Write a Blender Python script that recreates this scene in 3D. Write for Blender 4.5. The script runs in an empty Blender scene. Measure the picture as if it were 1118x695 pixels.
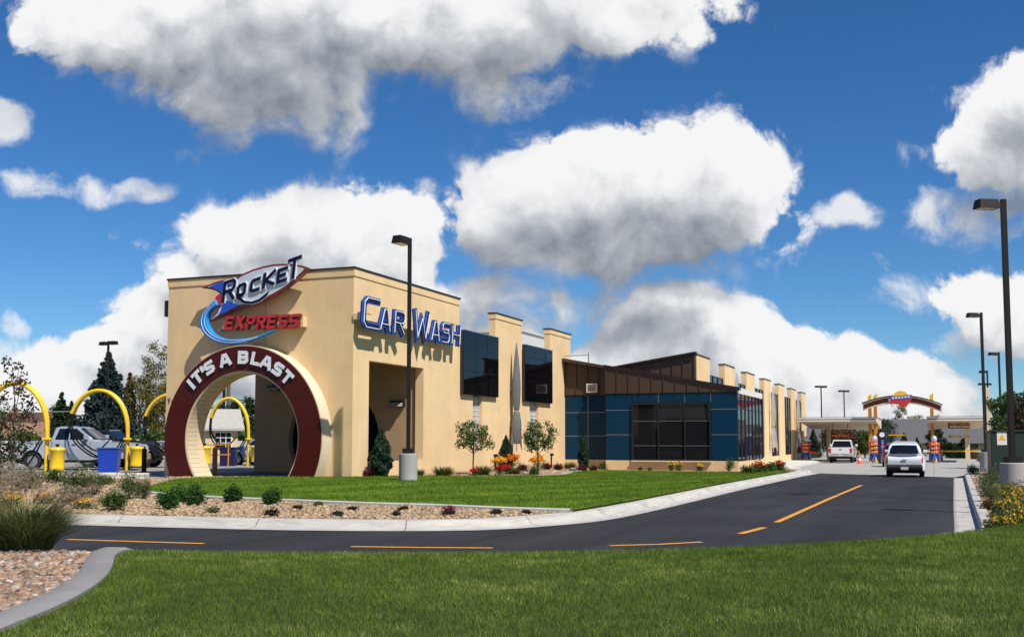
import bpy, bmesh, math, random
import numpy as np
from mathutils import Vector, Matrix, Quaternion
from mathutils.geometry import delaunay_2d_cdt
from mathutils import noise as mnoise

sc = bpy.context.scene
COL = sc.collection
rnd = random.Random(7)
R = math.radians

# ---------------------------------------------------------------- survey of the site (metres, camera at the origin looking along +Y)
F = 1170.0
TH = math.atan(91 / F)
H = 1.66
PAD = 0.35


def ray(px, py):
    u = (px - 559) / F
    v = -(py - 389) / F
    c, s = math.cos(TH), math.sin(TH)
    return (u, c - s * v, s + c * v)


def G(px, py, z=0.0):
    d = ray(px, py)
    t = (z - H) / d[2]
    return Vector((d[0] * t, d[1] * t, z))


def at(px, py, Y):
    d = ray(px, py)
    t = Y / d[1]
    return Vector((d[0] * t, Y, H + d[2] * t))


K = G(384, 522, PAD)
AX = R(21.4)
d1 = Vector((math.sin(AX), math.cos(AX), 0))
d2 = Vector((-d1.y, d1.x, 0))
RZ = math.atan2(d1.y, d1.x)


def W(x, y, z=0.0):
    """building axes (x along the long wall, y towards the left of the front) -> world; z absolute"""
    p = K + d1 * x + d2 * y
    return Vector((p.x, p.y, z))


def loc(p):
    q = Vector((p[0] - K.x, p[1] - K.y, 0))
    return q.dot(d1), q.dot(d2)


def PX(px, py, c):
    d = Vector(ray(px, py))
    dn = d.x * d1.x + d.y * d1.y
    t = (K.x * d1.x + K.y * d1.y + c) / dn
    return loc((d.x * t, d.y * t))[1], H + d.z * t - PAD


def PY(px, py, c):
    d = Vector(ray(px, py))
    dn = d.x * d2.x + d.y * d2.y
    t = (K.x * d2.x + K.y * d2.y + c) / dn
    return loc((d.x * t, d.y * t))[0], H + d.z * t - PAD


# ---------------------------------------------------------------- objects
def link(o, parent=None):
    COL.objects.link(o)
    if parent is not None:
        o.parent = parent
    return o


def tag(o, label=None, cat=None, group=None, kind=None):
    if label: o['label'] = label
    if cat: o['category'] = cat
    if group: o['group'] = group
    if kind: o['kind'] = kind
    return o


def empty(name, loc_=(0, 0, 0), rz=0.0, label=None, cat=None, group=None):
    o = bpy.data.objects.new(name, None)
    o.empty_display_size = 0.3
    link(o)
    o.location = loc_
    o.rotation_euler = (0, 0, rz)
    return tag(o, label, cat, group)


CHILD = {}


def copy_tree(o, parent=None):
    c = o.copy()
    link(c)
    if parent is not None:
        c.parent = parent
    for ch in [q for q in COL.objects if q.parent == o]:
        copy_tree(ch, c)
    return c


class MB:
    def __init__(s):
        s.v = []
        s.f = []
        s.n = 0
        s.smooth = False

    def add(s, vs, fs):
        n = len(s.v)
        s.v.extend([tuple(p) for p in vs])
        s.f.extend([tuple(i + n for i in f) for f in fs])
        return s

    def box(s, x0, y0, z0, x1, y1, z1):
        x0, x1 = min(x0, x1), max(x0, x1)
        y0, y1 = min(y0, y1), max(y0, y1)
        z0, z1 = min(z0, z1), max(z0, z1)
        v = [(x0, y0, z0), (x1, y0, z0), (x1, y1, z0), (x0, y1, z0), (x0, y0, z1), (x1, y0, z1), (x1, y1, z1), (x0, y1, z1)]
        f = [(0, 3, 2, 1), (4, 5, 6, 7), (0, 1, 5, 4), (1, 2, 6, 5), (2, 3, 7, 6), (3, 0, 4, 7)]
        return s.add(v, f)

    def prism(s, poly, a, b, fn):
        """poly: 2-D outline, fn(u, v, w) -> 3-D, extruded from w=a to w=b"""
        n = len(poly)
        area = sum(poly[i][0] * poly[(i + 1) % n][1] - poly[(i + 1) % n][0] * poly[i][1] for i in range(n))
        if area < 0:
            poly = poly[::-1]
        v = [fn(p[0], p[1], a) for p in poly] + [fn(p[0], p[1], b) for p in poly]
        f = [tuple(range(n))[::-1], tuple(range(n, 2 * n))]
        for i in range(n):
            j = (i + 1) % n
            f.append((i, j, n + j, n + i))
        return s.add(v, f)

    def tube(s, pts, r, seg=8, cap=True):
        pts = [Vector(p) for p in pts]
        rs = r if isinstance(r, (list, tuple)) else [r] * len(pts)
        n = len(pts)
        vs, fs = [], []
        up = Vector((0, 0, 1))
        prev = None
        for i, p in enumerate(pts):
            t = (pts[min(i + 1, n - 1)] - pts[max(i - 1, 0)])
            t = t.normalized() if t.length > 1e-9 else Vector((0, 0, 1))
            if prev is None:
                a = up if abs(t.dot(up)) < .95 else Vector((1, 0, 0))
                n1 = t.cross(a).normalized()
            else:
                n1 = (prev - t * prev.dot(t))
                n1 = n1.normalized() if n1.length > 1e-6 else t.orthogonal().normalized()
            prev = n1
            n2 = t.cross(n1)
            for k in range(seg):
                an = 2 * math.pi * k / seg
                vs.append(p + (n1 * math.cos(an) + n2 * math.sin(an)) * rs[i])
        for i in range(n - 1):
            for k in range(seg):
                k2 = (k + 1) % seg
                fs.append((i * seg + k, i * seg + k2, (i + 1) * seg + k2, (i + 1) * seg + k))
        if cap:
            fs.append(tuple(range(seg))[::-1])
            fs.append(tuple((n - 1) * seg + k for k in range(seg)))
        return s.add(vs, fs)

    def lathe(s, prof, seg=20, c=(0, 0, 0), sx=1.0, sy=1.0):
        vs, fs = [], []
        for (r, z) in prof:
            for k in range(seg):
                an = 2 * math.pi * k / seg
                vs.append((c[0] + r * math.cos(an) * sx, c[1] + r * math.sin(an) * sy, c[2] + z))
        n = len(prof)
        for i in range(n - 1):
            for k in range(seg):
                k2 = (k + 1) % seg
                fs.append((i * seg + k, i * seg + k2, (i + 1) * seg + k2, (i + 1) * seg + k))
        fs.append(tuple(range(seg))[::-1])
        fs.append(tuple((n - 1) * seg + k for k in range(seg)))
        return s.add(vs, fs)

    def build(s, name, mat, parent=None, smooth=None, bevel=0.0, loc_=None, angle=40):
        me = bpy.data.meshes.new(name)
        me.from_pydata(s.v, [], s.f)
        me.update()
        me.materials.append(mat)
        o = bpy.data.objects.new(name, me)
        link(o, parent)
        if loc_ is not None:
            o.location = loc_
        if smooth:
            me.polygons.foreach_set('use_smooth', [True] * len(me.polygons))
            me.set_sharp_from_angle(angle=R(angle))
        if bevel:
            m = o.modifiers.new('soft_edge', 'BEVEL')
            m.width = bevel
            m.segments = 2
            m.limit_method = 'ANGLE'
            m.angle_limit = R(35)
        return o


def np_mesh(name, V, Fq, mat, parent=None, smooth=False):
    """V (n,3) array, Fq (m,k) array of equal-size faces"""
    me = bpy.data.meshes.new(name)
    V = np.asarray(V, dtype=np.float32)
    Fq = np.asarray(Fq, dtype=np.int32)
    m, k = Fq.shape
    me.vertices.add(len(V))
    me.vertices.foreach_set('co', V.ravel())
    me.loops.add(m * k)
    me.loops.foreach_set('vertex_index', Fq.ravel())
    me.polygons.add(m)
    me.polygons.foreach_set('loop_start', np.arange(0, m * k, k, dtype=np.int32))
    me.polygons.foreach_set('loop_total', np.full(m, k, dtype=np.int32))
    if smooth:
        me.polygons.foreach_set('use_smooth', np.ones(m, dtype=bool))
    me.update(calc_edges=True)
    me.validate()
    me.materials.append(mat)
    o = bpy.data.objects.new(name, me)
    return link(o, parent)


def in_poly(P, poly):
    """vectorised point in polygon"""
    x, y = P[:, 0], P[:, 1]
    ins = np.zeros(len(P), bool)
    n = len(poly)
    j = n - 1
    for i in range(n):
        xi, yi = poly[i][0], poly[i][1]
        xj, yj = poly[j][0], poly[j][1]
        c = ((yi > y) != (yj > y)) & (x < (xj - xi) * (y - yi) / (yj - yi + 1e-12) + xi)
        ins ^= c
        j = i
    return ins


def sheet(name, poly, zf, mat, step=1.0, parent=None):
    """ground sheet: outline filled with a draped grid"""
    poly = [(p[0], p[1]) for p in poly]
    P = np.array(poly)
    x0, y0 = P.min(0)
    x1, y1 = P.max(0)
    nx = int(min(140, max(2, (x1 - x0) / step)))
    ny = int(min(140, max(2, (y1 - y0) / step)))
    gx, gy = np.meshgrid(np.linspace(x0, x1, nx), np.linspace(y0, y1, ny))
    gp = np.stack([gx.ravel(), gy.ravel()], 1)
    gp = gp[in_poly(gp, poly)]
    vs = [Vector(p) for p in poly] + [Vector((float(a), float(b))) for a, b in gp]
    n = len(poly)
    r = delaunay_2d_cdt(vs, [(i, (i + 1) % n) for i in range(n)], [], 1, 1e-5)
    v3 = [(p.x, p.y, zf(p.x, p.y)) for p in r[0]]
    me = bpy.data.meshes.new(name)
    me.from_pydata(v3, [], [tuple(f) for f in r[2]])
    me.update()
    bm = bmesh.new()
    bm.from_mesh(me)
    bmesh.ops.recalc_face_normals(bm, faces=bm.faces)
    if sum(f.normal.z for f in bm.faces) < 0:
        bmesh.ops.reverse_faces(bm, faces=bm.faces)
    bm.to_mesh(me)
    bm.free()
    me.polygons.foreach_set('use_smooth', [True] * len(me.polygons))
    me.materials.append(mat)
    o = bpy.data.objects.new(name, me)
    return link(o, parent)


def resample(pts, step):
    pts = [Vector(p) for p in pts]
    out = [pts[0].copy()]
    for a, b in zip(pts[:-1], pts[1:]):
        L = (b - a).length
        n = max(1, int(L / step))
        for i in range(1, n + 1):
            out.append(a.lerp(b, i / n))
    return out


def smooth_line(pts, it=2):
    """Chaikin corner cutting on an open polyline"""
    pts = [Vector(p) for p in pts]
    for _ in range(it):
        q = [pts[0]]
        for a, b in zip(pts[:-1], pts[1:]):
            q += [a.lerp(b, .25), a.lerp(b, .75)]
        q.append(pts[-1])
        pts = q
    return pts


def offset_line(pts, d):
    """offset an open polyline in plan, positive to the left of travel"""
    out = []
    n = len(pts)
    for i in range(n):
        t = (Vector(pts[min(i + 1, n - 1)]) - Vector(pts[max(i - 1, 0)]))
        t.z = 0
        t.normalize()
        out.append(Vector((pts[i][0] - t.y * d, pts[i][1] + t.x * d, pts[i][2])))
    return out


# ---------------------------------------------------------------- materials
def mat_new(name):
    m = bpy.data.materials.new(name)
    m.use_nodes = True
    nt = m.node_tree
    b = nt.nodes['Principled BSDF']
    return m, nt, b


def nd(nt, typ, **kw):
    n = nt.nodes.new(typ)
    for k, v in kw.items():
        setattr(n, k, v)
    return n


def setin(n, **kw):
    for k, v in kw.items():
        n.inputs[k.replace('_', ' ')].default_value = v
    return n


def plain(name, col, rough=.6, metal=0.0, spec=.5, var=.0, vscale=6.0, bump=0.0, bscale=60.0, coat=0.0, trans=0.0, rand=0.0, emit=None):
    """principled surface with an uneven tone (var), fine relief (bump) and a per-piece tone (rand)"""
    m, nt, b = mat_new(name)
    b.inputs['Base Color'].default_value = (*col, 1)
    b.inputs['Roughness'].default_value = rough
    b.inputs['Metallic'].default_value = metal
    b.inputs['Specular IOR Level'].default_value = spec
    b.inputs['Coat Weight'].default_value = coat
    b.inputs['Coat Roughness'].default_value = .05
    if trans:
        b.inputs['Transmission Weight'].default_value = trans
    if emit:
        b.inputs['Emission Color'].default_value = (*emit[0], 1)
        b.inputs['Emission Strength'].default_value = emit[1]
    last = None
    tc = nd(nt, 'ShaderNodeTexCoord')
    if var:
        no = setin(nd(nt, 'ShaderNodeTexNoise'), Scale=vscale, Detail=6.0, Roughness=.6)
        nt.links.new(tc.outputs['Object'], no.inputs['Vector'])
        mr = setin(nd(nt, 'ShaderNodeMapRange'), From_Min=.25, From_Max=.75, To_Min=1 - var, To_Max=1 + var)
        nt.links.new(no.outputs[0], mr.inputs[0])
        mx = nd(nt, 'ShaderNodeVectorMath', operation='SCALE')
        mx.inputs[0].default_value = col
        nt.links.new(mr.outputs[0], mx.inputs['Scale'])
        last = mx.outputs[0]
    if rand:
        ge = nd(nt, 'ShaderNodeNewGeometry')
        mr = setin(nd(nt, 'ShaderNodeMapRange'), To_Min=1 - rand, To_Max=1 + rand)
        nt.links.new(ge.outputs['Random Per Island'], mr.inputs[0])
        mx = nd(nt, 'ShaderNodeVectorMath', operation='SCALE')
        mx.inputs[0].default_value = col
        if last is not None:
            nt.links.new(last, mx.inputs[0])
        nt.links.new(mr.outputs[0], mx.inputs['Scale'])
        last = mx.outputs[0]
    if last is not None:
        nt.links.new(last, b.inputs['Base Color'])
    if bump:
        no = setin(nd(nt, 'ShaderNodeTexNoise'), Scale=bscale, Detail=4.0)
        nt.links.new(tc.outputs['Object'], no.inputs['Vector'])
        bp = setin(nd(nt, 'ShaderNodeBump'), Strength=bump, Distance=.02)
        nt.links.new(no.outputs[0], bp.inputs['Height'])
        nt.links.new(bp.outputs[0], b.inputs['Normal'])
    return m


def ramp_mat(name, stops, source='island', rough=.8, scale=20.0, bump=0.0, translucent=0.0, spec=.3):
    """colour picked from a ramp by a random number per piece or by noise"""
    m, nt, b = mat_new(name)
    b.inputs['Roughness'].default_value = rough
    b.inputs['Specular IOR Level'].default_value = spec
    cr = nd(nt, 'ShaderNodeValToRGB')
    el = cr.color_ramp.elements
    while len(el) < len(stops):
        el.new(.5)
    for e, (p, c) in zip(el, stops):
        e.position = p
        e.color = (*c, 1)
    if source == 'island':
        ge = nd(nt, 'ShaderNodeNewGeometry')
        nt.links.new(ge.outputs['Random Per Island'], cr.inputs[0])
    else:
        tc = nd(nt, 'ShaderNodeTexCoord')
        no = setin(nd(nt, 'ShaderNodeTexNoise'), Scale=scale, Detail=6.0, Roughness=.65)
        nt.links.new(tc.outputs['Object'], no.inputs['Vector'])
        nt.links.new(no.outputs[0], cr.inputs[0])
    nt.links.new(cr.outputs[0], b.inputs['Base Color'])
    if bump:
        tc = nd(nt, 'ShaderNodeTexCoord')
        no = setin(nd(nt, 'ShaderNodeTexNoise'), Scale=scale * 3, Detail=4.0)
        nt.links.new(tc.outputs['Object'], no.inputs['Vector'])
        bp = setin(nd(nt, 'ShaderNodeBump'), Strength=bump, Distance=.03)
        nt.links.new(no.outputs[0], bp.inputs['Height'])
        nt.links.new(bp.outputs[0], b.inputs['Normal'])
    if translucent:
        tr = nd(nt, 'ShaderNodeBsdfTranslucent')
        nt.links.new(cr.outputs[0], tr.inputs['Color'])
        mx = nd(nt, 'ShaderNodeMixShader')
        mx.inputs[0].default_value = translucent
        nt.links.new(b.outputs[0], mx.inputs[1])
        nt.links.new(tr.outputs[0], mx.inputs[2])
        out = nt.nodes['Material Output']
        nt.links.new(mx.outputs[0], out.inputs['Surface'])
    return m

# ================================================================ camera, sun, sky
cam_d = bpy.data.cameras.new('camera')
cam = bpy.data.objects.new('camera', cam_d)
link(cam)
cam.location = (0, 0, H)
cam.rotation_euler = (math.pi / 2 + TH, 0, 0)
cam_d.sensor_width = 36
cam_d.lens = 36 * F / 1118
cam_d.shift_y = 41.5 / 1118
cam_d.clip_end = 6000
cam_d.clip_start = .1
sc.camera = cam

SUN_AZ, SUN_EL = R(140), R(52)
sun_dir = Vector((math.sin(SUN_AZ) * math.cos(SUN_EL), math.cos(SUN_AZ) * math.cos(SUN_EL), math.sin(SUN_EL)))
sd = bpy.data.lights.new('sun', 'SUN')
sd.energy = 5.0
sd.angle = R(.53)
sd.color = (1.0, .93, .82)
sun = link(bpy.data.objects.new('sun', sd))
sun.rotation_euler = sun_dir.to_track_quat('Z', 'Y').to_euler()
sun.location = (0, 0, 60)

sc.view_settings.view_transform = 'Standard'
sc.view_settings.look = 'None'
sc.view_settings.exposure = .27
sc.view_settings.gamma = 1.0
sc.view_settings.use_curve_mapping = False

world = bpy.data.worlds.new('World')
sc.world = world
world.use_nodes = True
wt = world.node_tree
world.cycles.sampling_method = 'MANUAL'
world.cycles.sample_map_resolution = 128
bg = wt.nodes['Background']
SKY_STR = .1
CLOUD_GAIN = .765
bg.inputs['Strength'].default_value = SKY_STR


def L(a, b, t=None):
    (t or wt).links.new(a, b)


def vm(t, op, a=None, b=None, s=None):
    n = t.nodes.new('ShaderNodeVectorMath')
    n.operation = op
    for i, q in enumerate((a, b)):
        if q is None: continue
        if hasattr(q, 'links') or hasattr(q, 'is_linked'):
            t.links.new(q, n.inputs[i])
        else:
            n.inputs[i].default_value = q
    if s is not None:
        if hasattr(s, 'is_linked'): t.links.new(s, n.inputs['Scale'])
        else: n.inputs['Scale'].default_value = s
    return n


def mm(t, op, a=None, b=None, c=None, clamp=False):
    n = t.nodes.new('ShaderNodeMath')
    n.operation = op
    n.use_clamp = clamp
    for i, q in enumerate((a, b, c)):
        if q is None: continue
        if hasattr(q, 'is_linked'):
            t.links.new(q, n.inputs[i])
        else:
            n.inputs[i].default_value = q
    return n.outputs[0]


# cumulus fields: centre, half width, half height above and below the centre (surveyed as pixels, stored as sky slopes), weight
CLOUDS = [
    # great cloud overhead, left of centre
    (190, 40, 150, 75, 70, 1.0), (330, 20, 170, 90, 95, 1.1), (480, 30, 170, 90, 70, 1.0), (620, 5, 170, 60, 55, .9),
    (300, 95, 120, 60, 65, .9), (520, 90, 50, 30, 35, .6), (80, 5, 60, 30, 40, .7),
    # the cloud over the middle
    (592, 216, 98, 66, 70, 1.0), (700, 226, 150, 85, 80, 1.15), (778, 206, 80, 60, 80, 1.0), (650, 262, 150, 60, 50, .95), 
    # behind the car wash
    (290, 250, 95, 42, 50, .95), (380, 245, 100, 48, 70, 1.0), (430, 262, 62, 46, 60, .85), (510, 318, 60, 26, 50, .7), (590, 335, 70, 30, 40, .7),
    (190, 345, 70, 55, 60, .85), (110, 400, 100, 45, 50, .8), (40, 410, 70, 30, 45, .7), (240, 320, 70, 40, 50, .8),
    # low bank over the wing
    (735, 368, 85, 56, 70, 1.15), (690, 388, 80, 40, 70, 1.1), (820, 402, 90, 42, 70, 1.15), (945, 412, 90, 30, 50, .9), (1010, 425, 70, 25, 40, .7), (600, 400, 70, 30, 60, .7), (870, 420, 130, 40, 60, .8),
    (660, 430, 160, 40, 60, 1.1), (840, 440, 150, 40, 60, 1.15), (990, 455, 120, 30, 40, .8), (60, 455, 160, 34, 40, .85), (330, 340, 90, 60, 80, .9), (230, 400, 110, 60, 60, .9), (930, 445, 130, 30, 30, .8), (780, 425, 120, 40, 40, .9), (30, 435, 120, 30, 30, .75), (1060, 440, 60, 18, 20, .6), (560, 370, 60, 30, 50, .7),
    (-190, 420, 150, 50, 60, .9), (-420, 330, 170, 60, 70, 1.0), (1330, 300, 150, 60, 60, .95), (1500, 150, 170, 80, 70, 1.0),
    # right edge
    (1100, 165, 75, 50, 50, .85), (1140, 120, 70, 60, 60, .95), (1085, 322, 80, 36, 34, .8), (1125, 345, 80, 50, 45, .85),
]
WISPS = [
    (70, 203, 80, 30, 24, .85), (130, 212, 60, 18, 18, .8), (0, 125, 34, 34, 30, 1.0), (10, 353, 26, 16, 14, .75), (922, 232, 40, 32, 26, .9),
    (1010, 165, 60, 16, 18, .8), (1050, 225, 65, 40, 32, .85), (1090, 235, 80, 40, 36, .95), (1020, 325, 60, 26, 26, .9), (1060, 372, 60, 26, 24, .85), (560, 60, 90, 40, 70, .8), (690, 30, 80, 40, 40, .8), (455, 215, 30, 24, 40, .7), (240, 150, 50, 30, 40, .7),
    (600, 330, 80, 26, 34, .85), (20, 390, 60, 30, 30, .8),
]


def tex2(g, typ):
    n = g.nodes.new(typ)
    for q in ('noise_dimensions', 'voronoi_dimensions'):
        if hasattr(n, q): setattr(n, q, '2D')
    return n


def cloud_group():
    g = bpy.data.node_groups.new('cloud_density', 'ShaderNodeTree')
    g.interface.new_socket('UV', in_out='INPUT', socket_type='NodeSocketVector')
    g.interface.new_socket('Density', in_out='OUTPUT', socket_type='NodeSocketFloat')
    g.interface.new_socket('Wisp', in_out='OUTPUT', socket_type='NodeSocketFloat')
    g.interface.new_socket('Mass', in_out='OUTPUT', socket_type='NodeSocketFloat')
    g.interface.new_socket('Smooth', in_out='OUTPUT', socket_type='NodeSocketFloat')
    gi = g.nodes.new('NodeGroupInput')
    go = g.nodes.new('NodeGroupOutput')
    uv = gi.outputs[0]
    wn = setin(tex2(g, 'ShaderNodeTexNoise'), Scale=9.0, Detail=2.0, Roughness=.5)
    g.links.new(uv, wn.inputs['Vector'])
    w0 = vm(g, 'SUBTRACT', wn.outputs['Color'], (.5, .5, .5))
    w1 = vm(g, 'SCALE', w0.outputs[0], s=.045)
    p = vm(g, 'ADD', uv, w1.outputs[0]).outputs[0]
    sep = g.nodes.new('ShaderNodeSeparateXYZ')
    g.links.new(p, sep.inputs[0])
    px_, py_ = sep.outputs[0], sep.outputs[1]
    def field(blobs):
        acc = None
        for (cx, cy, rx, rt, rb, wgt) in blobs:
            d = ray(cx, cy)
            u0, v0 = d[0] / d[1], d[2] / d[1]
            s = 1.0 / F
            du = mm(g, 'MULTIPLY', mm(g, 'SUBTRACT', px_, u0), 1 / (rx * s))
            dv = mm(g, 'SUBTRACT', py_, v0)
            dvt = mm(g, 'MULTIPLY', mm(g, 'MAXIMUM', dv, 0.0), 1 / (rt * s))
            dvb = mm(g, 'MULTIPLY_ADD', mm(g, 'MINIMUM', dv, 0.0), 1 / (rb * s), dvt)
            r2 = mm(g, 'MULTIPLY_ADD', du, du, mm(g, 'MULTIPLY', dvb, dvb))
            bl = mm(g, 'DIVIDE', wgt, mm(g, 'MULTIPLY_ADD', r2, r2, 1.0))
            acc = bl if acc is None else mm(g, 'SMOOTH_MAX', acc, bl, .25)
        return acc
    acc = field(CLOUDS)
    wisp = field(WISPS)
    n1 = setin(tex2(g, 'ShaderNodeTexNoise'), Scale=13.0, Detail=8.0, Roughness=.60, Lacunarity=2.05)
    g.links.new(p, n1.inputs['Vector'])
    n0 = setin(tex2(g, 'ShaderNodeTexNoise'), Scale=13.0, Detail=2.5, Roughness=.55, Lacunarity=2.05)
    g.links.new(p, n0.inputs['Vector'])
    vo = tex2(g, 'ShaderNodeTexVoronoi')
    vo.feature = 'F1'
    vo.normalize = True
    setin(vo, Scale=17.0, Detail=4.0, Roughness=.52, Lacunarity=2.25)
    wv = vm(g, 'SCALE', vm(g, 'SUBTRACT', n1.outputs['Color'], (.5, .5, .5)).outputs[0], s=.030)
    g.links.new(vm(g, 'ADD', p, wv.outputs[0]).outputs[0], vo.inputs['Vector'])
    bil = mm(g, 'MULTIPLY', mm(g, 'SUBTRACT', .36, vo.outputs['Distance']), 1.15)
    f1 = mm(g, 'MULTIPLY_ADD', mm(g, 'SUBTRACT', n1.outputs[0], .5), .95, bil)
    f0 = mm(g, 'MULTIPLY_ADD', mm(g, 'SUBTRACT', n0.outputs[0], .5), .9, mm(g, 'MULTIPLY', bil, .95))
    f00 = mm(g, 'MULTIPLY', mm(g, 'SUBTRACT', n0.outputs[0], .5), .55)
    # no stray clouds in clear sky: detail fades out where no cumulus stands
    gate = mm(g, 'MULTIPLY', acc, 2.2, clamp=True)
    den = mm(g, 'SUBTRACT', mm(g, 'MULTIPLY_ADD', f1, gate, acc), .41)
    smo = mm(g, 'SUBTRACT', mm(g, 'MULTIPLY_ADD', f0, gate, acc), .41)
    g.links.new(den, go.inputs[0])
    g.links.new(smo, go.inputs[3])
    g.links.new(mm(g, 'SUBTRACT', mm(g, 'MULTIPLY_ADD', f00, gate, acc), .5), go.inputs[2])
    wg_ = mm(g, 'MULTIPLY', wisp, 2.0, clamp=True)
    wd = mm(g, 'MULTIPLY_ADD', mm(g, 'ADD', mm(g, 'MULTIPLY', mm(g, 'SUBTRACT', n1.outputs[0], .5), 2.2), mm(g, 'MULTIPLY', bil, .35)), wg_, wisp)
    g.links.new(mm(g, 'SUBTRACT', wd, .5), go.inputs[1])
    return g


cg = cloud_group()
tcw = wt.nodes.new('ShaderNodeTexCoord')
sp = wt.nodes.new('ShaderNodeSeparateXYZ')
L(tcw.outputs['Generated'], sp.inputs[0])
ay = mm(wt, 'MAXIMUM', mm(wt, 'ABSOLUTE', sp.outputs[1]), .02)
cu = wt.nodes.new('ShaderNodeCombineXYZ')
L(mm(wt, 'DIVIDE', sp.outputs[0], ay), cu.inputs[0])
L(mm(wt, 'DIVIDE', sp.outputs[2], ay), cu.inputs[1])


def dens(off):
    n = wt.nodes.new('ShaderNodeGroup')
    n.node_tree = cg
    L(vm(wt, 'ADD', cu.outputs[0], off).outputs[0], n.inputs[0])
    return n


dA = dens((0, 0, 0))
dB = dens((.010, .026, 0))
dC = dens((.020, .075, 0))
D0 = dA.outputs[0]
soft = mm(wt, 'MULTIPLY_ADD', mm(wt, 'MAXIMUM', mm(wt, 'SUBTRACT', dC.outputs[2], dA.outputs[2]), 0.0), .9, .13)
alpha = wt.nodes.new('ShaderNodeMapRange')
alpha.interpolation_type = 'SMOOTHSTEP'
setin(alpha, From_Min=-.08)
L(soft, alpha.inputs['From Max'])
L(D0, alpha.inputs[0])
al2 = wt.nodes.new('ShaderNodeMapRange')
al2.interpolation_type = 'SMOOTHSTEP'
setin(al2, From_Min=-.12, From_Max=.55, To_Max=.85)
L(dA.outputs[1], al2.inputs[0])
ALPHA = mm(wt, 'MAXIMUM', alpha.outputs[0], al2.outputs[0])
# light from above: how much cloud lies between this point and the open sky towards the sun
thick = mm(wt, 'MULTIPLY', mm(wt, 'MULTIPLY', mm(wt, 'ADD', dC.outputs[2], .34), 1.2, clamp=True), -.46)
core = mm(wt, 'MULTIPLY', mm(wt, 'MULTIPLY', dA.outputs[2], 1.3, clamp=True), -.16)
sh = mm(wt, 'MULTIPLY', mm(wt, 'SUBTRACT', dA.outputs[3], dB.outputs[3]), .56)
thin = mm(wt, 'MULTIPLY', mm(wt, 'SUBTRACT', D0, dA.outputs[3]), .18)
lum = mm(wt, 'ADD', mm(wt, 'ADD', mm(wt, 'ADD', mm(wt, 'ADD', sh, core), thick), thin), 1.0)
lumr = wt.nodes.new('ShaderNodeValToRGB')
el = lumr.color_ramp.elements
el[0].position = 0.25; el[0].color = (.25, .28, .33, 1)
el[1].position = 1.0; el[1].color = (1.0, 1.0, 1.0, 1)
e = el.new(.50); e.color = (.44, .47, .52, 1)
e = el.new(.72); e.color = (.66, .69, .73, 1)
e = el.new(.86); e.color = (.88, .89, .91, 1)
L(lum, lumr.inputs[0])
cloud_col = vm(wt, 'SCALE', lumr.outputs[0], s=CLOUD_GAIN / SKY_STR)

sky = wt.nodes.new('ShaderNodeTexSky')
sky.sky_type = 'NISHITA'
sky.sun_disc = False
sky.sun_elevation = SUN_EL
sky.sun_rotation = SUN_AZ
sky.altitude = 1200
sky.air_density = 1.0
sky.dust_density = 0.0
sky.ozone_density = 3.0
hs = wt.nodes.new('ShaderNodeHueSaturation')
setin(hs, Hue=.5, Saturation=1.22, Value=1.0)
L(sky.outputs[0], hs.inputs['Color'])
tint = vm(wt, 'MULTIPLY', hs.outputs[0], (.50, .705, .86))
mix = wt.nodes.new('ShaderNodeMix')
mix.data_type = 'RGBA'
L(ALPHA, mix.inputs[0])
L(tint.outputs[0], mix.inputs[6])
L(cloud_col.outputs[0], mix.inputs[7])
L(mix.outputs[2], bg.inputs['Color'])

# ================================================================ ground
def lerp(a, b, t):
    return a + (b - a) * t


def ZR(x, y):
    if y < 48: return 0.0
    return -.28 * min(1.0, (y - 48) / 47.0)


near_gutter = smooth_line([(-75, 34.5, 0), (-30, 20.6, 0), (-9, 14.6, 0), (-5, 13.6, 0), (-1, 13.2, 0), (2, 13.7, 0), (4.5, 15.0, 0), (6.3, 16.6, 0), (7.3, 18.0, 0), (7.9, 19.3, 0),
                           (10.7, 26.2, 0), (19.8, 48.3, 0)], 2)
far_px = [(71.4, 573), (220, 577), (340, 579.6), (480, 580), (547.7, 578.4), (610, 573.8), (667.9, 568), (740, 552), (805, 535.7), (860, 523.5), (897, 515.4)]
far_gutter = smooth_line([(-75, 41.5, 0), (-30, 27.5, 0)] + [tuple(G(a, b, 0)) for a, b in far_px], 2)


def curb_strip(name, line, side, mat, pan=.5, face=.1, top=.3, h=.15):
    """gutter pan, rolled face and top of a kerb, side=+1 to the left of travel"""
    prof = [(0, .006), (pan * .5, .0), (pan, .022), (pan + face * .5, h * .62), (pan + face, h * .95), (pan + face + .05, h), (pan + face + top, h), (pan + face + top + .01, h - .2)]
    rows = [offset_line(line, side * o) for o, _ in prof]
    m = MB()
    n = len(line)
    vs = []
    for (o, z), row in zip(prof, rows):
        for p in row:
            vs.append((p[0], p[1], ZR(p[0], p[1]) + z + .004))
    fs = []
    for k in range(len(prof) - 1):
        for i in range(n - 1):
            f = (k * n + i, k * n + i + 1, (k + 1) * n + i + 1, (k + 1) * n + i)
            fs.append(f if side > 0 else f[::-1])
    m.add(vs, fs)
    o = m.build(name, mat, smooth=True, angle=60)
    al = [0.0]
    for p, q in zip(line[:-1], line[1:]):
        al.append(al[-1] + (Vector(q) - Vector(p)).length)
    o.data.attributes.new('along', 'FLOAT', 'POINT').data.foreach_set('value', np.array(al * len(prof), dtype=np.float32))
    o.data.attributes.new('across', 'FLOAT', 'POINT').data.foreach_set('value', np.repeat(np.array([q for q, _ in prof], dtype=np.float32), n))
    return o, rows[-2]


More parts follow.
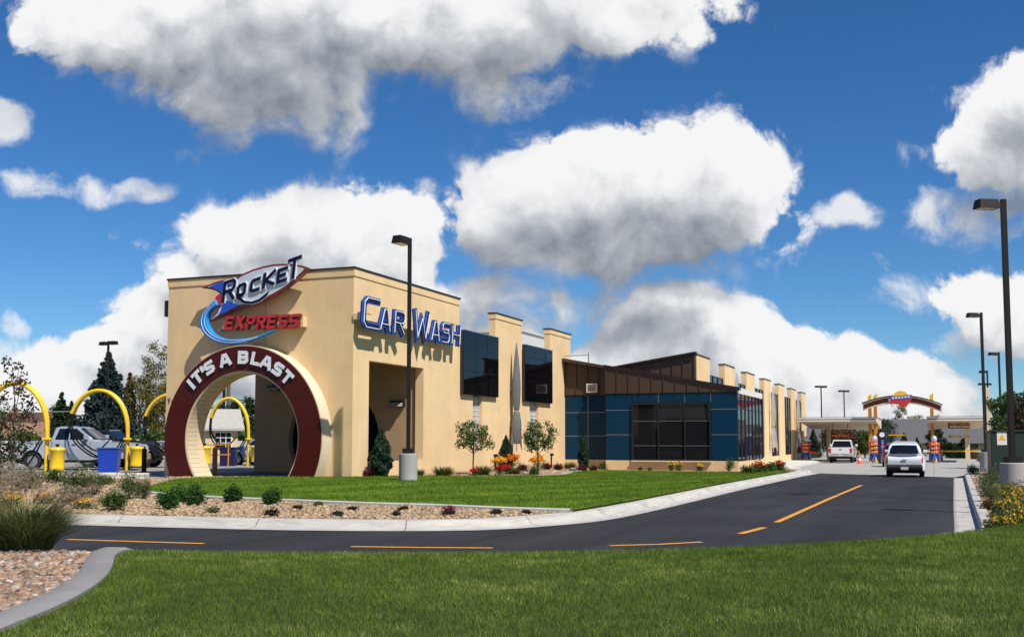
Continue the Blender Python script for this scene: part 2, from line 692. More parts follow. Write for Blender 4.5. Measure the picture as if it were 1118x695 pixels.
def concrete_mat(name, col, jstep=None, axis=None, joint_w=.012):
    m, nt, b = mat_new(name)
    b.inputs['Roughness'].default_value = .85
    b.inputs['Specular IOR Level'].default_value = .25
    tc = nd(nt, 'ShaderNodeTexCoord')
    n1 = setin(nd(nt, 'ShaderNodeTexNoise'), Scale=.9, Detail=8.0, Roughness=.65)
    n2 = setin(nd(nt, 'ShaderNodeTexNoise'), Scale=45.0, Detail=3.0)
    nt.links.new(tc.outputs['Object'], n1.inputs['Vector'])
    nt.links.new(tc.outputs['Object'], n2.inputs['Vector'])
    a = setin(nd(nt, 'ShaderNodeMapRange'), From_Min=.3, From_Max=.7, To_Min=.8, To_Max=1.08)
    nt.links.new(n1.outputs[0], a.inputs[0])
    a2 = setin(nd(nt, 'ShaderNodeMapRange'), From_Min=.3, From_Max=.7, To_Min=.92, To_Max=1.06)
    nt.links.new(n2.outputs[0], a2.inputs[0])
    f = mm(nt, 'MULTIPLY', a.outputs[0], a2.outputs[0])
    if jstep:
        sx = nd(nt, 'ShaderNodeSeparateXYZ')
        rot = nd(nt, 'ShaderNodeVectorRotate')
        rot.rotation_type = 'Z_AXIS'
        rot.inputs['Angle'].default_value = -RZ
        nt.links.new(tc.outputs['Object'], rot.inputs['Vector'])
        nt.links.new(rot.outputs[0], sx.inputs[0])
        for ax in axis:
            q = mm(nt, 'FRACT', mm(nt, 'DIVIDE', sx.outputs[ax], jstep))
            j = mm(nt, 'GREATER_THAN', q, joint_w / jstep)
            f = mm(nt, 'MULTIPLY', f, mm(nt, 'MULTIPLY_ADD', j, .45, .55))
    v = vm(nt, 'SCALE', col, None, f)
    nt.links.new(v.outputs[0], b.inputs['Base Color'])
    bp = setin(nd(nt, 'ShaderNodeBump'), Strength=.25, Distance=.01)
    nt.links.new(n2.outputs[0], bp.inputs['Height'])
    nt.links.new(bp.outputs[0], b.inputs['Normal'])
    return m


def kerb_mat():
    m = concrete_mat('kerb_concrete', (.47, .455, .425))
    nt = m.node_tree
    b = nt.nodes['Principled BSDF']
    src = b.inputs['Base Color'].links[0].from_socket
    at1 = nd(nt, 'ShaderNodeAttribute', attribute_name='along')
    at2 = nd(nt, 'ShaderNodeAttribute', attribute_name='across')
    tc = nd(nt, 'ShaderNodeTexCoord')
    j = mm(nt, 'GREATER_THAN', mm(nt, 'FRACT', mm(nt, 'DIVIDE', at1.outputs['Fac'], 3.05)), .008)
    f = mm(nt, 'MULTIPLY_ADD', j, .62, .38)
    # grime along the asphalt edge and scuffs on the face
    cv = nd(nt, 'ShaderNodeCombineXYZ')
    nt.links.new(mm(nt, 'MULTIPLY', at1.outputs['Fac'], .9), cv.inputs[0])
    nt.links.new(mm(nt, 'MULTIPLY', at2.outputs['Fac'], 7.0), cv.inputs[1])
    n1 = setin(nd(nt, 'ShaderNodeTexNoise'), Scale=1.3, Detail=7.0, Roughness=.7)
    nt.links.new(cv.outputs[0], n1.inputs['Vector'])
    s1 = setin(nd(nt, 'ShaderNodeMapRange'), From_Min=.48, From_Max=.72, To_Min=1.0, To_Max=.62)
    nt.links.new(n1.outputs[0], s1.inputs[0])
    f = mm(nt, 'MULTIPLY', f, s1.outputs[0])
    e = setin(nd(nt, 'ShaderNodeMapRange'), From_Min=.0, From_Max=.10, To_Min=.55, To_Max=1.0)
    nt.links.new(mm(nt, 'ADD', at2.outputs['Fac'], mm(nt, 'MULTIPLY_ADD', n1.outputs[0], .12, -.05)), e.inputs[0])
    f = mm(nt, 'MULTIPLY', f, e.outputs[0])
    v = vm(nt, 'SCALE', src, None, f)
    nt.links.new(v.outputs[0], b.inputs['Base Color'])
    return m


def asphalt_mat():
    m, nt, b = mat_new('asphalt')
    b.inputs['Roughness'].default_value = .78
    b.inputs['Specular IOR Level'].default_value = .3
    tc = nd(nt, 'ShaderNodeTexCoord')
    rot = nd(nt, 'ShaderNodeVectorRotate')
    rot.rotation_type = 'Z_AXIS'
    rot.inputs['Angle'].default_value = -RZ
    nt.links.new(tc.outputs['Object'], rot.inputs['Vector'])
    mp = nd(nt, 'ShaderNodeMapping')
    mp.inputs['Scale'].default_value = (.06, .9, 1)
    nt.links.new(rot.outputs[0], mp.inputs['Vector'])
    n1 = setin(nd(nt, 'ShaderNodeTexNoise'), Scale=1.0, Detail=6.0, Roughness=.6)
    nt.links.new(mp.outputs[0], n1.inputs['Vector'])
    n2 = setin(nd(nt, 'ShaderNodeTexNoise'), Scale=70.0, Detail=3.0, Roughness=.8)
    nt.links.new(tc.outputs['Object'], n2.inputs['Vector'])
    n3 = setin(nd(nt, 'ShaderNodeTexNoise'), Scale=.35, Detail=7.0, Roughness=.6)
    nt.links.new(tc.outputs['Object'], n3.inputs['Vector'])
    f = None
    for n, lo, hi in ((n1, .6, 1.5), (n2, .45, 1.6), (n3, .75, 1.35)):
        a = setin(nd(nt, 'ShaderNodeMapRange'), From_Min=.3, From_Max=.7, To_Min=lo, To_Max=hi)
        nt.links.new(n.outputs[0], a.inputs[0])
        f = a.outputs[0] if f is None else mm(nt, 'MULTIPLY', f, a.outputs[0])
    # fine cracks and a few dark patches
    wn = setin(nd(nt, 'ShaderNodeTexNoise'), Scale=1.4, Detail=4.0)
    nt.links.new(tc.outputs['Object'], wn.inputs['Vector'])
    wp = vm(nt, 'ADD', tc.outputs['Object'], vm(nt, 'SCALE', wn.outputs['Color'], None, 1.1).outputs[0])
    vo = nd(nt, 'ShaderNodeTexVoronoi', feature='DISTANCE_TO_EDGE')
    setin(vo, Scale=.16)
    nt.links.new(wp.outputs[0], vo.inputs['Vector'])
    ck = setin(nd(nt, 'ShaderNodeMapRange'), From_Min=.0015, From_Max=.0045, To_Min=.55, To_Max=1.0)
    nt.links.new(vo.outputs['Distance'], ck.inputs[0])
    f = mm(nt, 'MULTIPLY', f, ck.outputs[0])
    n4 = setin(nd(nt, 'ShaderNodeTexNoise'), Scale=.8, Detail=3.0)
    nt.links.new(tc.outputs['Object'], n4.inputs['Vector'])
    st = setin(nd(nt, 'ShaderNodeMapRange'), From_Min=.66, From_Max=.72, To_Min=1.0, To_Max=.7)
    nt.links.new(n4.outputs[0], st.inputs[0])
    f = mm(nt, 'MULTIPLY', f, st.outputs[0])
    v = vm(nt, 'SCALE', (.019, .019, .021), None, f)
    nt.links.new(v.outputs[0], b.inputs['Base Color'])
    bp = setin(nd(nt, 'ShaderNodeBump'), Strength=.5, Distance=.008)
    nt.links.new(n2.outputs[0], bp.inputs['Height'])
    nt.links.new(bp.outputs[0], b.inputs['Normal'])
    return m


M = {}
M['curb'] = kerb_mat()
M['apron'] = concrete_mat('apron_concrete', (.36, .355, .34), 4.5, (0, 1), .03)
M['walk'] = concrete_mat('walk_concrete', (.60, .58, .54), 1.8, (0,), .015)
M['edging'] = concrete_mat('edging_concrete', (.235, .23, .23))
M['asphalt'] = asphalt_mat()
M['paint_yellow'] = plain('road_paint', (.62, .27, .02), .7, var=.25, vscale=9, bump=.2)
nt = M['paint_yellow'].node_tree
b = nt.nodes['Principled BSDF']
tc = nd(nt, 'ShaderNodeTexCoord')
n_ = setin(nd(nt, 'ShaderNodeTexNoise'), Scale=38.0, Detail=5.0, Roughness=.75)
nt.links.new(tc.outputs['Object'], n_.inputs['Vector'])
k_ = setin(nd(nt, 'ShaderNodeMapRange'), From_Min=.60, From_Max=.68)
nt.links.new(n_.outputs[0], k_.inputs[0])
mx = nd(nt, 'ShaderNodeMix', data_type='RGBA')
nt.links.new(k_.outputs[0], mx.inputs[0])
nt.links.new(b.inputs['Base Color'].links[0].from_socket, mx.inputs[6])
mx.inputs[7].default_value = (.05, .045, .04, 1)
nt.links.new(mx.outputs[2], b.inputs['Base Color'])
M['soil'] = ramp_mat('mulch', [(.3, (.16, .09, .05)), (.5, (.30, .19, .11)), (.62, (.40, .28, .18)), (.75, (.22, .15, .10))], 'noise', .95, 28, .6)
M['dirt'] = ramp_mat('far_ground', [(.3, (.10, .11, .05)), (.55, (.17, .15, .08)), (.75, (.22, .19, .12))], 'noise', .95, .15)

# base of everything, out to the horizon
tag(MB().add([(-3000, -200, -.62), (3000, -200, -.62), (3000, 4500, -.62), (-3000, 4500, -.62)], [(0, 1, 2, 3)]).build('ground', M['dirt']), kind='structure')

# road
asph_end = [G(897, 515.4, 0), G(1041, 520.5, 0)]
road_poly = [p for p in far_gutter] + [p for p in near_gutter[::-1]]
tag(sheet('road', road_poly, lambda x, y: ZR(x, y), M['asphalt'], 2.0), kind='structure')
o, far_back = curb_strip('island_kerb', far_gutter, 1, M['curb'], .5, .12, .32)
tag(o, kind='structure')
o, near_back = curb_strip('near_kerb', near_gutter, -1, M['curb'], .43, .03, .19, .17)
tag(o, kind='structure')

# apron behind the asphalt, out to the canopy and the lanes beyond
apron_poly = [W(20.15, -19.6), W(20.15, -18), W(19.0, -9.3), W(21, -9.2), W(36, -9.2), W(50, -9.2), W(63.5, -9.2), W(66, -8.2), W(70, -7.4), W(78, -7.0), W(110, -7.0), W(110, -60), W(34, -60), W(34, -23), W(24, -20.3)]
apron_poly = [far_gutter[-1], near_gutter[-1]] + [W(27, -20.4), W(34, -23), W(40, -60), W(115, -60), W(115, -3), W(45, -3), W(31, -9.0), W(28, -11.2)]
tag(sheet('concrete_apron', apron_poly, lambda x, y: ZR(x, y) - .002, M['apron'], 3.0), kind='structure')


def quad_strip(a, b, w, z):
    a, b = Vector((a[0], a[1], 0)), Vector((b[0], b[1], 0))
    t = (b - a).normalized()
    n = Vector((-t.y, t.x, 0)) * w / 2
    return [(q.x, q.y, ZR(q.x, q.y) + z) for q in (a - n, b - n, b + n, a + n)]


dashes = [[(73.6, 588.6), (150, 591.0), (223, 593.1)], [(383.3, 596.4), (460, 597.4), (538, 597.9)], [(666, 595.4), (720, 593.9), (766, 591.4)], [(808, 582.4), (834.3, 575.6)], [(847.8, 569.9), (905, 544.4), (963.4, 519.4)]]
for dsh in dashes:
    m = MB()
    pts = [G(a, b, 0) for a, b in dsh]
    for a, b in zip(pts[:-1], pts[1:]):
        m.add(quad_strip(a, b, .13 if len(dsh) > 2 else .14, .005), [(0, 1, 2, 3)])
    tag(m.build('road_marking', M['paint_yellow']), kind='structure')

# ---------------------------------------------------------------- planted island in front of the car wash
Zpts = [(p.x, p.y, .15) for p in resample([q for q in far_back if q.x > -40], .8)]
Zpts += [tuple(W(0, y)[:2]) + (.34,) for y in (0, 2, 4, 6, 8)] + [tuple(W(x, 0)[:2]) + (.34,) for x in (2, 5, 8, 11, 14, 17)] + [tuple(W(20, 0)[:2]) + (.30,)]
Zpts += [tuple(W(21.8, -y)[:2]) + (.08,) for y in (2.7, 4, 6, 8, 9.4)] + [tuple(W(x, -9.6)[:2]) + (.07,) for x in (24, 27, 30)]
Zpts += [tuple(G(px, 523, .33)[:2]) + (.31,) for px in range(-60, 180, 30)]
Zpts += [tuple(W(-2.4, -3.4)[:2]) + (.34,), tuple(W(-1.2, -2.4)[:2]) + (.34,), tuple(W(-3.5, -1.5)[:2]) + (.31,)]
Zpts += [tuple(W(a, b)[:2]) + (.28,) for a, b in ((1, -2.2), (5, -3), (10, -3.2))] + [tuple(W(a, b)[:2]) + (.14,) for a, b in ((15, -5), (18, -7), (12, -8))]
Zn = np.array(Zpts)


def ZL(x, y):
    d = (Zn[:, 0] - x) ** 2 + (Zn[:, 1] - y) ** 2 + .05
    w = d ** -1.6
    return float((w * Zn[:, 2]).sum() / w.sum())


def ZLv(P):
    out = np.zeros(len(P))
    for i in range(0, len(P), 4000):
        q = P[i:i + 4000]
        d = (Zn[None, :, 0] - q[:, :1]) ** 2 + (Zn[None, :, 1] - q[:, 1:2]) ** 2 + .05
        w = d ** -1.6
        out[i:i + 4000] = (w * Zn[None, :, 2]).sum(1) / w.sum(1)
    return out


def GL(px, py):
    z = .2
    for _ in range(6):
        p = G(px, py, z)
        z = ZL(p.x, p.y)
    return G(px, py, z)


pad_edge = [G(px, 522.5, .31) for px in (185, 150, 100, 50, 0, -60)]
island_poly = [p for p in far_back] + [W(26.5, -11.3), W(30.3, -10.9), W(30.3, -9.4), W(22.0, -9.4), W(22.0, -.05), W(0, -.05), W(-.05, -.05), W(-.05, 7.85)] + pad_edge + [Vector((-75, 62, 0))]
tag(sheet('planting_bed', island_poly, ZL, M['soil'], .9), kind='structure')

lawn_front = [GL(a, b) for a, b in [(162, 539), (230, 544.6), (310, 547.5), (400, 551.5), (480, 553.5), (560, 557.3), (625, 559)]]
lf = smooth_line(lawn_front, 2)
curb_part = [p for p in offset_line(far_back, -.16) if lf[-1].x + .35 < p.x < W(24.0, -11.2).x]
lawn_back = [GL(a, b) for a, b in [(820, 516.6), (780, 516.2), (740, 515.6), (700, 514.8), (660, 514.3), (634, 515.0), (620, 517.6), (600, 520), (560, 520.6), (500, 521), (440, 521.3), (400, 522), (370, 522.5), (345, 522.2), (300, 522), (250, 522.2), (200, 523.5), (176, 528), (162, 534)]]
lb = smooth_line(lawn_back, 2)
lawn_poly = lf + curb_part + lb


def grass_mat(name, dark, light, stripes=False, yellow=(.30, .28, .08)):
    m, nt, b = mat_new(name)
    b.inputs['Roughness'].default_value = .7
    b.inputs['Specular IOR Level'].default_value = .2
    tc = nd(nt, 'ShaderNodeTexCoord')
    ge = nd(nt, 'ShaderNodeNewGeometry')
    n1 = setin(nd(nt, 'ShaderNodeTexNoise'), Scale=.55, Detail=5.0, Roughness=.6)
    nt.links.new(tc.outputs['Object'], n1.inputs['Vector'])
    n2 = setin(nd(nt, 'ShaderNodeTexNoise'), Scale=2.6, Detail=4.0, Roughness=.6)
    nt.links.new(tc.outputs['Object'], n2.inputs['Vector'])
    f = mm(nt, 'MULTIPLY_ADD', n1.outputs[0], 1.5, -.55)
    f = mm(nt, 'ADD', f, mm(nt, 'MULTIPLY_ADD', n2.outputs[0], 1.5, -.75))
    f = mm(nt, 'ADD', f, mm(nt, 'MULTIPLY_ADD', ge.outputs['Random Per Island'], .9, -.32))
    if stripes:
        rot = nd(nt, 'ShaderNodeVectorRotate')
        rot.rotation_type = 'Z_AXIS'
        rot.inputs['Angle'].default_value = -RZ + R(27)
        nt.links.new(tc.outputs['Object'], rot.inputs['Vector'])
        sx = nd(nt, 'ShaderNodeSeparateXYZ')
        nt.links.new(rot.outputs[0], sx.inputs[0])
        s = mm(nt, 'SINE', mm(nt, 'MULTIPLY_ADD', sx.outputs[1], 3.1, mm(nt, 'MULTIPLY', n1.outputs[0], 5.0)))
        f = mm(nt, 'MULTIPLY_ADD', s, .16, f)
    cr = nd(nt, 'ShaderNodeValToRGB')
    e = cr.color_ramp.elements
    e[0].position = .1; e[0].color = (*dark, 1)
    e[1].position = .8; e[1].color = (*light, 1)
    q = e.new(1.0); q.color = (*yellow, 1)
    nt.links.new(f, cr.inputs[0])
    nt.links.new(cr.outputs[0], b.inputs['Base Color'])
    tr = nd(nt, 'ShaderNodeBsdfTranslucent')
    nt.links.new(cr.outputs[0], tr.inputs['Color'])
    mx = nd(nt, 'ShaderNodeMixShader')
    mx.inputs[0].default_value = .3
    nt.links.new(b.outputs[0], mx.inputs[1])
    nt.links.new(tr.outputs[0], mx.inputs[2])
    nt.links.new(mx.outputs[0], nt.nodes['Material Output'].inputs['Surface'])
    return m


M['lawn'] = grass_mat('lawn_grass', (.075, .145, .010), (.185, .285, .026), True, (.24, .32, .045))
M['turf'] = grass_mat('near_grass', (.075, .130, .014), (.215, .300, .045), False, (.42, .44, .14))
M['turf_soil'] = ramp_mat('turf_soil', [(.3, (.02, .035, .008)), (.7, (.045, .07, .015))], 'noise', .95, 9, .8)

nprs = np.random.RandomState(11)


def scatter(poly, n, zv=None):
    P = np.array([(p[0], p[1]) for p in poly])
    a, b = P.min(0), P.max(0)
    out = np.zeros((0, 2))
    while len(out) < n:
        q = nprs.rand(max(2000, n), 2) * (b - a) + a
        out = np.concatenate([out, q[in_poly(q, P)]])
    return out[:n]


def blades(name, P, Z, h, w, mat, lean=.5, parent=None):
    n = len(P)
    ang = nprs.rand(n) * 2 * np.pi
    hh = h * (.6 + .7 * nprs.rand(n))
    la = nprs.rand(n) * 2 * np.pi
    ln = lean * nprs.rand(n) * hh
    base = np.concatenate([P, Z[:, None]], 1)
    t = np.stack([np.cos(ang), np.sin(ang), np.zeros(n)], 1) * w / 2
    top = base + np.stack([np.cos(la) * ln, np.sin(la) * ln, hh], 1)
    V = np.empty((n, 3, 3))
    V[:, 0] = base - t
    V[:, 1] = base + t
    V[:, 2] = top
    return np_mesh(name, V.reshape(-1, 3), np.arange(3 * n).reshape(n, 3), mat, parent)


tag(sheet('lawn', lawn_poly, lambda x, y: ZL(x, y) + .055, M['lawn'], .8), kind='structure')
P = scatter(lawn_poly, 150000)
tag(blades('grass', P, ZLv(P) + .05, .055, .016, M['lawn'], .9), kind='stuff')


def ribbon(name, line, w, h, zf, mat, base=-.06):
    """low concrete edging along a line"""
    a, b = offset_line(line, w / 2), offset_line(line, -w / 2)
    a2, b2 = offset_line(line, w / 2 - .025), offset_line(line, -w / 2 + .025)
    n = len(line)
    rows = [(a, base), (a, h - .02), (a2, h), (b2, h), (b, h - .02), (b, base)]
    vs, fs = [], []
    for row, z in rows:
        vs += [(p[0], p[1], zf(p[0], p[1]) + z) for p in row]
    for k in range(len(rows) - 1):
        for i in range(n - 1):
            fs.append((k * n + i, (k + 1) * n + i, (k + 1) * n + i + 1, k * n + i + 1))
    return MB().add(vs, fs).build(name, mat, smooth=True, angle=50)


M['edging_light'] = concrete_mat('pale_edging', (.45, .44, .42))
ed = resample(lf[:1] + lf, .8)
tag(ribbon('lawn_edging', offset_line(lf, -.08), .16, .085, ZL, M['edging_light']), kind='structure')
be = smooth_line([GL(a, b) for a, b in [(626, 513.5), (634, 515.3), (620, 518.2), (604, 519.8), (585, 520.6)]], 2)
tag(ribbon('bed_edging', be, .3, .085, ZL, M['edging_light']), kind='structure')

# ---------------------------------------------------------------- near lawn, rock bed and their edging
edge_in = [G(a, b, .44) for a, b in [(99.3, 602.5), (93.7, 615.9), (82.6, 631.5), (55.8, 649.3), (22.3, 665), (0, 673.9), (-40, 690), (-110, 712)]]
edge_out = [G(a, b, .44) for a, b in [(124, 602.5), (120.5, 622.6), (111.6, 631.5), (89.2, 646), (44.6, 667), (0, 682.8), (-40, 699), (-110, 722)]]
edge_mid = [(a + b) / 2 for a, b in zip(edge_in, edge_out)]
edge_mid = [edge_mid[0] + Vector((.10, .75, 0))] + edge_mid
nbk = [p for p in near_back]


def ZN(x, y):
    """near lawn: a flat crown that rolls down to the kerb"""
    # distance to the kerb back line
    best = 1e9
    for p in nbk_s:
        d = (p[0] - x) ** 2 + (p[1] - y) ** 2
        if d < best: best = d
    d = math.sqrt(best)
    t = min(1.0, d / .85)
    t = t * t * (3 - 2 * t)
    return .14 + .28 * t


nbk_s = [p for p in resample(nbk, .35) if -14 < p[0] < 16 and p[1] < 26]
nbk_a = np.array([(p[0], p[1]) for p in nbk_s])


def ZNv(P):
    out = np.zeros(len(P))
    for i in range(0, len(P), 6000):
        q = P[i:i + 6000]
        d = np.sqrt(((nbk_a[None] - q[:, None]) ** 2).sum(2).min(1))
        t = np.clip(d / .85, 0, 1)
        out[i:i + 6000] = .14 + .28 * t * t * (3 - 2 * t)
    return out


kb = [p for p in nbk if p[0] > edge_mid[0].x and p[1] < 17.2]
right_stop = kb[-1]
near_poly = [Vector((e.x + .13, e.y, 0)) for e in edge_mid] + [Vector((-5.5, 3.0, 0)), Vector((-5.5, -4, 0)), Vector((22, -4, 0)), Vector((22, 15.2, 0)), Vector((9.3, 15.8, 0))] + kb[::-1]
tag(sheet('near_lawn', near_poly, ZN, M['turf_soil'], .5), kind='structure')
vis = [Vector((-4.9, 6.4, 0)), Vector((6.2, 6.4, 0)), Vector((10.5, 13.5, 0)), Vector((9.8, 17.5, 0)), Vector((-8, 17.5, 0)), Vector((-7, 10, 0))]
P = scatter(vis, 800000)
P = P[in_poly(P, [(p.x, p.y) for p in near_poly])]
tag(blades('grass', P, ZNv(P) - .01, .043, .0058, M['turf'], 1.0), kind='stuff')
P = scatter(near_poly, 60000)
P = P[~in_poly(P, [(p.x, p.y) for p in vis])]
tag(blades('grass', P, ZNv(P) - .01, .07, .02, M['turf'], .9), kind='stuff')
tag(ribbon('rock_edging', smooth_line(edge_mid, 2), .27, .05, ZN, M['edging']), kind='structure')
kl = [p for p in nbk if -30 < p[0] < edge_mid[0].x]
rock_poly = kl + [e for e in edge_mid] + [Vector((-9, 3, 0)), Vector((-30, 8, 0))]
tag(sheet('rock_bed', rock_poly, lambda x, y: ZN(x, y) - .03, M['soil'], .5), kind='structure')

ICO = None


def ico(sub):
    bm = bmesh.new()
    bmesh.ops.create_icosphere(bm, subdivisions=sub, radius=1)
    V = np.array([v.co[:] for v in bm.verts])
    Fc = np.array([[v.index for v in f.verts] for f in bm.faces])
    bm.free()
    return V, Fc


def stones(name, P, Z, smin, smax, mat, sub=1, flat=.6, lump=.25):
    V0, F0 = ico(sub)
    n, k = len(P), len(V0)
    s = smin + (smax - smin) * nprs.rand(n) ** 2.2
    V = V0[None] * (1 + lump * (nprs.rand(n, k, 1) - .5))
    sc3 = np.stack([s * (.8 + .7 * nprs.rand(n)), s * (.7 + .5 * nprs.rand(n)), s * flat * (.7 + .6 * nprs.rand(n))], 1)
    V = V * sc3[:, None]
    a = nprs.rand(n) * 2 * np.pi
    b = (nprs.rand(n) - .5) * .9
    c, sn = np.cos(a)[:, None], np.sin(a)[:, None]
    cb, sb = np.cos(b)[:, None], np.sin(b)[:, None]
    x, y, z = V[..., 0], V[..., 1], V[..., 2]
    x, z = x * cb - z * sb, x * sb + z * cb
    V = np.stack([x * c - y * sn, x * sn + y * c, z], 2)
    V += np.concatenate([P, (Z + sc3[:, 2] * .35)[:, None]], 1)[:, None]
    Fc = (F0[None] + (np.arange(n) * k)[:, None, None]).reshape(-1, 3)
    return np_mesh(name, V.reshape(-1, 3), Fc, mat, smooth=sub > 1)


ROCK = [(0, (.05, .045, .04)), (.12, (.22, .13, .075)), (.24, (.30, .22, .15)), (.36, (.13, .115, .105)), (.48, (.34, .27, .20)), (.60, (.26, .11, .045)), (.70, (.37, .33, .29)), (.8, (.20, .17, .15)), (.9, (.34, .19, .09)), (1, (.46, .42, .38))]
M['pebble'] = ramp_mat('river_rock', ROCK, 'island', .65, 20, .25, spec=.4)
M['pebble_far'] = ramp_mat('bed_rock', [(0, (.15, .10, .06)), (.2, (.32, .22, .13)), (.4, (.42, .31, .19)), (.6, (.22, .16, .11)), (.8, (.46, .37, .25)), (1, (.32, .18, .09))], 'island', .75, 20, .2)
vr = [Vector((-8.5, 7, 0)), Vector((-3.4, 7, 0)), Vector((-3.4, 16, 0)), Vector((-9.5, 16, 0))]
P = scatter(vr, 46000)
P = P[in_poly(P, [(p.x, p.y) for p in rock_poly])]
# keep stones off the edging
E_ = np.array([(p.x, p.y) for p in resample(edge_mid, .1)])
dist = np.sqrt(((E_[None] - P[:, None]) ** 2).sum(2).min(1))
P = P[dist > .15]
tag(stones('gravel', P, ZNv(P) - .03, .014, .052, M['pebble'], 1, .62), kind='stuff')

front_bed = [p for p in offset_line(far_back, .02) if p.x > -26] + [p for p in offset_line(lf, -.2)[::-1]] + [G(120, 524, .31), G(60, 524, .31), G(-60, 524, .31)]
fb = [p for p in far_back if -24 < p.x < lf[-1].x + .3]
front_bed = fb + [p for p in lf[::-1]] + [GL(150, 530), GL(90, 526), GL(0, 526), GL(-80, 526)]
P = scatter(front_bed, 26000)
Pl = in_poly(P, [(p.x, p.y) for p in lawn_poly])
P = P[~Pl]
tag(stones('gravel', P, ZLv(P), .022, .06, M['pebble_far'], 1, .6, .5), kind='stuff')
wall_bed = [W(-1.2, 7.6), W(-.05, 7.6), W(-.05, -.05), W(20, -.05), W(21.8, -.3), W(21.8, -9.4), W(30, -9.4), W(30, -11), W(24.5, -11.3)] + lb
P = scatter(wall_bed, 14000)
P = P[~in_poly(P, [(p.x, p.y) for p in lawn_poly])]
P = P[in_poly(P, [(p.x, p.y) for p in island_poly])]
tag(stones('gravel', P, ZLv(P), .025, .06, M['pebble_far'], 1, .6, .5), kind='stuff')

# walk beside the wing, paved yard on the left
walk_poly = [W(25.0, -11.6), W(27, -11.9), W(33, -11.2), W(36, -10.4), W(63, -9.4), W(70, -8.0), W(80, -5.0), W(80, -2), W(30, -2), W(30.3, -10.9)]
tag(sheet('sidewalk', walk_poly, lambda x, y: ZR(x, y) + .1, M['walk'], 2.0), kind='structure')
wp_ = [(p.x, p.y) for p in walk_poly]
mk = MB()
for i in range(len(wp_)):
    a, b = Vector(wp_[i]), Vector(wp_[(i + 1) % len(wp_)])
    n_ = max(1, int((b - a).length / 2))
    for k in range(n_):
        p, q = a.lerp(b, k / n_), a.lerp(b, (k + 1) / n_)
        mk.add([(p.x, p.y, ZR(*p) + .1), (q.x, q.y, ZR(*q) + .1), (q.x, q.y, ZR(*q) - .2), (p.x, p.y, ZR(*p) - .2)], [(0, 1, 2, 3)])
tag(mk.build('sidewalk_kerb', M['walk']), kind='structure')
yard_poly = [Vector((p.x, p.y + .02, 0)) for p in pad_edge[::-1]] + [W(-.06, 7.86), W(-.06, -.0), W(24, 0), W(30, 40), W(30, 90), Vector((-80, 110, 0)), Vector((-75, 62, 0))]
M['yard'] = concrete_mat('yard_paving', (.27, .265, .255), 4.0, (0, 1), .03)
tag(sheet('paved_yard', yard_poly, lambda x, y: .318, M['yard'], 3.0), kind='structure')
# right-hand bed
rb = [p for p in near_back if p.x > 9.0 and p.y > 17.0]
right_poly = [Vector((8.6, 15.2, 0)), Vector((22, 14.6, 0)), Vector((40, 30, 0)), Vector((40, 58, 0)), W(34, -23.0), W(24, -20.4)] + rb[::-1]


def ZB(x, y):
    return ZR(x, y) + .15


tag(sheet('right_bed', right_poly, ZB, M['soil'], 1.2), kind='structure')
P = scatter([Vector((9, 16, 0)), Vector((16, 16, 0)), Vector((26, 50, 0)), Vector((18, 50, 0))], 9000)
P = P[in_poly(P, [(p.x, p.y) for p in right_poly])]
tag(stones('gravel', P, np.array([ZB(a, b) for a, b in P]), .03, .07, M['pebble'], 1, .6, .5), kind='stuff')

# ================================================================ the car wash
def stucco(name, col):
    m, nt, b = mat_new(name)
    b.inputs['Roughness'].default_value = .9
    b.inputs['Specular IOR Level'].default_value = .15
    tc = nd(nt, 'ShaderNodeTexCoord')
    n1 = setin(nd(nt, 'ShaderNodeTexNoise'), Scale=.7, Detail=6.0, Roughness=.6)
    n2 = setin(nd(nt, 'ShaderNodeTexNoise'), Scale=70.0, Detail=3.0)
    mp = nd(nt, 'ShaderNodeMapping')
    mp.inputs['Scale'].default_value = (2.2, 2.2, .22)
    nt.links.new(tc.outputs['Object'], mp.inputs[0])
    n3 = setin(nd(nt, 'ShaderNodeTexNoise'), Scale=1.6, Detail=5.0, Roughness=.65)
    nt.links.new(mp.outputs[0], n3.inputs['Vector'])
    for n in (n1, n2):
        nt.links.new(tc.outputs['Object'], n.inputs['Vector'])
    f = None
    for n, lo, hi in ((n1, .89, 1.07), (n2, .95, 1.05), (n3, .95, 1.035)):
        a = setin(nd(nt, 'ShaderNodeMapRange'), From_Min=.3, From_Max=.7, To_Min=lo, To_Max=hi)
        nt.links.new(n.outputs[0], a.inputs[0])
        f = a.outputs[0] if f is None else mm(nt, 'MULTIPLY', f, a.outputs[0])
    v = vm(nt, 'SCALE', col, None, f)
    nt.links.new(v.outputs[0], b.inputs['Base Color'])
    bp = setin(nd(nt, 'ShaderNodeBump'), Strength=.35, Distance=.006)
    nt.links.new(n2.outputs[0], bp.inputs['Height'])
    nt.links.new(bp.outputs[0], b.inputs['Normal'])
    return m


def banded(name, col, axis, step, duty, col2, rough=.5, metal=0.0):
    m, nt, b = mat_new(name)
    b.inputs['Roughness'].default_value = rough
    b.inputs['Metallic'].default_value = metal
    tc = nd(nt, 'ShaderNodeTexCoord')
    sx = nd(nt, 'ShaderNodeSeparateXYZ')
    nt.links.new(tc.outputs['Object'], sx.inputs[0])
    q = mm(nt, 'FRACT', mm(nt, 'DIVIDE', sx.outputs[axis], step))
    g = mm(nt, 'GREATER_THAN', q, duty)
    mx = nd(nt, 'ShaderNodeMix')
    mx.data_type = 'RGBA'
    nt.links.new(g, mx.inputs[0])
    mx.inputs[6].default_value = (*col2, 1)
    mx.inputs[7].default_value = (*col, 1)
    nt.links.new(mx.outputs[2], b.inputs['Base Color'])
    return m


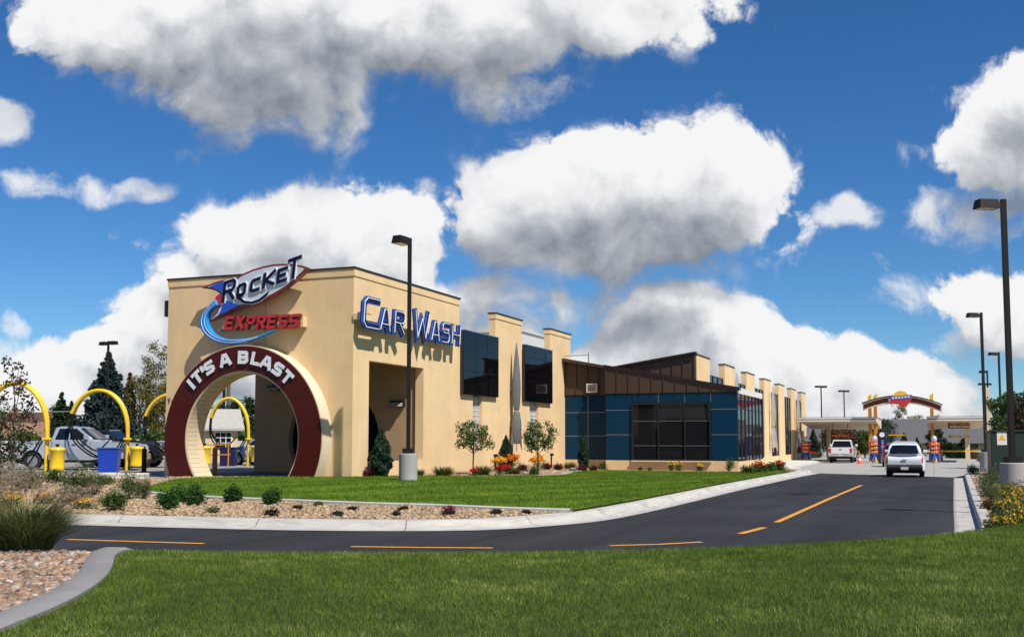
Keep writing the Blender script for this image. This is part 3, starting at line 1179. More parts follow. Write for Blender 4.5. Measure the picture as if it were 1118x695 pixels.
def glass_dark(name, col=(.006, .008, .012), rough=.02, wob=.0015):
    m, nt, b = mat_new(name)
    b.inputs['Base Color'].default_value = (*col, 1)
    b.inputs['Roughness'].default_value = rough
    b.inputs['IOR'].default_value = 1.5
    b.inputs['Specular IOR Level'].default_value = .2
    tc = nd(nt, 'ShaderNodeTexCoord')
    n = setin(nd(nt, 'ShaderNodeTexNoise'), Scale=.8, Detail=1.0)
    nt.links.new(tc.outputs['Object'], n.inputs['Vector'])
    bp = setin(nd(nt, 'ShaderNodeBump'), Strength=.1, Distance=wob * 10)
    nt.links.new(n.outputs[0], bp.inputs['Height'])
    nt.links.new(bp.outputs[0], b.inputs['Normal'])
    return m


M['stucco'] = stucco('tan_stucco', (.73, .535, .305))
M['stucco_dim'] = stucco('shaded_inner_stucco', (.38, .26, .145))  # tan stucco darkened: the shade inside the bay is put into the colour
M['coping'] = plain('coping_metal', (.030, .018, .016), .45, .4)
M['black_glass'] = glass_dark('black_glass', (.003, .003, .005))
M['tint_glass'] = glass_dark('tinted_glass', (.010, .012, .014), .03)
M['hall_glass'] = glass_dark('hall_glass', (.012, .013, .018), .03)
M['alu'] = plain('aluminium', (.50, .52, .55), .35, .9)
M['dark_alu'] = plain('dark_mullion', (.022, .022, .025), .4, .3)
M['maroon'] = plain('maroon_enamel', (.066, .005, .003), .42, spec=.25, coat=.08, var=.12, vscale=1.2)
M['cream'] = plain('cream_trim', (.72, .60, .42), .6)
M['ring_side'] = stucco('ring_plaster', (.66, .55, .40))
M['siding'] = banded('lap_siding', (.62, .52, .36), 2, .16, .10, (.30, .24, .16), .6)
M['white_letter'] = plain('white_letters', (.72, .76, .80), .4)
M['letter_side'] = plain('letter_returns', (.03, .03, .035), .5)
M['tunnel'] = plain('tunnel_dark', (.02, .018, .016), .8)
M['blue_panel'] = plain('blue_panel', (.001, .030, .070), .22, spec=.16, var=.12, vscale=.8)
M['brown_metal'] = plain('brown_metal', (.066, .040, .026), .5, .2, var=.12, vscale=1.5)
M['white_trim'] = plain('white_trim', (.70, .68, .64), .5)
M['roof_grey'] = plain('roof_membrane', (.40, .40, .40), .8, var=.1)
M['unit_grey'] = plain('unit_paint', (.52, .52, .50), .6)
M['glass_block'] = banded('glass_block', (.34, .42, .47), 2, .2, .12, (.70, .74, .76), .15)
M['joint'] = plain('joint_metal', (.20, .21, .22), .5, .3)
M['steel'] = plain('brushed_steel', (.20, .21, .23), .42, .55, var=.12, vscale=3)
M['steel_pale'] = plain('pale_steel', (.62, .64, .67), .25, .8)

BLD = empty('car_wash_building', (K.x, K.y, PAD), RZ, 'long tan stucco car wash with maroon ring portal and blue glass wing', 'car wash')


def wall_grid(m, us, vs, holes, t0, t1, fn):
    """a wall with rectangular openings: fn(u, v, w); holes are (u0, u1, v0, v1)"""
    us = sorted(set(us + [h[0] for h in holes] + [h[1] for h in holes]))
    vs = sorted(set(vs + [h[2] for h in holes] + [h[3] for h in holes]))

    def solid(i, j):
        if i < 0 or j < 0 or i >= len(us) - 1 or j >= len(vs) - 1: return False
        cu_, cv_ = (us[i] + us[i + 1]) / 2, (vs[j] + vs[j + 1]) / 2
        return not any(h[0] < cu_ < h[1] and h[2] < cv_ < h[3] for h in holes)
    for i in range(len(us) - 1):
        for j in range(len(vs) - 1):
            if not solid(i, j): continue
            a, b, c, d = us[i], us[i + 1], vs[j], vs[j + 1]
            m.add([fn(a, c, t0), fn(b, c, t0), fn(b, d, t0), fn(a, d, t0)], [(0, 1, 2, 3)])
            m.add([fn(a, c, t1), fn(b, c, t1), fn(b, d, t1), fn(a, d, t1)], [(3, 2, 1, 0)])
            for (di, dj, p, q) in ((-1, 0, (a, c), (a, d)), (1, 0, (b, d), (b, c)), (0, -1, (b, c), (a, c)), (0, 1, (a, d), (b, d))):
                if not solid(i + di, j + dj):
                    m.add([fn(*p, t0), fn(*q, t0), fn(*q, t1), fn(*p, t1)], [(0, 1, 2, 3)])
    return m


sideY = lambda u, v, w: (u, w, v)       # long wall, outer face at y = w
frontX = lambda u, v, w: (w, u, v)      # front, outer face at x = w
ZB0 = -.75
# ---- front block
TY, TZ, RI, RO = 4.1, 1.35, 2.32, 3.30
HT = 7.24


def portal_wall(m, y0, y1, z0, z1, r, x0, x1):
    a0 = math.asin((z0 - TZ) / r) if z0 - TZ > -r else -math.pi / 2
    arc = [(TY + r * math.cos(t), TZ + r * math.sin(t)) for t in np.linspace(a0, math.pi - a0, 56)]
    poly = [(y0, z0), (arc[0][0], z0)] if False else []
    poly = [(y1, z0), (y1, z1), (y0, z1), (y0, z0)] + arc[::-1]
    # close: arc runs from left foot back to right foot
    m.prism(poly, x0, x1, lambda u, v, w: (w, u, v))


m = MB()
portal_wall(m, .002, 7.88, -.62, HT, RI, 0.0, .35)
m.build('wall', M['stucco'], BLD)
m = MB()
wall_grid(m, [.352, 8.9], [ZB0, HT], [(1.13, 5.5, .53, 4.11)], 0.0, .35, sideY)
m.build('wall', M['stucco'], BLD)
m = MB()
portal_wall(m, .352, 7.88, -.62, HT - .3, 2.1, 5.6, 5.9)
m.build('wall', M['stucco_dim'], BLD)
m = MB().box(.352, 7.56, 4.6, 5.598, 7.878, HT)          # beam over the open left side
m.box(5.902, 7.56, ZB0, 8.9, 7.878, HT)
m.box(8.6, .352, 5.2, 8.898, 7.558, HT)
m.build('wall', M['stucco'], BLD)
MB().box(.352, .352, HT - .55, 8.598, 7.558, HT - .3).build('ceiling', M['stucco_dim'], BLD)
MB().box(.36, .36, HT - .298, 8.59, 7.55, HT - .2).build('roof', M['roof_grey'], BLD)
m = MB()
m.box(-.03, -.03, 6.98, .0, 7.91, HT).box(.001, -.03, 6.98, 8.9, -.001, HT)
m.build('cornice_band', M['stucco'], BLD)
m = MB()
m.box(-.06, -.06, HT, .42, 7.94, HT + .06).box(.421, -.06, HT, 8.93, .42, HT + .06).box(8.5, .421, HT, 8.93, 7.94, HT + .06).box(.421, 7.5, HT, 8.499, 7.94, HT + .06)
m.build('coping', M['coping'], BLD)
MB().box(-.0035, 3.585, 4.72, -.0005, 3.6, 6.97).build('control_joint', M['letter_side'], BLD)
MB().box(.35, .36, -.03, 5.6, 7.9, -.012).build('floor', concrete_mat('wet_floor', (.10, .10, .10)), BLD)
# tunnel beyond the inner portal
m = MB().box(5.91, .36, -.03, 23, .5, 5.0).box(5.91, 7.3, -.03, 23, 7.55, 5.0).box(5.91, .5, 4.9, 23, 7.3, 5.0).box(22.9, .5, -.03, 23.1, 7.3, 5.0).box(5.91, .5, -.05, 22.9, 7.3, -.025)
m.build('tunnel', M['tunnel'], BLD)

# ---- ring portal
a_lo = math.asin((-.62 - TZ) / RO)


def annulus(m, r0, r1, x0, x1, a0, a1, n=64):
    ts = np.linspace(a0, a1, n)
    vs, fs = [], []
    for t in ts:
        c, s = math.cos(t), math.sin(t)
        for (r, x) in ((r0, x0), (r1, x0), (r1, x1), (r0, x1)):
            vs.append((x, TY + r * c, TZ + r * s))
    for i in range(n - 1):
        for k in range(4):
            a, b = i * 4 + k, i * 4 + (k + 1) % 4
            fs.append((a, b, b + 4, a + 4))
    fs.append((0, 3, 2, 1))
    e = (n - 1) * 4
    fs.append((e, e + 1, e + 2, e + 3))
    m.add(vs, fs)


m = MB()
annulus(m, RI + .02, RO, -.62, -.002, a_lo, math.pi - a_lo, 90)
ring = m.build('portal_ring', M['ring_side'], BLD, smooth=True, angle=40)
m = MB()
annulus(m, RI, RI + .018, -.60, .345, math.asin((-.5 - TZ) / RI), math.pi - math.asin((-.5 - TZ) / RI), 70)
m.build('lining', M['siding'], ring, smooth=True)
m = MB()
segs = [(-34, 4), (4, 33), (33, 62), (62, 90), (90, 118), (118, 147), (147, 176), (176, 214)]
for (a, b) in segs:
    annulus(m, RI + .07, RO - .035, -.665, -.621, R(a + .12), R(b - .12), 16)
m.build('ring_face', M['maroon'], ring, smooth=True)

# ---- stroke letters
GL_ = {
    'I': [[(.5, 0), (.5, 1)]], 'T': [[(0, 1), (1, 1)], [(.5, 0), (.5, 1)]], "'": [[(.5, .68), (.5, 1)]],
    'S': [[(0, .0), (.82, .0), (1, .14), (1, .38), (.84, .5), (.16, .5), (0, .63), (0, .87), (.18, 1), (1, 1)]],
    'A': [[(0, 0), (.36, 1), (.64, 1), (1, 0)], [(.18, .30), (.82, .30)]],
    'B': [[(0, 0), (.82, 0), (1, .13), (1, .38), (.84, .5), (.0, .5)], [(.84, .5), (.96, .62), (.96, .87), (.8, 1), (0, 1), (0, 0)]],
    'L': [[(0, 1), (0, 0), (1, 0)]],
    'R': [[(0, 0), (0, 1), (.82, 1), (1, .86), (1, .62), (.82, .48), (0, .48)], [(.48, .48), (1, 0)]],
    'O': [[(.18, 0), (.82, 0), (1, .16), (1, .84), (.82, 1), (.18, 1), (0, .84), (0, .16), (.18, 0), (.5, 0)]],
    'C': [[(1, 0), (.18, 0), (0, .16), (0, .84), (.18, 1), (1, 1)]],
    'K': [[(0, 0), (0, 1)], [(1, 1), (.1, .48), (1, 0)]],
    'E': [[(1, 0), (0, 0), (0, 1), (1, 1)], [(0, .5), (.8, .5)]],
    'X': [[(0, 0), (1, 1)], [(0, 1), (1, 0)]],
    'P': [[(0, 0), (0, 1), (.82, 1), (1, .86), (1, .6), (.82, .45), (0, .45)]],
    'W': [[(0, 1), (.22, 0), (.5, .72), (.78, 0), (1, 1)]],
    'H': [[(0, 0), (0, 1)], [(1, 0), (1, 1)], [(0, .5), (1, .5)]],
    '2': [[(0, .85), (.15, 1), (.85, 1), (1, .85), (1, .6), (0, .0), (1, 0)]],
    'V': [[(0, 1), (.5, 0), (1, 1)]], '-': [[(.1, .5), (.9, .5)]],
}


def ribbon2d(pts, w, ext=0.0):
    """outline of a mitred stroke"""
    pts = [Vector((p[0], p[1])) for p in pts]
    if ext:
        pts[0] = pts[0] - (pts[1] - pts[0]).normalized() * ext
        pts[-1] = pts[-1] + (pts[-1] - pts[-2]).normalized() * ext
    n = len(pts)
    Lf, Rt = [], []
    for i in range(n):
        a = (pts[i] - pts[i - 1]).normalized() if i else (pts[1] - pts[0]).normalized()
        b = (pts[i + 1] - pts[i]).normalized() if i < n - 1 else a
        na, nb = Vector((-a.y, a.x)), Vector((-b.y, b.x))
        mt = (na + nb)
        mt = mt.normalized() if mt.length > 1e-4 else na
        k = min(2.2, 1 / max(.3, mt.dot(na)))
        Lf.append(pts[i] + mt * w / 2 * k)
        Rt.append(pts[i] - mt * w / 2 * k)
    return Lf, Rt


def stroke_glyph(m, ch, w, h, sw, d0, d1_, fn, slant=0.0, ext=None):
    """fn(u, v, depth) -> 3-D; the stroke stays inside the w x h box"""
    for k, pl in enumerate(GL_[ch]):
        pts = [(sw / 2 + p[0] * (w - sw), sw / 2 + p[1] * (h - sw)) for p in pl]
        e = sw / 2 if ext is None else ext
        Lf, Rt = ribbon2d(pts, sw, e if True else 0)
        n = len(Lf)
        vs, fs = [], []
        dz = k * .0025
        for (dd) in (d0, d1_ + (dz if d1_ > d0 else -dz)):
            for P_ in (Lf, Rt):
                for q in P_:
                    vs.append(fn(q.x + slant * q.y, q.y, dd))
        for i in range(n - 1):
            fs += [(i, i + 1, n + i + 1, n + i), (2 * n + i, 3 * n + i, 3 * n + i + 1, 2 * n + i + 1),
                   (i, 2 * n + i, 2 * n + i + 1, i + 1), (n + i, n + i + 1, 3 * n + i + 1, 3 * n + i)]
        fs += [(0, n, 3 * n, 2 * n), (n - 1, 3 * n - 1, 4 * n - 1, 2 * n - 1)]
        m.add(vs, fs)


m, ms = MB(), MB()
word = [('I', 137.2, .13), ('T', 129.8, .40), ("'", 123.6, .13), ('S', 117.8, .41), ('A', 103.4, .49), ('B', 88.0, .43), ('L', 77.4, .37), ('A', 67.8, .49), ('S', 57.2, .41), ('T', 47.6, .41)]
for ch, an, w in word:
    t = R(an)
    ca, sa = math.cos(t), math.sin(t)
    # reading direction seen from the front: towards smaller y
    ex = Vector((0, -sa, ca)) * -1 if False else Vector((0, -sa, -ca)) * 1.0
    ey = Vector((0, -ca, sa))
    c0 = Vector((0, TY, TZ)) + ey * 2.63
    fn = lambda u, v, d, c0=c0, ex=ex, ey=ey, w=w: tuple(c0 + ex * (u - w / 2) + ey * v + Vector((d, 0, 0)))
    stroke_glyph(m, ch, w, .46, .125, -.72, -.735, fn)
    stroke_glyph(ms, ch, w, .46, .125, -.668, -.718, fn)
m.build('lettering', M['white_letter'], ring)
ms.build('letter_returns', M['letter_side'], ring)

# ---- tunnel section with pilasters and black windows
wins = [(8.97, 12.9, 3.24, 5.95), (16.3, 20.36, 3.19, 5.93)]
slots = [(10.35, 11.35, 1.0, 3.3), (17.4, 18.62, .95, 3.3)]
m = MB()
wall_grid(m, [8.902, 23.85], [ZB0, 5.7], slots, 0.0, .35, sideY)
m.build('wall', M['stucco'], BLD)
m = MB().box(8.902, 7.3, ZB0, 23.85, 7.87, 5.7).box(23.5, .36, ZB0, 23.85, 7.3, 5.7).box(8.91, .352, 5.3, 23.5, 7.3, 5.45)
m.build('wall', M['stucco'], BLD)
for (a, b) in ((12.9, 16.25), (20.4, 23.82)):
    p = MB().box(a, -.012, -.7, b, .3, 7.08).build('pilaster', M['stucco'], BLD)
    MB().box(a - .03, -.045, 6.86, b + .03, .33, 7.08).build('band', M['stucco'], p)
    MB().box(a - .05, -.07, 7.08, b + .05, .36, 7.14).build('coping', M['coping'], p)
for (a, b, z0, z1) in wins:
    f = MB().box(a, -.16, z0, b, -.02, z1).build('window', M['dark_alu'], BLD)
    g = MB()
    n = 3
    ww = (b - a) / n
    for i in range(n):
        for (q0, q1) in ((z0 + .02, z0 + .98), (z0 + 1.01, z0 + 2.12), (z0 + 2.15, z1 - .02)):
            g.box(a + i * ww + .015, -.175, q0, a + (i + 1) * ww - .015, -.162, q1)
    g.build('pane', M['black_glass'], f)
    MB().box(a - .01, -.185, z1 + .002, b + .01, .0, z1 + .035).build('flashing', M['alu'], f)
for (a, b, z0, z1) in slots:
    f = MB().box(a + .002, .16, z0 + .002, b - .002, .3, z1 - .1).build('glass_block_window', M['glass_block'], BLD)
    g = MB()
    for i in range(1, 5):
        x = a + (b - a) * i / 5
        g.box(x - .013, .150, z0 + .01, x + .013, .158, z1 - .12)
    k = z0 + .2
    while k < z1 - .15:
        g.box(a + .01, .142, k - .013, b - .01, .149, k + .013)
        k += .2
    g.build('mortar_grid', M['white_trim'], f)
    MB().box(a - .04, -.05, z0 - .06, b + .04, .15, z0 - .002).build('sill', M['cream'], f)
m = MB().box(29.3, 5, 6.0, 34.0, 8, 8.0)
m.box(29.2, 4.9, 8.0, 34.1, 8.1, 8.1)
m.build('rooftop_unit', M['unit_grey'], BLD)
MB().tube([(22.7, -1.4, 5.3), (22.7, -1.4, 6.0)], .035).tube([(22.7, -1.4, 5.85), (22.7, 1.5, 5.85)], .02).build('roof_rail', M['alu'], BLD)

# ---- wing
m = MB()
m.box(21.9, -9.43, ZB0, 22.1, -2.56, .262).box(22.8, -2.56, ZB0, 23.0, -.02, .262).box(22.101, -9.43, ZB0, 30.4, -9.2, .235).box(22.11, -2.72, ZB0, 22.79, -2.56, .262)
m.build('plinth', M['stucco'], BLD)
rt = lambda y: 5.72 - (5.72 - 3.97) / 9.45 * (-y)      # roof line over the wing front
m = MB()
m.prism([(-.02, .262), (-2.57, .262), (-2.57, rt(-2.57) - .1), (-.02, rt(0) - .1)], 22.83, 23.0, frontX)
m.prism([(-2.57, .262), (-9.42, .262), (-9.42, rt(-9.42) - .1), (-2.57, rt(-2.57) - .1)], 21.93, 22.1, frontX)
m.box(22.1, -2.74, .262, 22.83, -2.571, rt(-2.57) - .12)
m.build('wall', M['dark_alu'], BLD)


def cladding(cells, x, mat, name, g=.018, d=.03):
    mb = MB()
    for (y0, y1, z0, z1) in cells:
        mb.box(x - d, y0 + g, z0 + g, x - .002, y1 - g, z1 - g)
    return mb.build(name, mat, BLD, bevel=.004)


cells = []
for (y0, y1) in ((-1.32, -.03), (-2.56, -1.32)):
    for (z0, z1) in ((.27, 1.52), (1.52, 2.78), (2.78, 3.70)):
        cells.append((y0, y1, z0, z1))
cladding(cells, 22.83, M['blue_panel'], 'blue_cladding')
cells = []
for (y0, y1) in ((-4.0, -2.57), (-9.42, -8.1)):
    for (z0, z1) in ((.27, 1.58), (1.58, 2.86), (2.86, 3.71)):
        cells.append((y0, y1, z0, z1))
for (y0, y1) in ((-5.4, -4.0), (-6.77, -5.4), (-8.1, -6.77)):
    cells.append((y0, y1, 3.22, 3.71))
cladding(cells, 21.93, M['blue_panel'], 'blue_cladding')
def joint(*q):
    MB().box(*q).build('panel_joint', M['joint'], BLD)


for y in (-1.32,):
    joint(22.806, y - .016, .27, 22.826, y + .016, 3.7)
for z in (1.52, 2.78):
    joint(22.804, -2.56, z - .016, 22.805, -.03, z + .016)
for y in (-5.4, -6.77, -8.1):
    joint(21.906, y - .016, 3.22, 21.926, y + .016, 3.71)
for z in (1.58, 2.86):
    for (a, b) in ((-4.0, -2.57), (-9.42, -8.1)):
        joint(21.904, a, z - .016, 21.905, b, z + .016)
# long dark window of the wing
f = MB().box(21.80, -8.1, .26, 21.89, -4.0, .33).box(21.80, -8.1, 3.14, 21.89, -4.0, 3.21).box(21.80, -4.07, .331, 21.89, -4.0, 3.139).box(21.80, -8.1, .331, 21.89, -8.03, 3.139)
for y in (-5.4, -6.77):
    f.box(21.81, y - .03, .331, 21.89, y + .03, 3.139)
win = f.build('window', M['dark_alu'], BLD)
g = MB()
for (a, b) in ((-5.37, -4.07), (-6.74, -5.43), (-8.03, -6.8)):
    a, b = min(a, b), max(a, b)
    for (z0, z1) in ((.34, 1.0), (1.03, 2.26), (2.29, 3.13)):
        g.box(21.885, a, z0, 21.90, b, z1)
g.build('pane', M['tint_glass'], win)
g = MB()
for z in (1.015, 2.275):
    g.box(21.865, -8.02, z - .012, 21.884, -4.08, z + .012)
g.build('glazing_bar', M['joint'], win)
MB().box(21.74, -8.12, .2, 21.93, -3.98, .258).build('sill', M['cream'], win)
# brown standing-seam band above the blue panels
m = MB()
ys = np.arange(-9.42, -2.57, .62)
for i, y in enumerate(ys):
    y1 = min(y + .62, -2.575)
    m.prism([(y + .006, 3.73), (y1 - .006, 3.73), (y1 - .006, rt(y1) - .14), (y + .006, rt(y) - .14)], 21.86, 21.925, frontX)
    m.prism([(y - .018, 3.73), (y + .018, 3.73), (y + .018, rt(y) - .14), (y - .018, rt(y) - .14)], 21.81, 21.859, frontX)
m.build('brown_siding', M['brown_metal'], BLD)
m = MB()
ys = np.arange(-2.55, -.02, .62)
for i, y in enumerate(ys):
    y1 = min(y + .62, -.02)
    m.prism([(y + .006, 3.72), (y1 - .006, 3.72), (y1 - .006, rt(y1) - .14), (y + .006, rt(y) - .14)], 22.76, 22.825, frontX)
    m.prism([(y - .018, 3.72), (y + .018, 3.72), (y + .018, rt(y) - .14), (y - .018, rt(y) - .14)], 22.71, 22.759, frontX)
m.build('brown_siding', M['brown_metal'], BLD)
m = MB()
m.prism([(-2.5, rt(-2.5)), (-9.55, rt(-9.55)), (-9.55, rt(-9.55) - .17), (-2.5, rt(-2.5) - .17)], 21.80, 22.3, frontX)
m.prism([(-.005, rt(0)), (-2.5, rt(-2.5) - .02), (-2.5, rt(-2.5) - .19), (-.005, rt(0) - .17)], 22.58, 23.2, frontX)
m.build('roof_edge', M['coping'], BLD)
m = MB()
m.prism([(-.01, rt(0) - .03), (-9.4, rt(-9.4) - .03), (-9.4, rt(-9.4) - .18), (-.01, rt(0) - .18)], 22.3, 30.4, frontX)
m.build('roof', M['brown_metal'], BLD)
v = MB().box(22.62, -1.9, 3.84, 22.70, -1.3, 4.32).build('vent', M['white_trim'], BLD)
g = MB()
for i in range(5):
    z = 3.92 + i * .075
    g.box(22.60, -1.82, z, 22.618, -1.38, z + .035)
g.build('louvre', M['dark_alu'], v)
# glass side of the wing
m = MB().box(21.94, -9.44, 3.66, 30.4, -9.2, 3.96)
m.build('fascia', M['white_trim'], BLD)
f = MB()
xs = np.linspace(21.95, 30.35, 8)
for x in xs:
    f.box(x - .03, -9.45, .237, x + .03, -9.36, 3.658)
for z in (1.5, 2.9):
    f.box(21.96, -9.43, z - .025, 30.34, -9.36, z + .025)
win = f.build('window', M['dark_alu'], BLD)
g = MB()
for a, b in zip(xs[:-1], xs[1:]):
    for (z0, z1) in ((.24, 1.47), (1.53, 2.87), (2.93, 3.65)):
        g.box(a + .031, -9.41, z0, b - .031, -9.39, z1)
g.build('pane', M['hall_glass'], win)
MB().box(30.2, -9.38, .24, 30.4, -6.6, 3.95).build('wall', M['stucco'], BLD)

# ---- long hall behind the wing
QY = -6.5
m = MB()
m.prism([(-1.0, 1.0), (-6.48, 1.0), (-6.48, 6.02), (-1.0, 5.2)], 26.1, 26.25, frontX)
ys = np.arange(-6.4, -1.0, .6)
hr = lambda y: 5.2 + (6.02 - 5.2) / 5.48 * (-y - 1.0)
for y in ys:
    m.prism([(y - .02, 3.5), (y + .02, 3.5), (y + .02, hr(y) - .06), (y - .02, hr(y) - .06)], 26.04, 26.099, frontX)
m.build('brown_siding', M['brown_metal'], BLD)
m = MB().prism([(-1.0, 5.2), (-6.52, 6.03), (-6.52, 6.15), (-1.0, 5.32)], 25.9, 26.4, frontX)
m.build('roof_edge', M['coping'], BLD)
m = MB().prism([(7.8, 5.1), (-1.0, 5.15), (-6.2, 5.2), (-6.2, 5.0), (7.8, 4.9)], 26.4, 81, frontX)
m.build('roof', M['roof_grey'], BLD)
m = MB().box(26.26, QY + .06, ZB0, 81.1, QY + .3, .0).box(80.9, QY + .3, ZB0, 81.1, 7.8, 5.15).box(26.26, 7.6, ZB0, 81, 7.8, 5.1)
m.build('wall', M['stucco'], BLD)
PIL = [26.3 + 8.43 * i for i in range(7)]
for i, x in enumerate(PIL):
    p = MB().box(x, QY - .02, ZB0, x + 3.65, QY + .34, 6.0).build('pilaster', M['stucco'], BLD)
    MB().box(x - .04, QY - .06, 6.0, x + 3.69, QY + .38, 6.06).build('coping', M['coping'], p)
for i in range(6):
    a, b = PIL[i] + 3.66, PIL[i + 1] - .01
    f = MB()
    n = 3
    for k in range(n + 1):
        x = a + (b - a) * k / n
        f.box(x - .03, QY + .07, .002, x + .03, QY + .2, 5.13)
    for z in (.03, 1.3, 3.2, 4.2, 5.1):
        f.box(a + .031, QY + .09, z - .03, b - .031, QY + .2, z + .03)
    win = f.build('window', M['dark_alu'], BLD)
    g = MB()
    for k in range(n):
        x0, x1 = a + (b - a) * k / n + .031, a + (b - a) * (k + 1) / n - .031
        for (z0, z1) in ((.061, 1.269), (1.331, 3.169), (3.231, 4.169), (4.231, 5.069)):
            g.box(x0, QY + .12, z0, x1, QY + .14, z1)
    g.build('pane', M['hall_glass'], win)
m = MB().lathe([(.0, 0), (.22, 0), (.22, .55), (.34, .58), (.34, .7), (.0, .8)], 14, (33.4, -5.0, 5.2))
m.build('roof_vent', M['steel_pale'], BLD)
# wall lamps inside the exit bay and a small box sign on the far side
for (y, z) in ((6.9, 3.45), (1.15, 2.75)):
    f = MB().box(5.42, y - .32, z - .1, 5.598, y + .32, z + .12).build('wall_lamp', M['dark_alu'], BLD)
    MB().prism([(5.40, z - .12), (5.40, z + .02), (5.24, z - .12)], y - .28, y + .28, lambda u, v, w: (u, w, v)).build('lens', plain('lamp_lens', (.35, .34, .30), .2), f)
MB().box(.05, 7.885, 5.9, .6, 8.1, 6.5).build('bell_box', M['dark_alu'], BLD)
m = MB()
for ch, y in (('V', 7.79), ('-', 7.62), ('2', 7.52), ('2', 7.37)):
    stroke_glyph(m, ch, .12, .2, .035, -.004, -.02, lambda u, v, d, y=y: (d, y - u, 2.66 + v))
m.build('house_number', plain('number_grey', (.06, .07, .09), .5), BLD)

# ================================================================ signs on the building (things of their own)
def shift(m, d):
    m.v = [(p[0] - d[0], p[1] - d[1], p[2] - d[2]) for p in m.v]
    return m


def inset(poly, d):
    """move a closed outline inwards"""
    n = len(poly)
    area = sum(poly[i][0] * poly[(i + 1) % n][1] - poly[(i + 1) % n][0] * poly[i][1] for i in range(n))
    s = 1 if area > 0 else -1
    out = []
    for i in range(n):
        p0, p1, p2 = Vector(poly[i - 1]), Vector(poly[i]), Vector(poly[(i + 1) % n])
        a, b = (p1 - p0).normalized(), (p2 - p1).normalized()
        na, nb = Vector((-a.y, a.x)) * s, Vector((-b.y, b.x)) * s
        mt = na + nb
        mt = mt.normalized() if mt.length > 1e-4 else na
        k = min(1.8, 1 / max(.35, mt.dot(na)))
        q = p1 + mt * d * k
        out.append((q.x, q.y))
    return out


M['sign_red'] = plain('sign_red', (.20, .010, .012), .3, coat=.4)
M['bright_red'] = plain('bright_red', (.50, .018, .012), .3, coat=.4)
M['sign_pale'] = plain('sign_pale_face', (.52, .60, .68), .45, .0, var=.2, vscale=1.3)
M['sign_blue'] = plain('sign_blue', (.02, .07, .50), .25, coat=.4)
M['navy'] = plain('navy_face', (.004, .005, .05), .4, spec=.25)
M['white'] = plain('white_paint', (.78, .79, .80), .35)
M['cyan'] = plain('cyan_tube', (.012, .26, .72), .3, spec=.4, var=.6, vscale=2.2)
M['neon'] = plain('unlit_neon', (.78, .84, .95), .2)
M['letter_blue'] = plain('letter_blue', (.005, .022, .23), .4, spec=.3)
M['letter_cyan'] = plain('letter_edge', (.015, .11, .50), .4, spec=.3)

XS = -.48
S0_ = (XS, 4.0, 5.6)
SGN = empty('rocket_sign', W(XS, 4.0, 5.6 + PAD), RZ, 'oval rocket-shaped sign with red rim and blue swoosh above the maroon portal', 'sign')


def fp(lst, c=XS):
    return [PX(a, b, c) for a, b in lst]


body = fp([(336.3, 292.3), (331, 290.2), (324.5, 288.8), (317, 288), (309.4, 287.7), (298.3, 288.4), (287.1, 290.7), (275.9, 294), (264.7, 299), (256.9, 303.5), (252.4, 305.2), (242.4, 305.7), (233.4, 308.3), (226.7, 311.3), (220, 314.3), (229.5, 315.4), (236.3, 317.6), (240.6, 320.6),
           (236.6, 323.4), (235, 327), (236.2, 330.6), (239.2, 333.6), (236.5, 340.5), (232, 346), (227.8, 350.6), (238.5, 346.3), (248, 342), (255.5, 337.4), (262.5, 334.8), (273.7, 333.1), (287.1, 328.1), (300.5, 321.6), (311.7, 314.6), (322.9, 305.8), (330.7, 298.6)])


def sp_(m, poly, x0, x1):
    m.prism(poly, x0, x1, frontX)
    return m


shift(sp_(MB(), body, XS, XS + .2), S0_).build('rim', M['sign_red'], SGN)
face = inset(body, .075)
shift(sp_(MB(), face, XS - .02, XS - .001), S0_).build('face', M['sign_pale'], SGN)
for lst in ([(252, 307.6), (262, 302.6), (247, 316.5), (241.6, 318.4), (236, 315.3), (229.5, 313), (236, 309.8), (244, 307.6)], [(246, 327.5), (262, 333.2), (254.5, 336.3), (247.5, 340.4), (238, 344.8), (242, 338.6), (243.2, 333)]):
    shift(sp_(MB(), fp(lst), XS - .034, XS - .0205), S0_).build('fin', M['sign_blue'], SGN)
# tail pieces in red
shift(sp_(MB(), fp([(240.6, 320.6), (236.6, 323.4), (235, 327), (236.2, 330.6), (239.2, 333.6), (243, 330), (244, 325)]), XS - .036, XS - .0345), S0_).build('tail', M['bright_red'], SGN)
b0, b1 = Vector(PX(243.2, 331.8, XS)), Vector(PX(318.6, 305.6, XS))
ex2 = (b1 - b0)
BL_ = ex2.length
ex2.normalize()
ey2 = Vector((0.0, 1.0))
rk = [('R', 210, 345, 205), ('O', 352, 452, 128), ('C', 482, 590, 130), ('K', 606, 735, 150), ('E', 742, 850, 140), ('T', 835, 975, 205)]
mo, mf, mi = MB(), MB(), MB()
for ch, za, zb, hz in rk:
    u0, u1 = (za - 210) / 670 * BL_, (zb - 210) / 670 * BL_
    h = hz / 8.944 / 30.5
    up = 0.02 if ch != 'T' else .0

    def fn(u, v, d, u0=u0, up=up):
        p = b0 + ex2 * (u0 + u) + ey2 * (v + up)
        return (d, p[0], p[1])
    w = (u1 - u0) * .92
    hh = h
    stroke_glyph(mf, ch, w, hh, .115, XS - .062, XS - .085, fn, slant=.12)
    fo = lambda u, v, d, fn=fn: fn(u - .03, v - .03, d)
    stroke_glyph(mo, ch, w + .06, hh + .06, .175, XS - .022, XS - .06, fo, slant=.12)
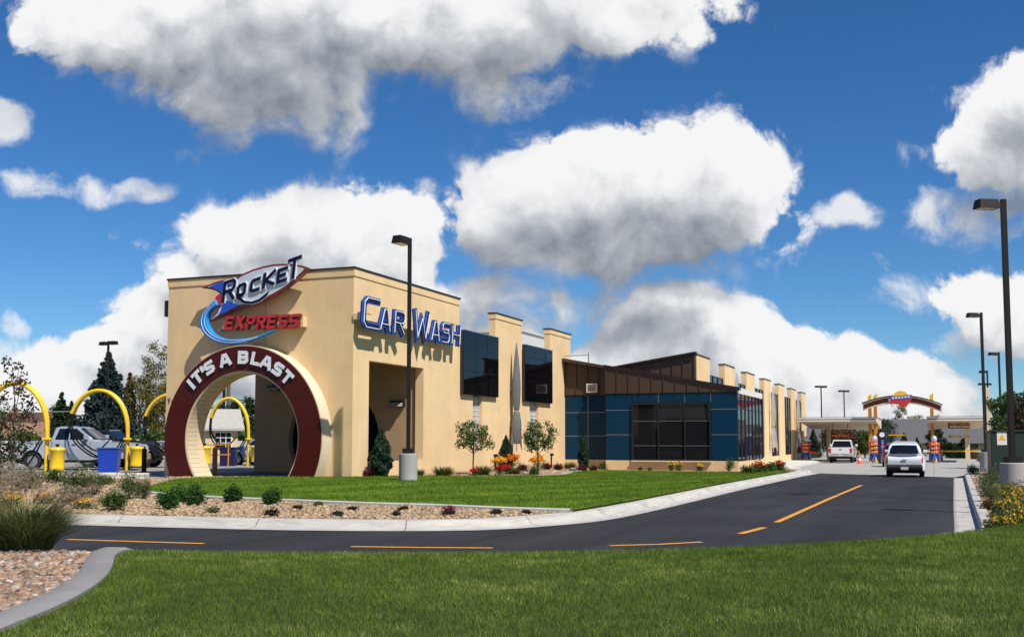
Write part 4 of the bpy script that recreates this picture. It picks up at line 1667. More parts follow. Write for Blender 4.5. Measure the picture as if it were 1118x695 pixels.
# long leg of the R as an underline sweep
lst = [(262, 322.5), (268, 328.3), (276, 329.3), (284, 326.5), (291, 321), (296, 316.2), (293, 322.6), (285, 328.9), (277, 331.8), (267, 331), (259, 325.5)]
pl = fp(lst)
sp_(mo, inset(pl, -.025), XS - .022, XS - .06)
sp_(mf, pl, XS - .062, XS - .083)
lt = shift(mo, S0_).build('lettering', M['white'], SGN)
shift(mf, S0_).build('letter_face', M['navy'], lt)
# swoosh
outer = [(236.5, 327.2), (232, 331), (226.3, 337.8), (222, 343.4), (220.5, 348.6), (219.9, 352.8), (220.5, 357), (222.3, 361), (225.1, 364.9), (229, 368.4), (233.3, 371.2), (239, 373.7), (244.9, 375.2), (250.5, 375.8), (256.5, 375.7), (263.5, 374.8), (270.5, 373.3), (278, 371), (285.6, 368), (294, 364.4), (303.5, 359.6)]
inner = [(291.4, 363.8), (285.5, 366.2), (279.8, 367.9), (274, 369.2), (268.1, 370), (262, 370.4), (256.5, 370.4), (250.5, 369.9), (244.9, 368.9), (240, 367.2), (235.6, 364.7), (232.3, 361.8), (229.8, 358.4), (228.2, 354.6), (227.4, 350.6), (227.8, 346.5), (229.2, 342.4), (232.5, 338), (239, 333.2)]
XW = XS - .02
swo, swi = fp(outer, XW), fp(inner, XW)
sw = shift(sp_(MB(), swo + swi, XW - .12, XW + .1), S0_).build('swoosh', M['cyan'], SGN, bevel=.02)
m = MB()
no_, ni_ = len(swo), len(swi)
for k, (t, rr) in enumerate(((.3, .009), (.72, .009))):
    pts = []
    for i in range(18):
        q = i / 17 * .9
        a = Vector(swo[min(no_ - 1, int(q * (no_ - 1)))]).lerp(Vector(swo[min(no_ - 1, int(q * (no_ - 1)) + 1)]), q * (no_ - 1) % 1)
        qi = (1 - q) * (ni_ - 1)
        b = Vector(swi[int(qi)]).lerp(Vector(swi[min(ni_ - 1, int(qi) + 1)]), qi % 1)
        p = a.lerp(b, t)
        pts.append((XW - .135, p[0], p[1]))
    m.tube(pts, rr, 6)
shift(m, S0_).build('neon_tubes', M['neon'], sw)
# EXPRESS
y0, z0 = PX(244.0, 360.4, XS)
y1, z1 = PX(327.0, 358.0, XS)
m, mf = MB(), MB()
hE = .5
tot = y0 - y1
wE = tot / 7
for i, ch in enumerate('EXPRESS'):
    fn = lambda u, v, d, i=i: (d, y0 - i * wE * .995 - u, z0 + (z1 - z0) * i / 7 + v)
    stroke_glyph(m, ch, wE * .84, hE, .12, XS + .16, XS - .02, fn, slant=-.0)
    stroke_glyph(mf, ch, wE * .84 - .03, hE - .03, .085, XS - .022, XS - .03, lambda u, v, d, fn=fn: fn(u + .015, v + .015, d))
for q in (m, mf):
    # italic: lean to the right of the reader
    q.v = [(p[0], p[1] - (p[2] - z0) * .22, p[2]) for p in q.v]
ex_ = shift(m, S0_).build('lettering', M['sign_red'], SGN)
shift(mf, S0_).build('letter_face', M['bright_red'], ex_)
ya, za = PX(245, 361, XS + .3)
yb, zb_ = PX(333, 346, XS + .3)
shift(MB().box(XS + .17, yb, za + .02, -.02, ya, zb_ + .02), S0_).build('raceway', M['stucco'], SGN)
m = MB()
for (a, b) in ((300, 300), (262, 318), (285, 320), (236, 360)):
    y, z = PX(a, b, XS)
    shift(MB().tube([(XS + .15, y, z), (-.01, y, z)], .035, 6), S0_).build('bracket', M['alu'], SGN)

# CAR WASH
YS = -.45
CWS = empty('letter_sign', W(3.9, YS, 5.6 + PAD), RZ, 'blue outlined sign letters on a raceway high on the long tan wall', 'sign')
C0_ = (3.9, YS, 5.6)
for ch, xa, xb, za, zb in (('C', -.22, 1.05, 5.12, 6.28), ('A', .98, 1.86, 5.12, 6.02), ('R', 2.06, 2.98, 5.12, 6.05), ('W', 3.66, 5.06, 5.12, 6.27), ('A', 5.14, 6.0, 5.12, 6.0), ('S', 6.12, 6.92, 5.14, 6.03), ('H', 7.06, 7.98, 5.14, 6.03)):
    fn = lambda u, v, d, xa=xa, za=za: (xa + u, d, za + v)
    w, h = (xb - xa) * .96, zb - za
    a, b, c, e = MB(), MB(), MB(), MB()
    stroke_glyph(a, ch, w, h, .25, YS + .10, YS, fn, slant=.10)
    stroke_glyph(e, ch, w, h, .255, YS + .04, YS - .006, lambda u, v, d, fn=fn: fn(u - .008, v - .003, d), slant=.10)
    stroke_glyph(b, ch, w - .06, h - .06, .185, YS - .001, YS - .02, lambda u, v, d, fn=fn: fn(u + .03, v + .03, d), slant=.10)
    stroke_glyph(c, ch, w - .11, h - .11, .026, YS - .025, YS - .05, lambda u, v, d, fn=fn: fn(u + .055, v + .055, d), slant=.10, ext=.0)
    l = shift(a, C0_).build('letter', M['letter_blue'], CWS)
    shift(e, C0_).build('letter_edge', M['letter_cyan'], l)
    shift(b, C0_).build('letter_face', M['navy'], l)
    shift(c, C0_).build('neon_tube', M['neon'], l)
shift(MB().box(-.05, YS + .11, 5.45, 8.0, -.01, 5.66), C0_).build('raceway', M['stucco'], CWS)


# rocket sculptures on the pilasters
def sculpture(x, y, z0, h, label, mat):
    r = empty('rocket_sculpture', W(x, y, z0 + PAD), RZ, label, 'sculpture', 'metal rockets mounted on the pilasters')
    k = h / 5.15
    q = 1.0
    prof = [(.03, 1.9), (.12, 1.92), (.15, 2.1), (.185, 2.6), (.195, 2.95), (.18, 3.4), (.14, 4.0), (.085, 4.6), (.03, 5.05), (.0, 5.15)]
    MB().lathe([(a * q, b * k) for a, b in prof], 10).build('body', mat, r, smooth=True, angle=30)
    prof = [(.13, .35), (.19, .6), (.235, 1.0), (.225, 1.35), (.17, 1.7), (.13, 1.88)]
    MB().lathe([(a * q, b * k) for a, b in prof], 10).build('engine', mat, r, smooth=True, angle=30)
    for an in (0, 120, 240):
        m = MB()
        a = R(an + 20)
        fn = lambda u, v, w, a=a: (u * math.cos(a) - w * math.sin(a), u * math.sin(a) + w * math.cos(a), v)
        m.prism([(.18, 1.25 * k), (.27, .8 * k), (.30, .0), (.22, .25 * k), (.12, .5 * k)], -.015, .015, fn)
        m.build('fin', mat, r)
    MB().box(-.05, .1, 2.9 * k, .05, -y - .02 if y > -1 else .25, 3.0 * k).box(-.05, .1, 1.2 * k, .05, -y - .02 if y > -1 else .25, 1.3 * k).build('bracket', mat, r)
    return r


sculpture(14.72, -.34, .78, 5.12, 'grey metal rocket sculpture between the two black windows of the tan wall', M['steel'])
for i, lb in ((1, 'silver rocket strip showing just above the sloping wing roof'), (3, 'silver rocket strip on the pilaster beside the wing glass'), (5, 'silver rocket strip on the pilaster nearest the canopy')):
    sculpture(PIL[i] + 2.4, QY - .36, .35, 5.3, lb, M['steel_pale'])

# ================================================================ lamps
M['lamp_dark'] = plain('lamp_bronze', (.016, .014, .013), .5, .3, spec=.3)
M['lamp_conc'] = concrete_mat('lamp_concrete', (.36, .36, .355))


def lamp(x, y, z, top, heads, label, base=.93, rad=.32, group='dark shoebox lamp posts', pole=.062):
    r = empty('lamp_post', (x, y, z), 0, label, 'lamp post', group)
    if base:
        MB().lathe([(rad, -.3), (rad, base - .02), (rad - .02, base)], 24).build('concrete_base', M['lamp_conc'], r, smooth=True, angle=40)
    else:
        base = 0.0
    h = top - z
    m = MB().box(-pole, -pole, base + .03, pole, pole, h)
    m.build('pole', M['lamp_dark'], r)
    MB().box(-.17, -.17, base, .17, .17, base + .16).build('base_plate', M['lamp_dark'], r)
    for a in heads:
        c, s = math.cos(R(a)), math.sin(R(a))
        fn = lambda u, v, w, c=c, s=s: (u * c - v * s, u * s + v * c, w)
        m = MB()
        vs = [fn(u, v, w) for w, q in ((h - .27, 0), (h - .03, .04)) for u, v in ((.20 + q, -.18 + q), (.80 - q, -.18 + q), (.80 - q, .18 - q), (.20 + q, .18 - q))]
        m.add(vs, [(0, 3, 2, 1), (4, 5, 6, 7), (0, 1, 5, 4), (1, 2, 6, 5), (2, 3, 7, 6), (3, 0, 4, 7)])
        hd = m.build('lamp_head', M['lamp_dark'], r)
        m = MB()
        m.add([fn(u, v, w) for w in (h - .21, h - .11) for u, v in ((.05, -.05), (.21, -.05), (.21, .05), (.05, .05))], [(0, 3, 2, 1), (4, 5, 6, 7), (0, 1, 5, 4), (1, 2, 6, 5), (2, 3, 7, 6), (3, 0, 4, 7)])
        m.build('arm', M['lamp_dark'], r)
        m = MB()
        m.add([fn(u, v, h - .272) for u, v in ((.26, -.13), (.75, -.13), (.75, .13), (.26, .13))], [(0, 3, 2, 1)])
        m.build('lens', M['lens_pale'], hd)
    return r


M['lens_pale'] = plain('lamp_glass', (.45, .42, .33), .2)
p = G(445.5, 526, .345)
lamp(p.x, p.y, ZL(p.x, p.y), 8.06, [243], 'lamp post on a grey concrete base standing on the lawn before the tan wall', .9, .292)
lamp(13.25, 28.5, .13, 8.12, [190], 'tallest lamp post beside the yellow flowers at the kerb')
lamp(25.1, 57.0, .09, 8.45, [190], 'lamp post second along the kerb, before the tan pylon')
lamp(36.9, 81, -.1, 8.3, [190], 'lamp post rising from behind the green tree crown')
lamp(46.2, 104, -.3, 8.4, [190], 'thin lamp post between the tan pylon and the dark green cabinet', group='dark shoebox lamp posts')
lamp(55.2, 125, -.3, 8.3, [190, 10], 'farthest small lamp post, hidden behind the tan pylon')
lamp(-27.6, 73, .318, 8.4, [150, 330], 'twin-headed lamp post in front of the blue spruce')
lamp(37.8, 131, -.3, 8.3, [20, 200], 'far lamp post seen just right of the last pilaster')
lamp(44.3, 143, -.3, 8.3, [20, 200], 'far lamp post between the pilasters and the canopy arch')
lamp(13.7, 20.9, .14, 8.2, [170], 'lamp post just out of view that throws the thin shadow over the road')

# ================================================================ canopy of the pay lanes
OC = (67.0, -14.0, -.63)
CAN = empty('pay_lane_canopy', W(OC[0], OC[1], OC[2] + PAD), RZ, 'tan flat canopy over the pay lanes with an arched sign beam', 'canopy')
M['canopy_tan'] = plain('canopy_tan', (.68, .55, .39), .7, var=.08)
M['amber'] = plain('amber_paint', (.55, .22, .015), .45)
M['yellow'] = plain('yellow_paint', (.80, .50, .02), .4)


def cprism(poly, y0, y1, name, mat, parent):
    m = MB().prism(poly, y0, y1, lambda u, v, w: (u, w, v))
    return shift(m, OC).build(name, mat, parent)


for (ya, yb) in ((-13.9, -7.3), (-22.75, -18.05)):
    rf = cprism([(67.02, 2.98), (67.02, 3.28), (78, 3.28), (78, 2.36)], ya + .02, yb - .02, 'canopy_roof', M['canopy_tan'], CAN)
    cprism([(66.94, 3.16), (66.94, 3.30), (78.05, 3.30), (78.05, 3.2835), (67.0, 3.2835), (67.0, 3.16)], ya, yb, 'trim', M['white_trim'], rf)
    cprism([(66.96, 2.96), (66.96, 3.08), (67.015, 3.08), (67.015, 2.96)], ya, yb, 'trim', M['white_trim'], rf)
    cprism([(66.936, 3.302), (66.936, 3.33), (78.1, 3.33), (78.1, 3.302)], ya - .03, yb + .03, 'coping', M['coping'], rf)
    cprism([(66.985, 3.08), (66.985, 3.16), (67.015, 3.16), (67.015, 3.08)], ya, yb, 'trim_gap', M['maroon'], rf)
for y in (-13.2, -13.68, -18.48):
    m = MB().prism([(y - .15, -.7), (y + .15, -.7), (y + .15, 5.25), (y - .15, 5.5)], 71.0, 71.3, frontX)
    c = shift(m, OC).build('column', M['amber'], CAN)
    shift(MB().prism([(y - .155, 4.62), (y + .155, 4.62), (y + .155, 5.26), (y - .155, 5.52)], 70.99, 71.31, frontX), OC).build('column_lit_top', M['yellow'], c)  # thin sleeve in brighter yellow: the sunlit column top is put into the colour
m = MB()
shift(m.box(66.9, -23.1, -.7, 67.4, -22.8, 5.75), OC).build('end_pylon', M['canopy_tan'], CAN)
for y in (-9.0, -21.5):
    shift(MB().box(76.8, y - .2, -.7, 77.2, y + .2, 2.5), OC).build('column', M['canopy_tan'], CAN)


def arcpoly(y0, y1, z0, z1, sag, th, n=26):
    top, bot = [], []
    for i in range(n + 1):
        t = i / n
        y = lerp(y0, y1, t)
        z = lerp(z0, z1, t) + sag * 4 * t * (1 - t)
        top.append((y, z))
        bot.append((y, z - th))
    return top + bot[::-1]


bm_ = shift(MB().prism(arcpoly(-19.3, -12.85, 4.28, 4.48, .72, .62), 66.3, 66.95, frontX), OC).build('arch_beam', M['cream'], CAN)
shift(MB().prism(arcpoly(-19.2, -12.95, 4.18, 4.37, .72, .36), 66.27, 66.299, frontX), OC).build('beam_face', M['maroon'], bm_)
shift(MB().prism(arcpoly(-19.36, -12.79, 4.36, 4.55, .72, .06), 66.2, 67.0, frontX), OC).build('coping', M['coping'], bm_)
# badge in the middle of the beam
BY, BZ = -16.02, 4.86
half = [(BY + .62 * math.cos(t), BZ + .18 + .50 * math.sin(t)) for t in np.linspace(0, math.pi, 16)]
bd = shift(MB().prism(half, 66.1, 66.26, frontX), OC).build('badge', M['yellow'], CAN)
shift(MB().prism([(BY - .92, BZ - .02), (BY + .86, BZ - .12), (BY + .86, BZ + .2), (BY - .92, BZ + .34)], 66.02, 66.098, frontX), OC).build('badge_band', plain('badge_violet', (.16, .12, .34), .4), bd)
shift(MB().prism([(BY - .9, BZ - .06), (BY - .5, BZ - .62), (BY - .1, BZ - .8), (BY + .2, BZ - .5), (BY + .9, BZ - .42), (BY + .88, BZ - .14)], 66.0, 66.09, frontX), OC).build('badge_flame', M['bright_red'], bd)
m = MB()
for i in range(6):
    y = BY - .7 + i * .25
    m.box(65.99, y, BZ + .04 - i * .02 + .05, 66.018, y + .15, BZ + .22 - i * .02)
shift(m, OC).build('badge_lettering', M['white'], bd)
arc = [(66.1, BY + .95 * math.cos(t), BZ - .05 + .8 * math.sin(t)) for t in np.linspace(math.pi * .02, -math.pi * .4, 14)]
shift(MB().tube(arc, .05, 6), OC).build('badge_ring', M['white'], bd)


# ---- kiosks
M['kiosk_red'] = plain('kiosk_red', (.58, .03, .02), .3, coat=.3)
M['kiosk_blue'] = plain('kiosk_blue', (.03, .10, .50), .3, coat=.3)
M['kiosk_silver'] = plain('kiosk_silver', (.62, .66, .70), .3, .5)
M['panel_yellow'] = plain('panel_yellow', (.75, .45, .15), .4)
M['navy_box'] = plain('navy_cabinet', (.010, .012, .06), .35)


def kiosk(px, py, label, h=2.3):
    p = G(px, py, -.28)
    p.z = ZR(p.x, p.y)
    r = empty('pay_kiosk', p, RZ, label, 'kiosk', 'rocket-shaped pay kiosks')
    s = h / 2.3
    MB().lathe([(.2 * s, 0), (.26 * s, .12), (.16 * s, .55 * s), (.0, .56 * s)], 14).build('foot', M['yellow'], r, smooth=True)
    for i in range(5):
        a = i / 5 * 2 * math.pi + R(180)
        fn = lambda u, v, w, a=a: (u * math.cos(a) - w * math.sin(a), u * math.sin(a) + w * math.cos(a), v)
        m = MB().prism([(.12 * s, .85 * s), (.42 * s, .8 * s), (.46 * s, .12), (.3 * s, .42 * s), (.16 * s, .45 * s)], -.09, .09, fn)
        m.build('fin', M['kiosk_blue'], r)
    prof = [(.3 * s, .72 * s)]
    for k in range(3):
        z = (.76 + .32 * k) * s
        q = (.36 + .05 * k) * s
        prof += [(q - .05, z), (q, z + .05 * s), (q + .015, z + .15 * s), (q, z + .25 * s), (q - .06, z + .3 * s)]
    prof += [(.28 * s, 1.74 * s), (.2 * s, 1.78 * s)]
    bd_ = MB().lathe(prof, 18).build('body', M['kiosk_red'], r, smooth=True, angle=60)
    for k in range(3):
        m = MB()
        z = (.80 + .32 * k) * s
        q = (.385 + .05 * k) * s
        for j in (-1, 0, 1):
            a = math.pi + j * .42
            m.box(-q - .03 if j == 0 else -q * .96 - .02, j * .17 - .055, z + .03, -q + .02, j * .17 + .055, z + .2 * s)
        m.build('price_panel', M['panel_yellow'], bd_)
    MB().lathe([(.17 * s, 1.78 * s), (.23 * s, 1.88 * s), (.25 * s, 2.02 * s), (.2 * s, 2.17 * s), (.09 * s, 2.27 * s), (.0, 2.3 * s)], 16).build('dome', M['kiosk_silver'], r, smooth=True)
    return r


kiosk(880, 503.2, 'shaded red and blue rocket kiosk beside the parked white pickup')
kiosk(955.2, 505.2, 'red and blue rocket kiosk beside the navy totem')
kiosk(1020.5, 505.2, 'red and blue rocket kiosk at the lifted yellow barrier')
p = G(964, 506.2, -.27)
r = empty('sign_totem', p, RZ, 'slim navy totem with a white disc beside the red kiosk', 'totem')
MB().box(-.2, -.34, 0, .2, .34, 2.2).build('cabinet', M['navy_box'], r, bevel=.04)
MB().lathe([(.0, 0), (.36, .02), (.42, .2), (.36, .42), (.0, .46)], 16, (0, 0, 2.12)).build('head', M['navy_box'], r, smooth=True)
m = MB()
m.v = []
m.add([(-.43, .2 * math.cos(t), 2.35 + .2 * math.sin(t)) for t in np.linspace(0, 2 * math.pi, 17)[:-1]] + [(-.40, .2 * math.cos(t), 2.35 + .2 * math.sin(t)) for t in np.linspace(0, 2 * math.pi, 17)[:-1]],
      [tuple(range(16))[::-1], tuple(range(16, 32))] + [(i, (i + 1) % 16, 16 + (i + 1) % 16, 16 + i) for i in range(16)])
m.build('disc', M['white'], r)
m = MB()
for k in range(6):
    z = 1.86 - k * .17
    m.box(-.215, -.09 - (k % 2) * .03, z, -.201, .10 - (k % 3) * .03, z + .09)
m.build('panel_marks', plain('pale_blue_marks', (.35, .42, .70), .4), r)
MB().box(-.23, -.16, .2, -.201, .12, .62).build('notice', M['white'], r)

# cone, gate and signs under the canopy
p = G(938.5, 506.2, -.25)
r = empty('traffic_cone', p, .3, 'orange traffic cone behind the white pickup', 'cone')
M['cone'] = plain('cone_orange', (.85, .12, .03), .5)
MB().lathe([(.17, .04), (.035, .74), (.0, .75)], 18).build('cone_body', M['cone'], r, smooth=True)
MB().box(-.22, -.22, 0, .22, .22, .045).build('foot', M['cone'], r)
MB().lathe([(.122, .30), (.09, .46)], 18).build('white_collar', M['white'], r, smooth=True)
p = G(1027.5, 503, -.28)
r = empty('barrier_gate', p, RZ, 'yellow barrier arm lowered across the right-hand lane', 'barrier')
MB().box(-.18, -.18, 0, .18, .18, 1.05).build('gate_post', M['amber'], r, bevel=.02)
MB().box(-.26, -3.1, .86, -.2, .2, .98).build('gate_arm', M['yellow'], r)


def lane_sign(px, py, Y, w, h, rows, label):
    p = at(px, py, Y)
    r = empty('lane_sign', p, RZ, label, 'sign', 'hanging lane signs')
    MB().box(-.04, -w / 2, -h / 2, .04, w / 2, h / 2).build('board', M['lamp_dark'], r)
    for k, (mat, z0, z1, n) in enumerate(rows):
        m = MB()
        for i in range(n):
            y = -w / 2 + .06 + (w - .12) * i / n
            m.box(-.06, y, z0, -.041, y + (w - .12) / n * (.62 + .25 * ((i * 7 + k * 3) % 4) / 4), z1)
        m.build('lettering', mat, r)
    return r


M['led_y'] = plain('led_yellow', (.75, .42, .02), .5, emit=((.9, .45, .03), .12))
M['led_r'] = plain('led_red', (.7, .12, .02), .5, emit=((.9, .15, .03), .12))
r = lane_sign(1047, 464.2, 94, 1.75, .5, [(M['amber'], .02, .24, 8), (M['white'], -.16, -.05, 7)], 'black board with amber and white lettering under the right-hand canopy')
MB().box(-.03, -.62, .25, .03, -.58, .75).box(-.03, .58, .25, .03, .62, .75).box(-.03, -.62, .75, .03, .62, .79).build('hanger', M['lamp_dark'], r)
lane_sign(1047, 476.2, 98, 1.7, .18, [(M['led_y'], -.07, .07, 9)], 'lit amber message bar under the right-hand canopy')
r = lane_sign(917.5, 475.4, 98, 1.65, .18, [(M['led_r'], -.07, .07, 10)], 'lit orange message bar above the white pickup')
MB().box(-.03, -.68, .09, .03, -.64, 1.2).box(-.03, .64, .09, .03, .68, 1.2).build('hanger', M['lamp_dark'], r)
lane_sign(979, 474.6, 98, 1.6, .14, [(M['led_y'], -.06, .06, 12)], 'lit yellow message bar above the white wagon')

# dark green utility cabinet on the right
r = empty('utility_cabinet', (22.3, 46.0, .15), RZ - R(90) + R(4), 'dark green utility cabinet with a white warning sticker', 'cabinet')
M['cab_green'] = plain('cabinet_green', (.012, .030, .022), .5, var=.1)
MB().box(-1.75, -.7, 0, -.2, .7, 1.86).build('housing', M['cab_green'], r, bevel=.03)
MB().box(-.19, -.65, 0, 2.4, .75, 1.66).build('housing', M['cab_green'], r, bevel=.03)
MB().box(-1.8, -.75, 1.861, -.15, .75, 1.92).build('lid', M['cab_green'], r, bevel=.02)
m = MB().box(-1.5, -.712, 1.3, -1.12, -.703, 1.84)
st = m.build('warning_sticker', M['white'], r)
MB().add([(-1.46, -.716, 1.5), (-1.16, -.716, 1.5), (-1.31, -.716, 1.76)], [(0, 1, 2)]).build('sticker_triangle', M['yellow'], st)
for x in (.3, 1.2):
    MB().box(x, -.665, .1, x + .8, -.652, 1.5).build('door', M['cab_green'], r, bevel=.005)

# ================================================================ vehicles
M['tyre'] = plain('tyre_rubber', (.012, .012, .012), .8)
M['rim'] = plain('wheel_rim', (.45, .46, .48), .3, .8)
M['car_glass'] = plain('car_glass', (.008, .009, .011), .04, spec=.5)
M['black_trim'] = plain('black_trim', (.012, .012, .013), .55)
M['chrome'] = plain('chrome', (.65, .66, .68), .15, .9)
M['tail_red'] = plain('tail_lamp', (.45, .012, .012), .2, coat=.5)
M['head_glass'] = plain('headlamp_glass', (.62, .64, .66), .12, .3)
M['plate'] = plain('number_plate', (.55, .56, .60), .4)


def resample_closed(pts, step):
    out = []
    n = len(pts)
    for i in range(n):
        a, b = Vector(pts[i]), Vector(pts[(i + 1) % n])
        k = max(1, int(round((b - a).length / step)))
        for j in range(k):
            out.append(a.lerp(b, j / k))
    return out


def shell(name, prof, wf, mat, parent, step=.11, bevel=.04):
    """car bodywork: a side outline whose half width varies along length and height"""
    area = sum(prof[i][0] * prof[(i + 1) % len(prof)][1] - prof[(i + 1) % len(prof)][0] * prof[i][1] for i in range(len(prof)))
    if area < 0: prof = prof[::-1]
    pts = resample_closed(prof, step)
    n = len(pts)
    P_ = np.array([(p.x, p.y) for p in pts])
    a, b = P_.min(0), P_.max(0)
    gx, gz = np.meshgrid(np.arange(a[0] + .06, b[0], step), np.arange(a[1] + .06, b[1], step))
    g = np.stack([gx.ravel(), gz.ravel()], 1)
    g = g[in_poly(g, P_)]
    d = np.sqrt(((P_[None] - g[:, None]) ** 2).sum(2)).min(1) if len(g) else np.zeros(0)
    g = g[d > step * .45]
    r = delaunay_2d_cdt([Vector((float(q[0]), float(q[1]))) for q in P_] + [Vector((float(q[0]), float(q[1]))) for q in g], [(i, (i + 1) % n) for i in range(n)], [], 1, 1e-6)
    V2, F2 = r[0], r[2]
    m = MB()
    cr = (-1, -.93, -.6, 0, .6, .93, 1)
    base = {}
    vs = []
    for s in (-1, 1):
        for v in V2:
            vs.append((v.x, s * wf(v.x, v.y), v.y))
    k = len(V2)
    fs = []
    for f in F2:
        f = list(f)
        # outline orientation from the triangulation
        ar = sum(V2[f[i]].x * V2[f[(i + 1) % len(f)]].y - V2[f[(i + 1) % len(f)]].x * V2[f[i]].y for i in range(len(f)))
        if ar < 0: f = f[::-1]
        fs.append(tuple(f))                       # seen from -y
        fs.append(tuple(q + k for q in f[::-1]))
    m.add(vs, fs)
    rows = []
    for p in pts:
        w = wf(p.x, p.y)
        rows.append([(p.x, w * t, p.y) for t in cr])
    o = []
    for rr in rows: o += rr
    c = len(cr)
    fs = []
    for i in range(n):
        j = (i + 1) % n
        for q in range(c - 1):
            fs.append((i * c + q, i * c + q + 1, j * c + q + 1, j * c + q))
    m.add(o, fs)
    ob = m.build(name, mat, parent)
    bm = bmesh.new()
    bm.from_mesh(ob.data)
    bmesh.ops.remove_doubles(bm, verts=bm.verts, dist=1e-4)
    bmesh.ops.recalc_face_normals(bm, faces=bm.faces)
    bm.to_mesh(ob.data)
    bm.free()
    ob.data.polygons.foreach_set('use_smooth', [True] * len(ob.data.polygons))
    ob.data.set_sharp_from_angle(angle=R(50))
    if bevel:
        md = ob.modifiers.new('soft_edge', 'BEVEL')
        md.width = bevel
        md.segments = 3
        md.limit_method = 'ANGLE'
        md.angle_limit = R(48)
    return ob


def side_patch(name, poly, wf, off, mat, parent, sgn):
    pts = resample_closed(poly, .15)
    r = delaunay_2d_cdt([Vector((q.x, q.y)) for q in pts], [(i, (i + 1) % len(pts)) for i in range(len(pts))], [], 1, 1e-6)
    vs = [(v.x, sgn * (wf(v.x, v.y) + off), v.y) for v in r[0]] + [(v.x, sgn * (wf(v.x, v.y) - .01), v.y) for v in r[0]]
    k = len(r[0])
    fs = [tuple(f) for f in r[2]] + [tuple(i + k for i in f[::-1]) for f in r[2]]
    for i in range(len(pts)):
        pass
    o = MB().add(vs, fs).build(name, mat, parent)
    return o


def cross_patch(name, A, B, wa, wb, off, mat, parent, bow=.0):
    """pane lying across the car between outline points A and B"""
    A, B = Vector(A), Vector(B)
    t = (B - A).normalized()
    nrm = Vector((-t.y, t.x)) * off
    vs, fs = [], []
    ks = np.linspace(-1, 1, 9)
    for (P_, w) in ((A, wa), (B, wb)):
        for k in ks:
            q = P_ + nrm + nrm.normalized() * bow * (1 - k * k)
            vs.append((q.x, k * w, q.y))
    for i in range(8):
        fs.append((i, i + 1, 9 + i + 1, 9 + i))
    return MB().add(vs, fs).build(name, mat, parent, smooth=True)


def wheel(parent, x, y, r, w=.22):
    sgn = 1 if y > 0 else -1
    m = MB()
    prof = [(r * .62, -w / 2), (r * .93, -w / 2), (r, -w / 2 + .04), (r, w / 2 - .04), (r * .93, w / 2), (r * .62, w / 2)]
    vs, fs = [], []
    seg = 24
    for (q, z) in prof:
        for k in range(seg):
            a = 2 * math.pi * k / seg
            vs.append((x + q * math.cos(a), y + z, r + q * math.sin(a)))
    for i in range(len(prof) - 1):
        for k in range(seg):
            fs.append((i * seg + k, i * seg + (k + 1) % seg, (i + 1) * seg + (k + 1) % seg, (i + 1) * seg + k))
    m.add(vs, fs)
    t = m.build('wheel', M['tyre'], parent, smooth=True, angle=50)
    m = MB()
    yo = y + sgn * (w / 2 - .02)
    ring = [(x + r * .62 * math.cos(2 * math.pi * k / 20), yo, r + r * .62 * math.sin(2 * math.pi * k / 20)) for k in range(20)]
    m.add(ring + [(x, yo + sgn * .015, r)], [(k, (k + 1) % 20, 20) for k in range(20)])
    for k in range(5):
        a = 2 * math.pi * k / 5
        c, s = math.cos(a), math.sin(a)
        fn = lambda u, v, q: (x + u * c - v * s, yo + sgn * q, r + u * s + v * c)
        m.add([fn(.03, -.035, .03), fn(r * .6, -.05, .012), fn(r * .6, .05, .012), fn(.03, .035, .03)], [(0, 1, 2, 3)])
    m.build('rim', M['rim'], t)
    return t


def arch(xc, r, zb, zc, n=12):
    a0 = math.asin(max(-1, (zb - zc) / r))
    return [(xc + r * math.cos(a), zc + r * math.sin(a)) for a in np.linspace(math.pi - a0, a0, n)]


